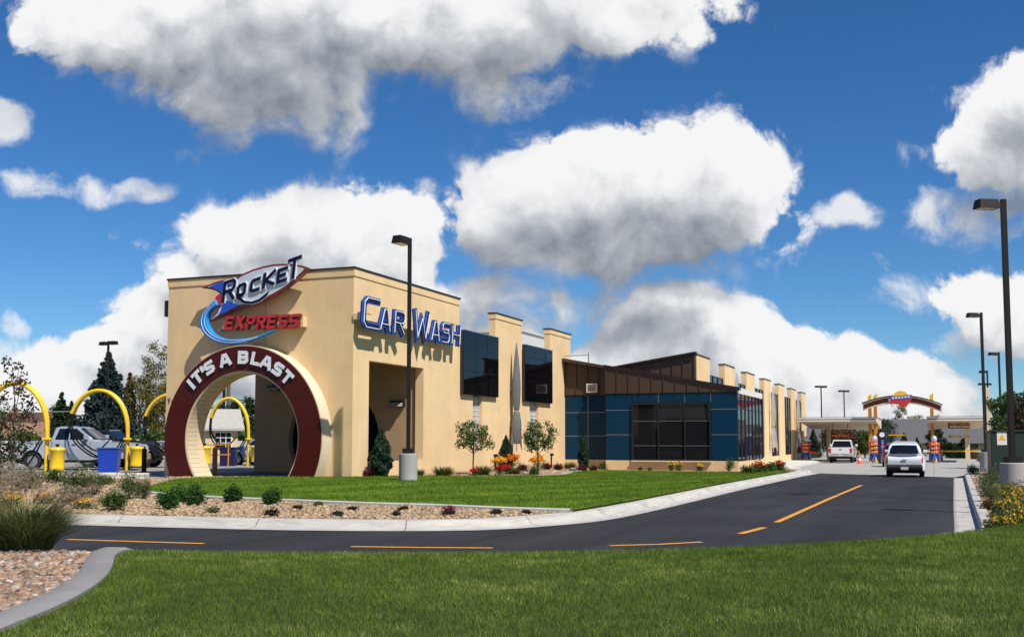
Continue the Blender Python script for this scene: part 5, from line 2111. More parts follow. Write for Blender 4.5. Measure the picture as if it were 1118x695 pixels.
def pickup(name, pos, rz, paint, label, hood_paint=None, s=1.0, group=None):
    r = empty(name, pos, rz, label, 'pickup truck', group)
    r.scale = (s, s, s)
    xr, xf, zc, ra = -1.78, 1.80, .40, .50
    prof = [(-2.8, .60)] + arch(xr, ra, .52, zc) + [(-.9, .45), (.9, .45)] + arch(xf, ra, .52, zc) + [(2.62, .50), (2.78, .62), (2.80, .95), (2.72, 1.13), (2.2, 1.22), (1.02, 1.29), (-.9, 1.30), (-2.78, 1.31), (-2.82, 1.0)]

    def wl(x, z):
        w = .985 - .10 * max(0, (z - .95)) ** 1.5 - .06 * max(0, .7 - z)
        if x > 2.0: w -= .20 * ((x - 2.0) / .8) ** 2
        for xc in (xr, xf):
            d = math.hypot(x - xc, z - zc)
            if d < .66: w += .025 * max(0, min(1, (.66 - d) / .12))
        return w
    body_ = shell('body', prof, wl, paint, r)
    gp = [(-.98, 1.22), (1.12, 1.24), (.98, 1.34), (.18, 1.90), (-.05, 1.95), (-.62, 1.95), (-.84, 1.88)]
    wg = lambda x, z: .94 - .30 * max(0, z - 1.22)
    cab = shell('cab', gp, wg, paint, r, .1, .035)
    for sg in (-1, 1):
        side_patch('window', [(-.80, 1.36), (-.18, 1.36), (-.18, 1.85), (-.66, 1.85)], wg, .012, M['car_glass'], cab, sg)
        side_patch('window', [(-.12, 1.36), (.72, 1.36), (.70, 1.44), (.12, 1.85), (-.12, 1.85)], wg, .012, M['car_glass'], cab, sg)
        m = MB()
        for x in (-.9, -.15, .86):
            y = sg * (wl(x, .9) + .004)
            m.box(x - .006, y - .004, .55, x + .006, y + .004, 1.28)
        m.build('door_gap', M['black_trim'], body_)
        for x in (-.72, .02):
            MB().box(x, sg * (wl(x, 1.15) + .005), 1.12, x + .18, sg * (wl(x, 1.15) + .035), 1.16).build('door_handle', M['black_trim'], body_)
        m = MB().box(.62, sg * .98, 1.36, .78, sg * 1.18, 1.58)
        m.build('mirror', paint, r, bevel=.03)
        y = sg * .86
        MB().box(-2.845, y - .085 * (1), .86, -2.70, y + .10, 1.24).build('tail_light', M['tail_red'], r, bevel=.015)
        MB().box(2.66, sg * .62 - .16, .86, 2.815, sg * .62 + .16, 1.06).build('headlight', M['head_glass'], r, bevel=.02)
        for x in (xr, xf):
            wheel(r, x, sg * .84, .40, .26)
    cross_patch('rear_window', (-.955, 1.36), (-.85, 1.84), .80, .66, .035, M['car_glass'], cab)
    cross_patch('windshield', (.24, 1.855), (.95, 1.36), .68, .84, .012, M['car_glass'], cab, .02)
    MB().box(-2.98, -.95, .55, -2.83, .95, .74).build('bumper', M['chrome'], r, bevel=.03)
    MB().box(2.76, -.84, .48, 2.92, .84, .74).build('bumper', M['chrome'], r, bevel=.04)
    MB().box(2.79, -.42, .80, 2.825, .42, 1.06).build('grille', M['black_trim'], r, bevel=.01)
    MB().box(-2.995, -.17, .6, -2.982, .17, .72).build('number_plate', M['plate'], r)
    MB().box(-2.70, -.86, 1.312, -.95, .86, 1.322).build('bed_cover', M['black_trim'], r)
    MB().box(-2.7, -.7, .34, 2.5, .7, .5).build('chassis', M['black_trim'], r)
    tg = MB().box(-2.836, -.74, .80, -2.824, .74, 1.27).build('tailgate', paint, r, bevel=.01)
    MB().box(-2.85, -.10, 1.1, -2.8365, .10, 1.17).build('badge', M['black_trim'], tg)
    return r


def wagon(name, pos, rz, paint, label, cat, s=(1, 1, 1)):
    r = empty(name, pos, rz, label, cat)
    r.scale = s
    xr, xf, zc, ra = -1.30, 1.32, .33, .40
    prof = [(-2.08, .30)] + arch(xr, ra, .28, zc) + [(-.7, .24), (.7, .24)] + arch(xf, ra, .28, zc) + [(2.05, .30), (2.14, .50), (2.10, .70), (1.9, .88), (1.5, .96), (.95, 1.02), (-2.02, 1.02), (-2.16, .80), (-2.14, .5)]

    def wl(x, z):
        w = .80 - .12 * max(0, z - .75) ** 1.4 - .04 * max(0, .5 - z)
        if x > 1.2: w -= .30 * ((x - 1.2) / .95) ** 2
        if x < -1.5: w -= .10 * ((-1.5 - x) / .65) ** 2
        for xc in (xr, xf):
            d = math.hypot((x - xc) * .8, z - zc - .05)
            if d < .62: w += .075 * math.sin(max(0, min(1, (.62 - d) / .22)) * math.pi / 2)
        return w
    b_ = shell('body', prof, wl, paint, r, .10, .05)
    gp = [(-2.06, .96), (1.12, .98), (.95, 1.06), (.38, 1.47), (.10, 1.56), (-.5, 1.60), (-1.2, 1.57), (-1.72, 1.49), (-1.93, 1.36), (-2.05, 1.10)]
    wg = lambda x, z: .745 - .24 * max(0, z - .96) - .75 * max(0, z - 1.36) ** 1.25
    c_ = shell('cabin', gp, wg, paint, r, .09, .06)
    for sg in (-1, 1):
        for poly in ([(-1.78, 1.08), (-1.05, 1.08), (-1.05, 1.44), (-1.62, 1.40)], [(-.98, 1.08), (-.12, 1.08), (-.12, 1.46), (-.98, 1.45)], [(-.05, 1.08), (.74, 1.08), (.26, 1.42), (-.05, 1.46)]):
            side_patch('window', poly, wg, .012, M['car_glass'], c_, sg)
        MB().box(.58, sg * .76, 1.06, .70, sg * .94, 1.2).build('mirror', paint, r, bevel=.03)
        MB().lathe([(.0, -.0), (.075, .0), (.095, .12), (.08, .26), (.0, .3)], 12, (-2.0, sg * .70, .62), 1.15, .9).build('tail_light', M['tail_red'], r, smooth=True)
        MB().lathe([(.0, -.0), (.1, .0), (.11, .12), (.08, .2), (.0, .22)], 12, (1.93, sg * .5, .62)).build('headlight', M['head_glass'], r, smooth=True)
        for x in (xr, xf):
            wheel(r, x, sg * .70, .33, .21)
    cross_patch('rear_window', (-2.06, 1.03), (-1.935, 1.40), .62, .52, .06, M['car_glass'], c_, .05)
    cross_patch('windshield', (.42, 1.45), (.93, 1.08), .52, .66, .015, M['car_glass'], c_, .03)
    bp = MB()
    pts = [(-2.10, .58), (-2.24, .55), (-2.27, .42), (-2.2, .26), (-2.05, .24)]
    bp.prism(pts, -.76, .76, lambda u, v, w: (u, w, v))
    bp.build('bumper', M['black_trim'], r, bevel=.05)
    MB().prism([(2.02, .55), (2.2, .5), (2.22, .38), (2.1, .26), (1.9, .26)], -.62, .62, lambda u, v, w: (u, w, v)).build('bumper', M['black_trim'], r, bevel=.05)
    MB().box(-2.292, -.16, .34, -2.272, .16, .46).build('number_plate', M['plate'], r)
    MB().box(-2.20, -.11, .775, -2.17, .11, .80).build('badge', M['chrome'], r)
    MB().box(-1.9, -.6, .17, 1.9, .6, .28).build('chassis', M['black_trim'], r)
    return r


M['paint_silver'] = plain('silver_blue_paint', (.42, .47, .54), .3, .35, coat=.6)
M['paint_white'] = plain('white_car_paint', (.72, .73, .74), .25, coat=.7)
M['paint_pale'] = plain('pale_silver_paint', (.74, .77, .80), .25, .1, coat=.8)
M['paint_black'] = plain('black_car_paint', (.008, .010, .016), .2, coat=.8)
M['paint_red'] = plain('dark_red_paint', (.14, .012, .014), .25, coat=.8)
M['paint_blue'] = plain('ice_blue_paint', (.40, .47, .58), .25, .3, coat=.8)

p = at(89, 480, 49.0)
pickup('pickup_truck', (p.x, 49.0, .318), R(-3), M['paint_silver'], 'silver crew pickup parked beside the yellow vacuum arches', s=1.0)
p = G(918, 504.6, -.21)
pickup('pickup_truck', (W(*loc(p))[0] + d1.x * 2.6, W(*loc(p))[1] + d1.y * 2.6, -.24), RZ, M['paint_white'], 'white pickup seen from behind under the canopy', s=.98)
wagon('compact_wagon', (G(988, 520.6, 0) + d1 * 2.1), RZ, M['paint_pale'], 'pale silver compact wagon driving up to the pay lanes', 'car')
q = G(978, 508, -.1)
wagon('compact_wagon', (q.x, q.y, ZR(q.x, q.y)), RZ, M['paint_red'], 'dark red car ahead of the pale wagon in the lane', 'car')
wagon('compact_wagon', (-13.2, 58.0, .318), R(160), M['paint_blue'], 'ice blue car parked beyond the railing, seen through the portal', 'car')


def jeep(pos, rz, label):
    r = empty('off_road_car', pos, rz, label, 'car')
    paint = M['paint_black']
    xr, xf, zc, ra = -1.3, 1.35, .42, .52
    prof = [(-2.1, .6)] + arch(xr, ra, .54, zc) + [(-.6, .48), (.6, .48)] + arch(xf, ra, .54, zc) + [(2.05, .60), (2.1, 1.18), (2.0, 1.26), (.9, 1.32), (-2.1, 1.32)]
    wl = lambda x, z: .86 - (.12 * ((x - 1.0) / 1.1) ** 2 if x > 1.0 else 0) - .04 * max(0, z - 1)
    b_ = shell('body', prof, wl, paint, r)
    wg = lambda x, z: .82 - .16 * max(0, z - 1.3)
    c_ = shell('cabin', [(-2.06, 1.28), (.05, 1.28), (-.28, 1.80), (-.4, 1.84), (-1.98, 1.84)], wg, paint, r)
    for sg in (-1, 1):
        side_patch('window', [(-1.9, 1.4), (-1.25, 1.4), (-1.25, 1.74), (-1.85, 1.74)], wg, .012, M['car_glass'], c_, sg)
        side_patch('window', [(-1.15, 1.4), (-.18, 1.4), (-.4, 1.74), (-1.15, 1.74)], wg, .012, M['car_glass'], c_, sg)
        MB().lathe([(.0, 0), (.12, 0), (.12, .05), (.0, .07)], 14).build('headlight', M['head_glass'], r)
        hl = [c for c in COL.objects if c.parent == r and c.name.startswith('headlight')][-1]
        hl.rotation_euler = (0, R(90), 0)
        hl.location = (2.10, sg * .5, 1.02)
        for x in (xr, xf):
            wheel(r, x, sg * .74, .42, .26)
    cross_patch('windshield', (-.27, 1.78), (.04, 1.34), .66, .74, .015, M['car_glass'], c_)
    MB().box(2.1, -.8, .55, 2.34, .8, .74).build('bumper', M['black_trim'], r, bevel=.03)
    m = MB()
    for z in (.9, 1.08):
        m.tube([(2.2, -.72, z), (2.42, -.6, z), (2.42, .6, z), (2.2, .72, z)], .03, 6)
    m.build('grille_guard', M['black_trim'], r)
    MB().box(-1.9, -.6, .36, 1.9, .6, .5).build('chassis', M['black_trim'], r)
    return r


jeep((-19.25, 53.0, .318), R(0), 'black off-road car with its nose showing past the silver pickup')

# ================================================================ vacuum stations
M['vac_yellow'] = plain('vac_yellow', (.78, .52, .01), .38, coat=.3)
M['hose'] = plain('black_hose', (.006, .006, .006), .8, spec=.15)
M['bin_blue'] = plain('bin_blue', (.01, .05, .42), .35)


def vac_station(x, y, label, right_leg=True, reach=2.6, hh=3.55, rz=0.0, hoses=True):
    r = empty('vacuum_station', (x, y, .318), rz, label, 'vacuum station', 'yellow arched vacuum stations')
    pts = [(0, 0, 0), (.02, 0, 1.4)]
    for t in np.linspace(0, 1, 16):
        a = t * math.pi * .86
        rx = reach / 2
        pts.append((-rx + rx * math.cos(a), 0, 1.75 + (hh - 1.75) * math.sin(a)))
    pts2 = [(q[0], q[1], q[2]) for q in pts]
    for dy in (-.1, .14):
        MB().tube([(q[0], q[1] + dy * min(1, i / 6), q[2]) for i, q in enumerate(pts2)], .075, 10).build('pipe', M['vac_yellow'], r, smooth=True)
    can = MB().lathe([(.27, 0), (.29, .04), (.27, .1), (.27, .72), (.3, .75), (.3, .82), (.26, .86), (.0, .9)], 18, (.48, -.12, .18)).build('canister', M['vac_yellow'], r, smooth=True, angle=50)
    MB().lathe([(.06, .0), (.06, .1), (.0, .1)], 10, (.48, -.12, 1.08)).build('canister_cap', M['hose'], can)
    MB().box(-.11, -.22, 1.34, .22, -.05, 1.43).build('nozzle_holder', M['vac_yellow'], r, bevel=.02)
    e = pts[-1]
    if hoses:
        for k, (x1, zlow, dy, zend) in enumerate(((-.12, .45, -.22, 1.42), (-.55, .75, -.30, 1.5), (-.95, .3, -.16, 1.3))):
            p0 = Vector((e[0] + .03 * k, dy * .4, e[2] + .02))
            p1 = Vector((x1 if k < 2 else -.1, dy, zend))
            xm = p0.x + (p1.x - p0.x) * (.52 + .12 * k)
            ctl = [p0, Vector((p0.x - .02, dy, p0.z - .75)), Vector((p0.x + .18 + .1 * k, dy, zlow + .75)), Vector((xm, dy - .05, zlow)), Vector((p1.x - .35, dy, zlow + .35)), p1]
            pts_ = smooth_line(ctl, 3)
            MB().tube(pts_, .034, 8).build('hose', M['hose'], r, smooth=True)
    return r


q = at(51, 480, 42.0)
vac_station(q.x, 42.0, 'yellow vacuum arch nearest the frame edge, behind the sparse young tree')
q = at(139, 480, 47.8)
vac_station(q.x, 47.8, 'yellow vacuum arch standing before the front of the silver pickup')
q = at(214, 480, 52.5)
vac_station(q.x, 52.5, 'yellow vacuum arch half hidden behind the maroon portal')
q = at(271, 480, 57)
vac_station(q.x, 57.0, 'yellow vacuum arch framed inside the maroon portal', reach=2.1)

q = at(120, 480, 45.5)
r = empty('waste_bin', (q.x, 45.5, .318), .1, 'blue plastic waste bin between the vacuum arches', 'bin')
MB().add([(-.36, -.3, 0), (.36, -.3, 0), (.36, .3, 0), (-.36, .3, 0), (-.42, -.36, .95), (.42, -.36, .95), (.42, .36, .95), (-.42, .36, .95)], [(0, 3, 2, 1), (4, 5, 6, 7), (0, 1, 5, 4), (1, 2, 6, 5), (2, 3, 7, 6), (3, 0, 4, 7)]).build('bin_body', M['bin_blue'], r, bevel=.03)
MB().box(-.45, -.39, .952, .45, .39, 1.02).build('bin_lid', M['bin_blue'], r, bevel=.03)
q = at(250, 480, 56)
r = empty('waste_bin', (q.x, 56, .318), .1, 'dark blue bin beside the orange railing in the portal', 'bin')
MB().box(-.4, -.35, 0, .4, .35, .9).build('bin_body', M['navy_box'], r, bevel=.03)
MB().box(-.43, -.38, .902, .43, .38, .97).build('bin_lid', M['navy_box'], r, bevel=.03)


def bollard(px, Y, mat, label, rad=.1, h=1.0):
    q = at(px, 480, Y)
    r = empty('bollard', (q.x, Y, .318), 0, label, 'bollard')
    MB().lathe([(rad, 0), (rad, h - .06), (rad * .7, h - .01), (.0, h)], 16).build('post', mat, r, smooth=True)
    MB().lathe([(rad * 1.6, 0), (rad * 1.6, .03), (rad, .05)], 16).build('foot', mat, r)


bollard(158, 45.0, M['lamp_dark'], 'dark round bollard behind the pale kerb block')
bollard(235, 42.2, M['amber'], 'amber bollard standing inside the maroon portal', .1, 1.05)
# pale kerb blocks along the edge of the yard
for (pa, pb, lb) in ((108, 157, 'pale concrete kerb block below the dark bollard'), (58, 74, 'pale concrete kerb block between the leafy shrubs')):
    a, b = at(pa, 480, 37.6), at(pb, 480, 37.6)
    o = MB().box(a.x, 37.6, .2, b.x, 38.3, .50).build('kerb_block', M['walk'], None, bevel=.03)
    tag(o, lb, 'kerb block', 'pale kerb blocks at the yard edge')

# railing and booth seen through the portal
r = empty('railing', (at(246, 480, 58).x, 54.5, .318), 0, 'orange pipe railing in front of the small booth', 'railing')
for k in range(4):
    MB().tube([(-1.0 + k * .7, 0, 0), (-1.0 + k * .7, 0, 1.1)], .035, 8).build('post', M['amber'], r)
for z in (.6, 1.1):
    MB().tube([(-1.2, 0, z), (1.2, 0, z)], .03, 8).build('rail', M['amber'], r)

# ================================================================ buildings and fences beyond
M['shingle'] = plain('grey_shingles', (.085, .085, .095), .9, var=.25, vscale=4, bump=.4, bscale=14)
M['brown_roof'] = plain('brown_shingles', (.085, .045, .035), .9, var=.25, vscale=4, bump=.4, bscale=14)
M['tan_roof'] = plain('weathered_roof', (.24, .13, .085), .9, var=.2, vscale=3)
M['house_wall'] = plain('house_wall', (.46, .40, .32), .8, var=.06)
M['booth_wall'] = plain('booth_wall', (.55, .43, .28), .8)
M['booth_roof'] = plain('booth_roof', (.36, .35, .32), .85, var=.15, bump=.3, bscale=14)
M['vinyl'] = plain('pale_fence', (.58, .57, .55), .7, var=.06)


def house(name, pos, rz, w, d, hw, hr, wall, roof, label, ov=.4, wins=(), cat='house', chimney=None, ridge_x=True):
    r = empty(name, pos, rz, label, cat)
    MB().box(-w / 2, -d / 2, 0, w / 2, d / 2, hw).build('wall', wall, r)
    if ridge_x:
        for sg in (-1, 1):
            n = [(-w / 2 - ov, sg * (d / 2 + ov), hw - ov * (hr - hw) / (d / 2)), (w / 2 + ov, sg * (d / 2 + ov), hw - ov * (hr - hw) / (d / 2)), (w / 2 + ov, 0, hr), (-w / 2 - ov, 0, hr)]
            up = [(a, b, c + .14) for a, b, c in n]
            MB().add(n + up, [(0, 3, 2, 1), (4, 5, 6, 7), (0, 1, 5, 4), (1, 2, 6, 5), (2, 3, 7, 6), (3, 0, 4, 7)]).build('roof', roof, r)
        for sg in (-1, 1):
            MB().prism([(-d / 2, hw + .002), (d / 2, hw + .002), (0, hr - .02)], sg * w / 2, sg * (w / 2 - .12), frontX).build('gable', wall, r)
    for (x, z, ww, hh) in wins:
        f = MB().box(x - ww / 2, -d / 2 - .06, z, x + ww / 2, -d / 2 - .003, z + hh).build('window', M['white_trim'], r)
        g = MB()
        nx, nz = 3, 3
        for i in range(nx):
            for j in range(nz):
                g.box(x - ww / 2 + .05 + i * (ww - .08) / nx, -d / 2 - .075, z + .05 + j * (hh - .08) / nz, x - ww / 2 + (i + 1) * (ww - .08) / nx, -d / 2 - .061, z + (j + 1) * (hh - .08) / nz)
        g.build('pane', M['car_glass'], f)
    if chimney:
        MB().box(chimney[0] - .3, -.3, hr - .8, chimney[0] + .3, .3, hr + .7).build('chimney', plain('chimney_brick', (.22, .09, .06), .9), r)
    return r


q = at(1028, 480, 190)
house('house', (q.x, 190, -.4), R(2), 19.5, 11, 1.9, 5.6, M['house_wall'], M['shingle'], 'low house with a broad grey shingle roof behind the canopy', .7, [(-4, .6, 1.6, 1.1), (3, .6, 2.0, 1.1)])
q = at(1150, 480, 170)
house('house', (q.x, 170, -.4), R(-4), 16, 10, 2.2, 4.6, M['house_wall'], M['shingle'], 'low grey-roofed house behind the green cabinet', .6)
q = at(900, 480, 165)
house('house', (q.x, 165, -.4), R(3), 15, 10, 2.0, 3.9, M['house_wall'], M['shingle'], 'grey house glimpsed below the left half of the canopy', .6, [(-3, .7, 1.6, 1.0)])
q = at(30, 480, 132)
house('house', (q.x, 132, .2), R(4), 8.5, 8, 2.2, 4.7, M['house_wall'], M['brown_roof'], 'house with a dark brown roof beyond the parked pickup', .5, [(0, .8, 1.6, 1.1)], chimney=(-1.6, 0))
q = at(28, 480, 112)
house('garage', (q.x, 112, .25), R(-2), 8.2, 5, 1.7, 3.15, M['house_wall'], M['tan_roof'], 'long low building with a weathered brown roof beyond the pickup bed', .5, cat='garage')
# booth in the portal
q = at(240, 480, 66)
house('booth', (q.x - .1, 66, .318), R(24), 1.9, 2.6, 2.15, 3.1, M['booth_wall'], M['booth_roof'], 'small tan booth with a white paned window seen through the portal', .35, [(.1, .85, 1.05, 1.0)], cat='booth')
# boundary fence
A, B = at(-480, 480, 82), at(330, 480, 77)
r = empty('boundary_fence', (A.x, A.y, .3), math.atan2(B.y - A.y, B.x - A.x), 'pale low boundary fence behind the vacuum yard', 'fence')
Lf_ = (B - A).length
n = int(Lf_ / 2.4)
for i in range(n):
    MB().box(i * 2.4 + .06, -.03, .05, i * 2.4 + 2.34, .03, 1.3).build('panel', M['vinyl'], r)
    MB().box(i * 2.4 - .06, -.07, 0, i * 2.4 + .06, .07, 1.42).build('post', M['vinyl'], r)
# poles and wire
M['wood_pole'] = plain('pole_wood', (.12, .085, .06), .9, var=.2)
for (px, Y, hgt, mat, rad, lb) in ((248.5, 112, 13, M['wood_pole'], .24, 'brown wooden utility pole seen through the top of the portal'), (243.6, 100, 13, M['lamp_dark'], .16, 'dark metal pole beside the wooden one in the portal')):
    q = at(px, 480, Y)
    r = empty('utility_pole', (q.x, Y, .2), 0, lb, 'pole')
    MB().lathe([(rad, 0), (rad * .7, hgt), (.0, hgt + .02)], 12).build('post', mat, r, smooth=True)
    MB().box(-1.1, -.06, hgt - .9, 1.1, .06, hgt - .75).build('crossarm', mat, r)
a, b = at(-140, 448, 96), at(181, 447, 96)
pts = [a.lerp(b, t) - Vector((0, 0, .5 * 4 * t * (1 - t) * .3)) for t in np.linspace(0, 1, 20)]
tag(MB().tube(pts, .022, 5).build('overhead_wire', M['unit_grey']), 'thin pale overhead wire crossing before the spruce', 'wire')
q = at(58, 464, 118)
r = empty('satellite_dish', (q.x, 112, .25 + 2.6), 0, 'white satellite dish beside the brown roof', 'dish')
m = MB().lathe([(.0, 0), (.25, .03), (.42, .12), (.45, .16), (.43, .16), (.25, .06), (.0, .03)], 16)
m.v = [(p[0], -p[2], p[1]) for p in m.v]
m.build('reflector', M['white'], r, smooth=True)
MB().tube([(0, 0, -.9), (0, 0, 0), (0, -.5, -.1)], .03, 6).build('arm', M['unit_grey'], r)

# ================================================================ planting
vr_ = np.random.RandomState(5)


def leaf_mat(name, cols, tl=.25, rough=.6):
    n = len(cols)
    return ramp_mat(name, [(i / max(1, n - 1), c) for i, c in enumerate(cols)], 'island', rough, translucent=tl, spec=.25)


M['lf_green'] = leaf_mat('leaf_green', [(.025, .055, .010), (.05, .10, .016), (.08, .14, .025), (.035, .075, .014)])
M['lf_box'] = leaf_mat('leaf_boxwood', [(.012, .040, .006), (.03, .085, .012), (.055, .13, .018)])
M['lf_dark'] = leaf_mat('leaf_dark', [(.008, .022, .008), (.018, .040, .014), (.03, .055, .018)], .12)
M['lf_conif'] = leaf_mat('leaf_evergreen', [(.006, .022, .012), (.014, .042, .022), (.026, .062, .030)], .1)
M['lf_spruce'] = leaf_mat('needle_blue', [(.012, .028, .026), (.028, .052, .050), (.05, .085, .08)], .1)
M['lf_autumn'] = leaf_mat('leaf_autumn', [(.10, .09, .012), (.20, .15, .015), (.14, .13, .02), (.06, .08, .012)])
M['lf_rust'] = leaf_mat('leaf_rust', [(.10, .035, .015), (.16, .07, .02), (.06, .05, .015)])
M['lf_purple'] = leaf_mat('leaf_purple', [(.03, .012, .018), (.06, .02, .02), (.035, .04, .014), (.05, .06, .02)])
M['lf_red'] = leaf_mat('leaf_barberry', [(.045, .006, .012), (.12, .016, .022), (.08, .018, .014), (.05, .03, .012)])
M['lf_grey'] = leaf_mat('leaf_greygreen', [(.040, .070, .018), (.080, .120, .034), (.125, .155, .055), (.05, .085, .02)])
M['lf_straw'] = leaf_mat('grass_straw', [(.05, .085, .02), (.09, .125, .03), (.16, .16, .06), (.04, .08, .015)])
M['lf_fount'] = leaf_mat('fountain_blades', [(.06, .11, .03), (.10, .16, .04), (.16, .20, .06), (.32, .28, .13)])
M['plume'] = leaf_mat('grass_plume', [(.30, .23, .15), (.42, .34, .23), (.24, .17, .11)], .4)
M['fl_yellow'] = leaf_mat('flower_yellow', [(.75, .42, .02), (.80, .55, .05), (.70, .34, .01)], .3)
M['fl_gold'] = leaf_mat('flower_gold', [(.78, .36, .02), (.80, .46, .03), (.72, .25, .01)], .3)
M['fl_orange'] = leaf_mat('flower_orange', [(.75, .22, .01), (.80, .32, .02), (.65, .14, .01)], .3)
M['fl_red'] = leaf_mat('flower_red', [(.50, .01, .02), (.62, .03, .03), (.40, .01, .02)], .3)
M['fl_magenta'] = leaf_mat('flower_magenta', [(.35, .02, .10), (.45, .04, .15), (.25, .02, .12)], .3)
M['fl_cream'] = leaf_mat('flower_cream', [(.55, .50, .33), (.62, .58, .42), (.42, .34, .22)], .3)
M['bark'] = plain('tree_bark', (.085, .06, .045), .9, var=.3, vscale=9, bump=.5, bscale=25)
M['bark_pale'] = plain('pale_bark', (.40, .38, .34), .9, var=.3, vscale=6)


def quads(P, l, w, mode='any', up=0.0):
    """leaf-sized faces: centre points -> (n,4,3)"""
    n = len(P)
    d = vr_.normal(size=(n, 3))
    if mode == 'up':
        d[:, 2] = np.abs(d[:, 2]) + up
    d /= np.linalg.norm(d, axis=1)[:, None] + 1e-9
    e = np.cross(d, vr_.normal(size=(n, 3)))
    e /= np.linalg.norm(e, axis=1)[:, None] + 1e-9
    ll = l * (.6 + .8 * vr_.rand(n))[:, None] / 2
    ww = w * (.6 + .8 * vr_.rand(n))[:, None] / 2
    return np.stack([P - d * ll, P + e * ww, P + d * ll, P - e * ww], 1)


def leaf_obj(name, Q, mat, parent):
    n = len(Q)
    return np_mesh(name, Q.reshape(-1, 3), np.arange(4 * n).reshape(n, 4), mat, parent)


def blob_pts(n, blobs, shell_=.55):
    """points spread through leaf clumps (centre, radii)"""
    B = np.array([list(b[0]) + list(b[1]) for b in blobs], float)
    vol = B[:, 3] * B[:, 4] * B[:, 5]
    idx = vr_.choice(len(B), n, p=vol ** .8 / (vol ** .8).sum())
    d = vr_.normal(size=(n, 3))
    d /= np.linalg.norm(d, axis=1)[:, None]
    r = (shell_ + (1 - shell_) * vr_.rand(n))[:, None] * (.85 + .3 * vr_.rand(n))[:, None]
    return B[idx, :3] + d * r * B[idx, 3:]


def tree(name, pos, h, cr, c0, nl, leaf, mat, label, cat='tree', bark='bark', clumps=26, lean=0.0, csize=.34, tr=None, group=None, shape='round', lw=.6):
    r = empty(name, pos, vr_.rand() * 6.28, label, cat, group)
    tr = tr or h * .016
    ch = h - c0
    tops = []
    blobs = []
    for i in range(clumps):
        t = (i + .5) / clumps
        z = c0 + ch * (.08 + .86 * t)
        if shape == 'round':
            k = math.sqrt(max(.05, 1 - ((t - .42) / .62) ** 2))
        elif shape == 'column':
            k = .55 + .45 * math.sin(math.pi * min(1, t * 1.1))
        else:
            k = max(.12, 1 - t) * 1.1
        a = i * 2.4 + vr_.rand() * .8
        q = cr * k * (.35 + .55 * vr_.rand())
        s = cr * csize * (.7 + .6 * vr_.rand()) * (.65 + .35 * k)
        c = (q * math.cos(a), q * math.sin(a), z)
        blobs.append((c, (s, s, s * .8)))
        tops.append(c)
    m = MB().tube([(0, 0, -.1), (tr * .3, 0, c0 * .5), (0, tr * .5, c0 + ch * .25), (tr, 0, c0 + ch * .75)], [tr, tr * .85, tr * .6, tr * .2], 8)
    for c in tops[::max(1, clumps // 14)]:
        z0 = max(c0 * .75, c[2] - ch * .28)
        m.tube([(0, 0, z0), (c[0] * .5, c[1] * .5, (z0 + c[2]) / 2 + .05 * ch), c], [tr * .38, tr * .25, tr * .1], 5)
    m.build('trunk', M[bark], r, smooth=True)
    leaf_obj('crown', quads(blob_pts(nl, blobs, .35), leaf, leaf * lw), M[mat], r)
    return r


def conifer(name, pos, h, rad, mat, label, nl=9000, cat='tree', leaf=.22, z0=.03, group=None, tiers=None):
    r = empty(name, pos, vr_.rand() * 6.28, label, cat, group)
    MB().tube([(0, 0, -.1), (0, 0, h * .5), (0, 0, h * .97)], [h * .02, h * .012, h * .002], 7).build('trunk', M['bark'], r, smooth=True)
    tiers = tiers or int(14 + h * 3.4)
    pts = []
    nb = 0
    br = []
    for i in range(tiers):
        t = (i + vr_.rand() * .5) / tiers
        z = h * (z0 + (1 - z0) * t)
        L_ = rad * (1 - t) ** .85 * (.8 + .35 * vr_.rand()) + .03 * h * (1 - t)
        for k in range(max(5, int(12 * (1 - t)) + 5)):
            a = vr_.rand() * 6.28
            br.append((z, a, L_ * (.75 + .4 * vr_.rand()), t))
    per = max(6, nl // len(br))
    out = []
    for z, a, L_, t in br:
        u = vr_.rand(per) ** .7
        droop = -.22 * L_ * u + .16 * L_ * u ** 3
        w = .24 * L_ * (1 - u * .6)
        x = u * L_
        y = (vr_.rand(per) - .5) * 2 * w
        zz = z + droop + (vr_.rand(per) - .5) * .30 * L_
        out.append(np.stack([x * math.cos(a) - y * math.sin(a), x * math.sin(a) + y * math.cos(a), zz], 1))
    P = np.concatenate(out)
    leaf_obj('crown', quads(P, leaf, leaf * .45), M[mat], r)
    return r


def bullet(name, pos, h, rad, mat, label, nl=5000, leaf=.08, cat='shrub'):
    """dense clipped evergreen with a soft pointed top"""
    r = empty(name, pos, vr_.rand() * 6.28, label, cat)
    MB().tube([(0, 0, -.05), (0, 0, h * .8)], [.03, .01], 6).build('trunk', M['bark'], r)
    t = vr_.rand(nl) ** 1.15
    k = np.clip(np.sin(np.pi * np.clip(t * .86 + .16, 0, 1)) ** .8, .0, 1) * (1 - .25 * t)
    a = vr_.rand(nl) * 6.283
    lump = 1 + .16 * np.sin(a * 3 + t * 17) + .12 * np.sin(a * 5 - t * 31)
    q = rad * k * lump * (.45 + .6 * vr_.rand(nl) ** .5)
    P = np.stack([q * np.cos(a), q * np.sin(a), .04 + t * h], 1)
    leaf_obj('crown', quads(P, leaf, leaf * .5, 'up', .6), M[mat], r)
    return r


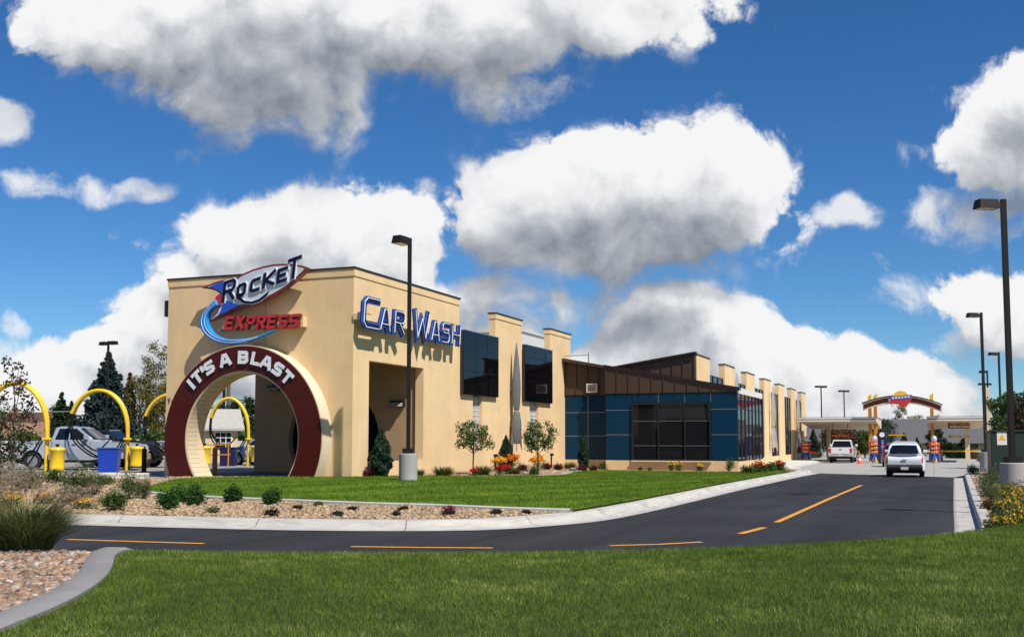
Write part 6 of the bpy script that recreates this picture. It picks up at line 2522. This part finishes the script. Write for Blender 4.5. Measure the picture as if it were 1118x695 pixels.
def mound(name, pos, w, h, mat, label, cat='shrub', nl=900, leaf=.05, flowers=None, nf=0, fs=.05, lump=9, group=None, lw=.55, spiky=0.0):
    """a leafy clump resting on the ground"""
    r = empty(name, pos, vr_.rand() * 6.28, label, cat, group)
    blobs = []
    for i in range(lump):
        a = i * 2.4
        q = w * .32 * math.sqrt((i + .3) / lump)
        s = w * (.20 + .10 * vr_.rand())
        blobs.append(((q * math.cos(a), q * math.sin(a), h * (.34 + .28 * vr_.rand()) * (1 - .35 * q / (w * .32))), (s, s, h * .36)))
    P = blob_pts(nl, blobs, .3)
    P[:, 2] = np.clip(P[:, 2], .01, None)
    if spiky:
        k = int(nl * spiky)
        P[:k, 2] += vr_.rand(k) ** 3 * h * .45
    leaf_obj('foliage', quads(P, leaf, leaf * lw), M[mat], r)
    m = MB()
    for i in range(6):
        c = blobs[i % len(blobs)][0]
        m.tube([(0, 0, -.03), (c[0] * .6, c[1] * .6, c[2])], [.012 * max(1, w), .005], 4)
    m.build('stem', M['bark'], r)
    if flowers and nf:
        F_ = blob_pts(nf * 4, blobs, .95)
        F_ = F_[np.argsort(-F_[:, 2])][:nf] if nf < 400 else F_[:nf]
        F_ = F_ + np.array([0, 0, .03])
        # each bloom is a small tuft of petals
        Pp = np.repeat(F_, 4, 0) + vr_.normal(size=(nf * 4, 3)) * fs * .22
        leaf_obj('flowers', quads(Pp, fs, fs * .6), M[flowers], r)
    return r


def tuft(name, pos, w, h, n, mat, label, cat='grass clump', bw=.012, plumes=0, lean=(0, 0), group=None, plume_len=.22):
    r = empty(name, pos, 0, label, cat, group)
    a = vr_.rand(n) * 2 * np.pi
    rr = np.sqrt(vr_.rand(n)) * w * .19
    base = np.stack([rr * np.cos(a), rr * np.sin(a), np.zeros(n)], 1)
    out = (.25 + .75 * vr_.rand(n)) * w * .5
    hh = h * (.55 + .5 * vr_.rand(n)) * (1 - .35 * (out / (w * .5)) ** 2)
    da = a + vr_.normal(size=n) * .5
    dirv = np.stack([np.cos(da), np.sin(da), np.zeros(n)], 1)
    lv = np.array([lean[0], lean[1], 0.0])
    side = np.stack([-np.sin(da), np.cos(da), np.zeros(n)], 1)
    V, Fq = [], []
    rows = []
    for t, wd in ((0, 1), (.4, .9), (.75, .6), (1.0, .08)):
        c = base + dirv * (out * t ** 1.9)[:, None] + lv[None] * (t ** 2) * hh[:, None]
        c[:, 2] = hh * (1.35 * t - .35 * t ** 2.6)
        rows.append(np.stack([c - side * bw * wd / 2, c + side * bw * wd / 2], 1))
    A = np.stack(rows, 1).reshape(n, 8, 3)
    idx = (np.arange(n) * 8)[:, None]
    Fq = np.concatenate([idx + np.array([[2 * k, 2 * k + 1, 2 * k + 3, 2 * k + 2]]) for k in range(3)], 0)
    np_mesh('blades', A.reshape(-1, 3), Fq, M[mat], r)
    if plumes:
        P = []
        m = MB()
        for i in range(plumes):
            aa = vr_.rand() * 6.28
            o_ = w * (.15 + .33 * vr_.rand())
            hz = h * (.85 + .3 * vr_.rand())
            p1 = np.array([o_ * math.cos(aa) + lean[0] * hz, o_ * math.sin(aa) + lean[1] * hz, hz])
            dv = np.array([.5 * math.cos(aa) + lean[0], .5 * math.sin(aa) + lean[1], .45])
            dv /= np.linalg.norm(dv)
            m.tube([(0, 0, .02), tuple(p1 * np.array([.4, .4, .62])), tuple(p1)], [.003, .0025, .002], 3)
            u = vr_.rand(90)
            q = p1[None] + dv[None] * (u * plume_len)[:, None] - np.array([0, 0, 1])[None] * (u ** 2 * plume_len * .35)[:, None] + vr_.normal(size=(90, 3)) * (.017 * np.sin(np.pi * np.clip(u * .9 + .08, 0, 1)))[:, None]
            P.append(q)
        m.build('stalks', M['plume'], r)
        leaf_obj('plumes', quads(np.concatenate(P), .04, .008), M['plume'], r)
    return r


# ---- front of the island: clipped shrubs and low clumps
for px, py, wpx, hpx, lb in ((184, 556, 28, 24, 'first green leafy shrub from the tall grass in the rock bed'), (196, 549, 26, 22, 'green leafy shrub half behind the first one in the rock bed'), (213, 551.5, 26, 24, 'round green shrub before the left foot of the portal'), (254.5, 548, 22, 21, 'small round green shrub before the middle of the portal'), (296.5, 551, 23, 21, 'small round green shrub before the right foot of the portal')):
    p = GL(px, py)
    sc_ = F / p.y
    mound('shrub', p, wpx / sc_ * 1.05, hpx / sc_ * 1.15, 'lf_box', lb, 'shrub', 1500, .062, group='green shrubs in the rock bed')
low = [(232.5, 560.5, 15, 8, 'lf_grey', None, 'small olive clump below the round green shrubs'), (297.5, 563.5, 20, 10, 'lf_purple', 'fl_cream', 'low purple-green clump at the kerb with pale flecks'), (325, 556.5, 13, 7, 'lf_purple', None, 'low brownish clump right of the small round shrub'), (347.5, 552.5, 11, 6, 'lf_grey', None, 'tiny grey-green clump against the lawn edging'), (369.5, 564, 14, 7, 'lf_dark', None, 'dark green clump near the kerb below the conifer'), (384.5, 557.5, 11, 5.5, 'lf_dark', None, 'tiny dark clump below the lawn edging'),
       (432.5, 563.5, 13, 7, 'lf_purple', None, 'brown-green clump near the kerb below the lamp post'), (439.5, 557.5, 15, 6, 'lf_purple', 'fl_cream', 'flat reddish clump just above the brown-green one'), (490, 562.5, 15, 9, 'lf_purple', 'fl_magenta', 'low clump with magenta blooms in the rock bed'), (541.5, 562, 14, 7, 'lf_purple', None, 'dark reddish clump near the narrow end of the rock bed'), (575.5, 561, 11, 5.5, 'lf_purple', None, 'last small reddish clump at the end of the rock bed')]
for px, py, wpx, hpx, mt, fl, lb in low:
    p = GL(px, py)
    s = F / p.y
    mound('ground_cover', p, wpx / s * 1.1, hpx / s * 1.2, mt, lb, 'low plant', 420, .045, fl, 26 if fl else 0, .045, 6, 'low clumps in the rock bed')

# ---- left end of the island
p = GL(86, 539); mound('shrub', p, 1.3, .85, 'lf_grey', 'wide grey-green bush with cream seed heads left of the blue bin', 'shrub', 3600, .05, 'fl_cream', 110, .05, 12, spiky=.4)
p = GL(141, 545); mound('shrub', p, .85, .74, 'lf_grey', 'bushy plant with cream seed heads below the dark bollard', 'shrub', 2400, .045, 'fl_cream', 60, .04, 10, spiky=.4)
p = GL(158, 545); mound('shrub', p, .45, .68, 'lf_straw', 'narrow wispy green plant right of the seed-head bush', 'shrub', 1100, .06, lump=5, lw=.2, spiky=.5)
p = GL(90, 556); mound('flower_clump', p, .68, .26, 'lf_green', 'low mat of yellow flowers at the kerb', 'flowers', 500, .04, 'fl_yellow', 240, .045, 9)
p = GL(125, 557.5); mound('shrub', p, .72, .56, 'lf_green', 'dark green leafy plant with pale dots beside the yellow mat', 'shrub', 1700, .07, 'fl_cream', 50, .03, 9, lw=.3)
p = GL(101, 541); mound('flower_clump', p, .5, .32, 'lf_purple', 'small purple-flowered plant behind the yellow mat', 'flowers', 500, .05, 'fl_magenta', 60, .04, 6)
p = GL(50, 551); mound('flower_clump', p, .6, .3, 'lf_green', 'yellow flowers behind the big fountain grass', 'flowers', 500, .05, 'fl_yellow', 90, .05, 8)
p = GL(8, 556); mound('flower_clump', p, .9, .4, 'lf_green', 'yellow flowers at the left frame edge behind the fountain grass', 'flowers', 700, .05, 'fl_yellow', 110, .05, 8)
p = GL(30, 534); mound('shrub', p, 1.1, .7, 'lf_grey', 'grey-green bush with pale heads under the sparse young tree', 'shrub', 3000, .05, 'fl_cream', 70, .05, 11, spiky=.4)
p = GL(-10, 536); mound('shrub', p, 1.2, .75, 'lf_straw', 'straw-coloured bush at the left frame edge', 'shrub', 2600, .06, 'fl_cream', 60, .05, 10, spiky=.4, lw=.3)
p = GL(62, 527); mound('shrub', p, .9, .6, 'lf_green', 'green bush at the foot of the nearest vacuum arch', 'shrub', 1800, .06)
p = GL(113, 530); mound('shrub', p, .9, .5, 'lf_grey', 'small grey-green bush before the kerb block', 'shrub', 1300, .05)

# big fountain grasses beside the rock bed
zf = ZN(-6.4, 14.0)
tuft('fountain_grass', (-5.60, 12.5, .40), 1.45, .60, 2600, 'lf_fount', 'big fountain grass with plumes at the corner of the river rocks', bw=.008, plumes=46, lean=(.16, 0), plume_len=.26)
tuft('fountain_grass', (-6.75, 12.9, .40), 1.5, .78, 2200, 'lf_straw', 'tall pale fountain grass at the left frame edge', bw=.008, plumes=60, lean=(.30, 0), plume_len=.30)

# ---- young sparse tree at the left
p = GL(13, 543)
r = tree('young_tree', p, 3.75, .62, .9, 700, .10, 'lf_purple', 'sparse young tree with dark leaves at the left frame edge', clumps=30, csize=.34, tr=.035, shape='column')
tree('young_tree', GL(-2, 540), 2.4, .95, .6, 900, .10, 'lf_green', 'low leafy young tree behind the sparse one', clumps=24, csize=.36, tr=.03)

# ---- bed along the long wall
def wallz(px, py):
    return GL(px, py)


for px, py, wpx, hpx, lb in ((344, 519.5, 15, 9, 'dark red barberry at the right foot of the portal'), (378, 521, 15, 10, 'dark red barberry at the corner of the front block'), (398, 521.5, 11, 9, 'dark red barberry left of the cone-shaped evergreen'), (407, 521.5, 9, 9, 'dark red barberry touching the cone-shaped evergreen'),
                             (570, 514, 13, 8, 'dark red barberry between the rocket and the second round tree'), (597, 513, 12, 8, 'dark red barberry right of the orange flowers'), (609, 513.5, 12, 8, 'dark red barberry at the end of the long wall'), (634.5, 515.2, 13, 8, 'dark red barberry at the foot of the slim evergreen'), (672, 513, 10, 7, 'dark red barberry left of the bright red flowers'), (648, 514.2, 9, 6, 'small dark red barberry right of the slim evergreen')):
    p = GL(px, py)
    s = F / p.y
    mound('barberry', p, wpx / s * 1.15, hpx / s * 1.25, 'lf_red', lb, 'shrub', 700, .07, lump=8, group='red barberries along the wall', spiky=.2)
p = GL(416, 521.5)
bullet('cone_evergreen', p, 1.66, .37, 'lf_conif', 'cone-shaped evergreen at the left edge of the wall opening', 9000, .085)
p = GL(484, 520); tuft('ornamental_grass', p, 1.2, .42, 500, 'lf_straw', 'spreading green grass clump by the wall right of the lamp', bw=.018)
p = GL(457, 519.5); tuft('ornamental_grass', p, .8, .3, 260, 'lf_straw', 'small grass clump by the wall just right of the lamp base', bw=.018)
p = GL(527, 519); tuft('ornamental_grass', p, 1.1, .45, 420, 'lf_straw', 'grass clump under the first round tree', bw=.018)
p = GL(562, 518); tuft('ornamental_grass', p, .9, .3, 300, 'lf_straw', 'grass clump below the rocket sculpture', bw=.018)
p = GL(518.5, 519.5); mound('flower_clump', p, .42, .3, 'lf_green', 'red flowers under the first round tree', 'flowers', 260, .05, 'fl_red', 90, .07, 6)
p = GL(546, 519.5); mound('flower_clump', p, .5, .42, 'lf_green', 'bright red flowers below the small cone evergreen', 'flowers', 300, .05, 'fl_red', 110, .07, 6)
p = GL(554, 518); mound('flower_clump', p, .4, .45, 'lf_green', 'red flowers right behind the bright red ones', 'flowers', 260, .05, 'fl_red', 80, .07, 6)
p = GL(545, 515.5); mound('flower_clump', p, .85, .75, 'lf_green', 'yellow-orange flowers left of the rocket foot', 'flowers', 420, .06, 'fl_gold', 120, .10, 7)
p = GL(559.5, 514.8); mound('flower_clump', p, .85, .9, 'lf_green', 'deep orange flowers at the rocket foot', 'flowers', 420, .06, 'fl_orange', 130, .10, 7)
p = GL(587, 515.5); mound('flower_clump', p, .8, .85, 'lf_green', 'yellow-orange flowers under the second round tree', 'flowers', 420, .06, 'fl_gold', 120, .10, 7)
p = GL(583, 519); mound('shrub', p, .5, .42, 'lf_box', 'small round green shrub below the second round tree', 'shrub', 700, .06)
p = GL(552.5, 514.3); bullet('cone_evergreen', p, 1.5, .32, 'lf_conif', 'slim cone evergreen in front of the rocket sculpture', 6000, .085)
p = GL(637, 514.3); bullet('slim_evergreen', p, 1.75, .25, 'lf_conif', 'slim dark evergreen against the blue panels', 5000, .085)
p = GL(622, 512.8); tuft('ornamental_grass', p, 1.0, .45, 300, 'lf_straw', 'grass clump at the inner corner of the wing', bw=.02)
p = GL(660, 513); mound('shrub', p, .8, .55, 'lf_grey', 'grey-green bush under the blue panels', 'shrub', 900, .07, lump=7)
p = GL(683, 513); mound('flower_clump', p, .5, .5, 'lf_green', 'bright red flowers under the wing window', 'flowers', 350, .06, 'fl_red', 120, .08, 6)
for px, h_, lb in ((733, .55, 'first yellow flowering plant under the wing window'), (741, .62, 'second yellow flowering plant under the wing window'), (764, .42, 'lone yellow flowering plant right of the pair')):
    p = GL(px, 514.5); mound('flower_clump', p, .42, h_, 'lf_grey', lb, 'flowers', 420, .06, 'fl_yellow', 40, .07, 6, spiky=.4)
for px, h_, lb in ((699, .3, 'wispy pale plant right of the red flowers'), (709, .25, 'second wispy pale plant right of the red flowers')):
    p = GL(px, 514); tuft('wispy_plant', p, .4, h_, 120, 'lf_straw', lb, 'plant', bw=.018)
p = GL(797, 515); mound('shrub', p, .55, .8, 'lf_green', 'loose green plant at the wing corner', 'shrub', 420, .08, lump=6, spiky=.6)
for px, py, wpx, hpx, fl, lb in ((818, 518, 18, 12, None, 'green shrub at the left end of the row beside the wing glass'), (829, 517, 18, 13, 'fl_red', 'green shrub with red blooms in the row beside the wing glass'), (841, 515.5, 18, 13, None, 'third green shrub in the row beside the wing glass'), (851, 514, 16, 12, 'fl_red', 'last shrub of the row, nearest the walk')):
    p = GL(px, py)
    s = F / p.y
    mound('shrub', p, wpx / s * 1.1, hpx / s * 1.2, 'lf_green', lb, 'shrub', 900, .085, fl, 30 if fl else 0, .1, 8, 'shrubs beside the wing glass')
# round-headed little trees
for px, lb in ((516.5, 'lollipop tree before the first glass-block window'), (587.5, 'lollipop tree before the second glass-block window')):
    p = GL(px, 518.5)
    s = F / p.y
    tree('round_tree', p, 59 / s, 24 / s, 27 / s, 1900, .10, 'lf_green', lb, clumps=24, csize=.30, tr=.035, group='lollipop trees along the wall', lw=.5)
# path lights
for px, py, lb in ((540.5, 513, 'small bollard light left of the rocket sculpture'), (602, 510.5, 'small bollard light near the end of the long wall')):
    p = GL(px, py)
    r = empty('garden_light', p, RZ, lb, 'garden light')
    MB().lathe([(.04, 0), (.04, .62), (.0, .63)], 8).build('post', M['lamp_dark'], r)
    MB().box(-.05, -.05, .58, .2, .05, .7).build('hood', M['lamp_dark'], r)

# ---- right-hand bed
def gb(px, py):
    return G(px, py, .15)


for i, (px, py, w, h, lb) in enumerate(((1095, 589, .62, .42, 'yellow flower clump nearest the kerb end'), (1110, 588, .7, .5, 'yellow flower clump right beside the nearest one'), (1122, 586, .8, .55, 'yellow flower clump at the right frame edge'), (1099, 572, .7, .5, 'yellow flower clump second along the kerb'), (1111, 570, .9, .62, 'large yellow flower clump before the lamp base'), (1105, 557, .7, .52, 'yellow flower clump third along the kerb'), (1119, 556, .8, .6, 'yellow flower clump under the tall lamp'), (1103, 546, .8, .5, 'yellow flower clump just below the lamp concrete'))):
    mound('flower_clump', gb(px, py), w, h, 'lf_grey', lb, 'flowers', 2200, .06, 'fl_yellow', 60, .042, 10, 'yellow flowers in the right-hand bed', spiky=.5, lw=.3)
mound('shrub', gb(1083, 548), .75, .62, 'lf_grey', 'grey-green bush between the kerb and the tall lamp', 'shrub', 2200, .05, lump=10, spiky=.3, lw=.3)
mound('shrub', gb(1082, 535), 1.0, .75, 'lf_grey', 'larger grey-green bush left of the lamp concrete', 'shrub', 2600, .06, lump=10, spiky=.3, lw=.3)
mound('shrub', gb(1062, 517), .7, .5, 'lf_box', 'small dark round shrub near the far end of the kerb', 'shrub', 900, .06)
mound('shrub', gb(1079, 556), .45, .3, 'lf_rust', 'low rusty plant by the kerb', 'shrub', 500, .05)
for px, py, lb in ((1094, 518, 'orange flowering plant before the green cabinet'), (1112, 520, 'orange flowering plant right of the lamp pole')):
    mound('flower_clump', gb(px, py), .8, .6, 'lf_grey', lb, 'flowers', 900, .06, 'fl_orange', 50, .07, 8, spiky=.4)
for px, py, lb in ((1072, 504, 'rusty low plants at the foot of the second lamp'), (1088, 506, 'wispy plants at the foot of the green cabinet')):
    mound('shrub', G(px, py, .12), 1.0, .6, 'lf_rust', lb, 'shrub', 700, .08)
q = at(1104, 480, 66)
tree('leafy_tree', (q.x, 66, .1), 4.6, 1.5, 1.0, 6500, .16, 'lf_green', 'leafy green tree behind the green cabinet', clumps=34, csize=.33, tr=.09)
q = at(1126, 480, 58)
tree('plum_tree', (q.x, 58, .1), 4.1, 1.25, 1.0, 4200, .15, 'lf_purple', 'purple-leaved tree at the right frame edge', clumps=28, csize=.33, tr=.08)

# ---- trees behind the yard
q = at(116, 480, 88)
conifer('spruce', (q.x, 88, .2), 8.7, 2.75, 'lf_spruce', 'tall blue spruce behind the twin-headed lamp', 60000, leaf=.34)
for px, Y, h, w, mt, lb in ((66, 108, 6.3, 1.9, 'lf_dark', 'dark evergreen left of the blue spruce'), (77, 120, 5.8, 1.6, 'lf_dark', 'smaller dark evergreen touching the spruce'), (140, 97, 7.6, 1.3, 'lf_rust', 'rusty pointed tree right of the blue spruce')):
    q = at(px, 480, Y)
    conifer('evergreen' if mt == 'lf_dark' else 'rusty_tree', (q.x, Y, .2), h, w, mt, lb, 9000, leaf=.30)
for px, Y, h, w, c0, nl, bk, mt, lb in ((171, 92, 10.2, 1.9, 2.0, 5200, 'bark_pale', 'lf_autumn', 'tall yellowing tree with pale trunk left of the portal'), (152, 96, 7.4, 1.8, 1.6, 5000, 'bark_pale', 'lf_autumn', 'lower yellow-green tree between the spruce and the tall yellowing one'), (185, 90, 6.6, 1.7, 1.2, 5200, 'bark', 'lf_autumn', 'yellow-green tree partly behind the tan front')):
    q = at(px, 480, Y)
    tree('yellowing_tree', (q.x, Y, .2), h, w, c0, nl, .17, mt, lb, bark=bk, clumps=30, csize=.36, tr=.13, group='yellowing trees')
for px, Y, h, w, mt, lb in ((267, 92, 5.2, 1.7, 'lf_dark', 'dark green round tree framed by the portal'), (234, 104, 5.0, 1.8, 'lf_green', 'green tree above the booth in the portal'), (205, 95, 5.5, 2.2, 'lf_green', 'green tree behind the left side of the portal'), (20, 140, 5.2, 2.6, 'lf_green', 'green tree beyond the brown-roofed house'), (-30, 120, 7.5, 3.0, 'lf_green', 'broad green tree left of the brown-roofed house'), (62, 146, 6.2, 2.4, 'lf_dark', 'dark tree behind the brown roof'), (290, 110, 5.0, 2.2, 'lf_green', 'green tree hidden by the exit bay')):
    q = at(px, 480, Y)
    tree('broadleaf_tree', (q.x, Y, .2), h, w, h * .2, 5000, .22, mt, lb, clumps=28, csize=.36, tr=.14)
for px, Y, h, w, mt, lb in ((-110, 112, 8.0, 3.2, 'lf_green', 'tall green tree past the left end of the yard'), (-190, 104, 6.4, 2.8, 'lf_dark', 'dark green tree past the left end of the yard'), (-290, 118, 8.6, 3.4, 'lf_green', 'broad green tree far along the pale fence')):
    q = at(px, 480, Y)
    tree('broadleaf_tree', (q.x, Y, .2), h, w, h * .2, 4000, .26, mt, lb, clumps=26, csize=.36, tr=.16)
# hedge along the boundary fence
A, B = at(-470, 480, 86), at(320, 480, 81)
P = np.stack([np.linspace(A.x, B.x, 44000) + vr_.normal(size=44000) * .2, np.linspace(A.y, B.y, 44000) + (vr_.rand(44000) - .5) * 1.4, .3 + vr_.rand(44000) ** .8 * (1.55 + .35 * np.sin(np.linspace(0, 110, 44000)) + .2 * vr_.rand(44000))], 1)
tag(leaf_obj('hedge', quads(P, .26, .17), M['lf_green'], None), 'long green hedge behind the pale boundary fence', 'hedge')

# ---- beyond the pay lanes
far = [('c', 888, 118, 3.3, 1.0, 'lf_dark', 'small dark fir under the left end of the canopy'), ('t', 912, 126, 3.6, 1.9, 'lf_rust', 'reddish tree below the left canopy, behind the pickup'), ('t', 930, 122, 3.2, 1.5, 'lf_rust', 'second reddish tree below the left canopy'), ('t', 944, 116, 3.0, 1.3, 'lf_green', 'bright green tree behind the traffic cone'), ('t', 962, 150, 4.9, 2.3, 'lf_dark', 'dark tree between the canopy and the grey roof'),
       ('c', 987, 124, 2.9, 1.1, 'lf_green', 'young fir before the grey roof, left of centre'), ('c', 1001, 120, 2.3, .8, 'lf_dark', 'smaller fir before the grey roof'), ('t', 1022, 128, 3.4, 1.2, 'lf_dark', 'dark tree behind the right-hand kiosk'), ('c', 1052, 114, 2.2, 1.7, 'lf_dark', 'broad dark fir behind the lowered barrier'), ('t', 1034, 116, 1.6, 1.3, 'lf_dark', 'low dark bush behind the barrier arm'),
       ('t', 985, 235, 10.2, 2.0, 'lf_grey', 'pale tall tree rising behind the grey roof under the arch'), ('t', 1003, 245, 8.0, 2.6, 'lf_autumn', 'yellowish tree top above the grey roof'), ('t', 1026, 240, 7.6, 2.4, 'lf_green', 'green tree top left of the right canopy'), ('t', 940, 240, 6.5, 3.0, 'lf_dark', 'dark distant tree behind the left canopy')]
for kd, px, Y, h, w, mt, lb in far:
    q = at(px, 480, Y)
    if kd == 'c':
        conifer('fir', (q.x, Y, -.35), h, w, mt, lb, 5000, leaf=.20)
    else:
        tree('broadleaf_tree', (q.x, Y, -.35), h, w, h * .15, 3600, .22, mt, lb, clumps=22, csize=.38, tr=.10)
for px, Y, w, h, mt, fl, lb in ((885, 112, 1.8, .9, 'lf_green', 'fl_red', 'flowering bush under the left end of the canopy'), (932, 112, 1.6, 1.1, 'lf_green', 'fl_orange', 'orange-flowered bush right of the white pickup'), (1062, 110, 1.4, .9, 'lf_rust', None, 'rusty bush right of the barrier arm'), (1072, 112, 1.6, .8, 'lf_grey', None, 'grey bush by the tan pylon')):
    q = at(px, 480, Y)
    mound('shrub', (q.x, Y, -.3), w, h, mt, lb, 'shrub', 700, .12, fl, 50 if fl else 0, .14)
# far-off belt of trees along the horizon
n = 60000
X = (vr_.rand(n) - .5) * 760
hgt = 3.2 + 2.2 * np.array([mnoise.noise((x * .035, 3.1, 0)) + .6 * mnoise.noise((x * .12, 9.1, 0)) for x in X])
P = np.stack([X, 300 + vr_.rand(n) * 12 + np.abs(X) * .02, -.5 + np.clip(hgt, .8, None) * vr_.rand(n) ** .7], 1)
o = leaf_obj('distant_trees', quads(P, 1.1, .8), M['lf_dark'], None)
tag(o, kind='stuff')

# the tree belt across the street, behind the photographer: it shows only as reflection in the glass
n = 26000
a = R(70) + vr_.rand(n) * R(220)
rr = 62 + vr_.rand(n) * 9
hgt = 4.6 + 1.6 * np.array([mnoise.noise((q * 9.0, 1.7, 0)) + .6 * mnoise.noise((q * 31.0, 4.1, 0)) for q in a])
P = np.stack([rr * np.sin(a), rr * np.cos(a), -.5 + np.clip(hgt, 1.5, None) * vr_.rand(n) ** .7], 1)
keep = P[:, 1] < 8
o = leaf_obj('street_trees', quads(P[keep], .9, .65), M['lf_dark'], None)
tag(o, kind='stuff')
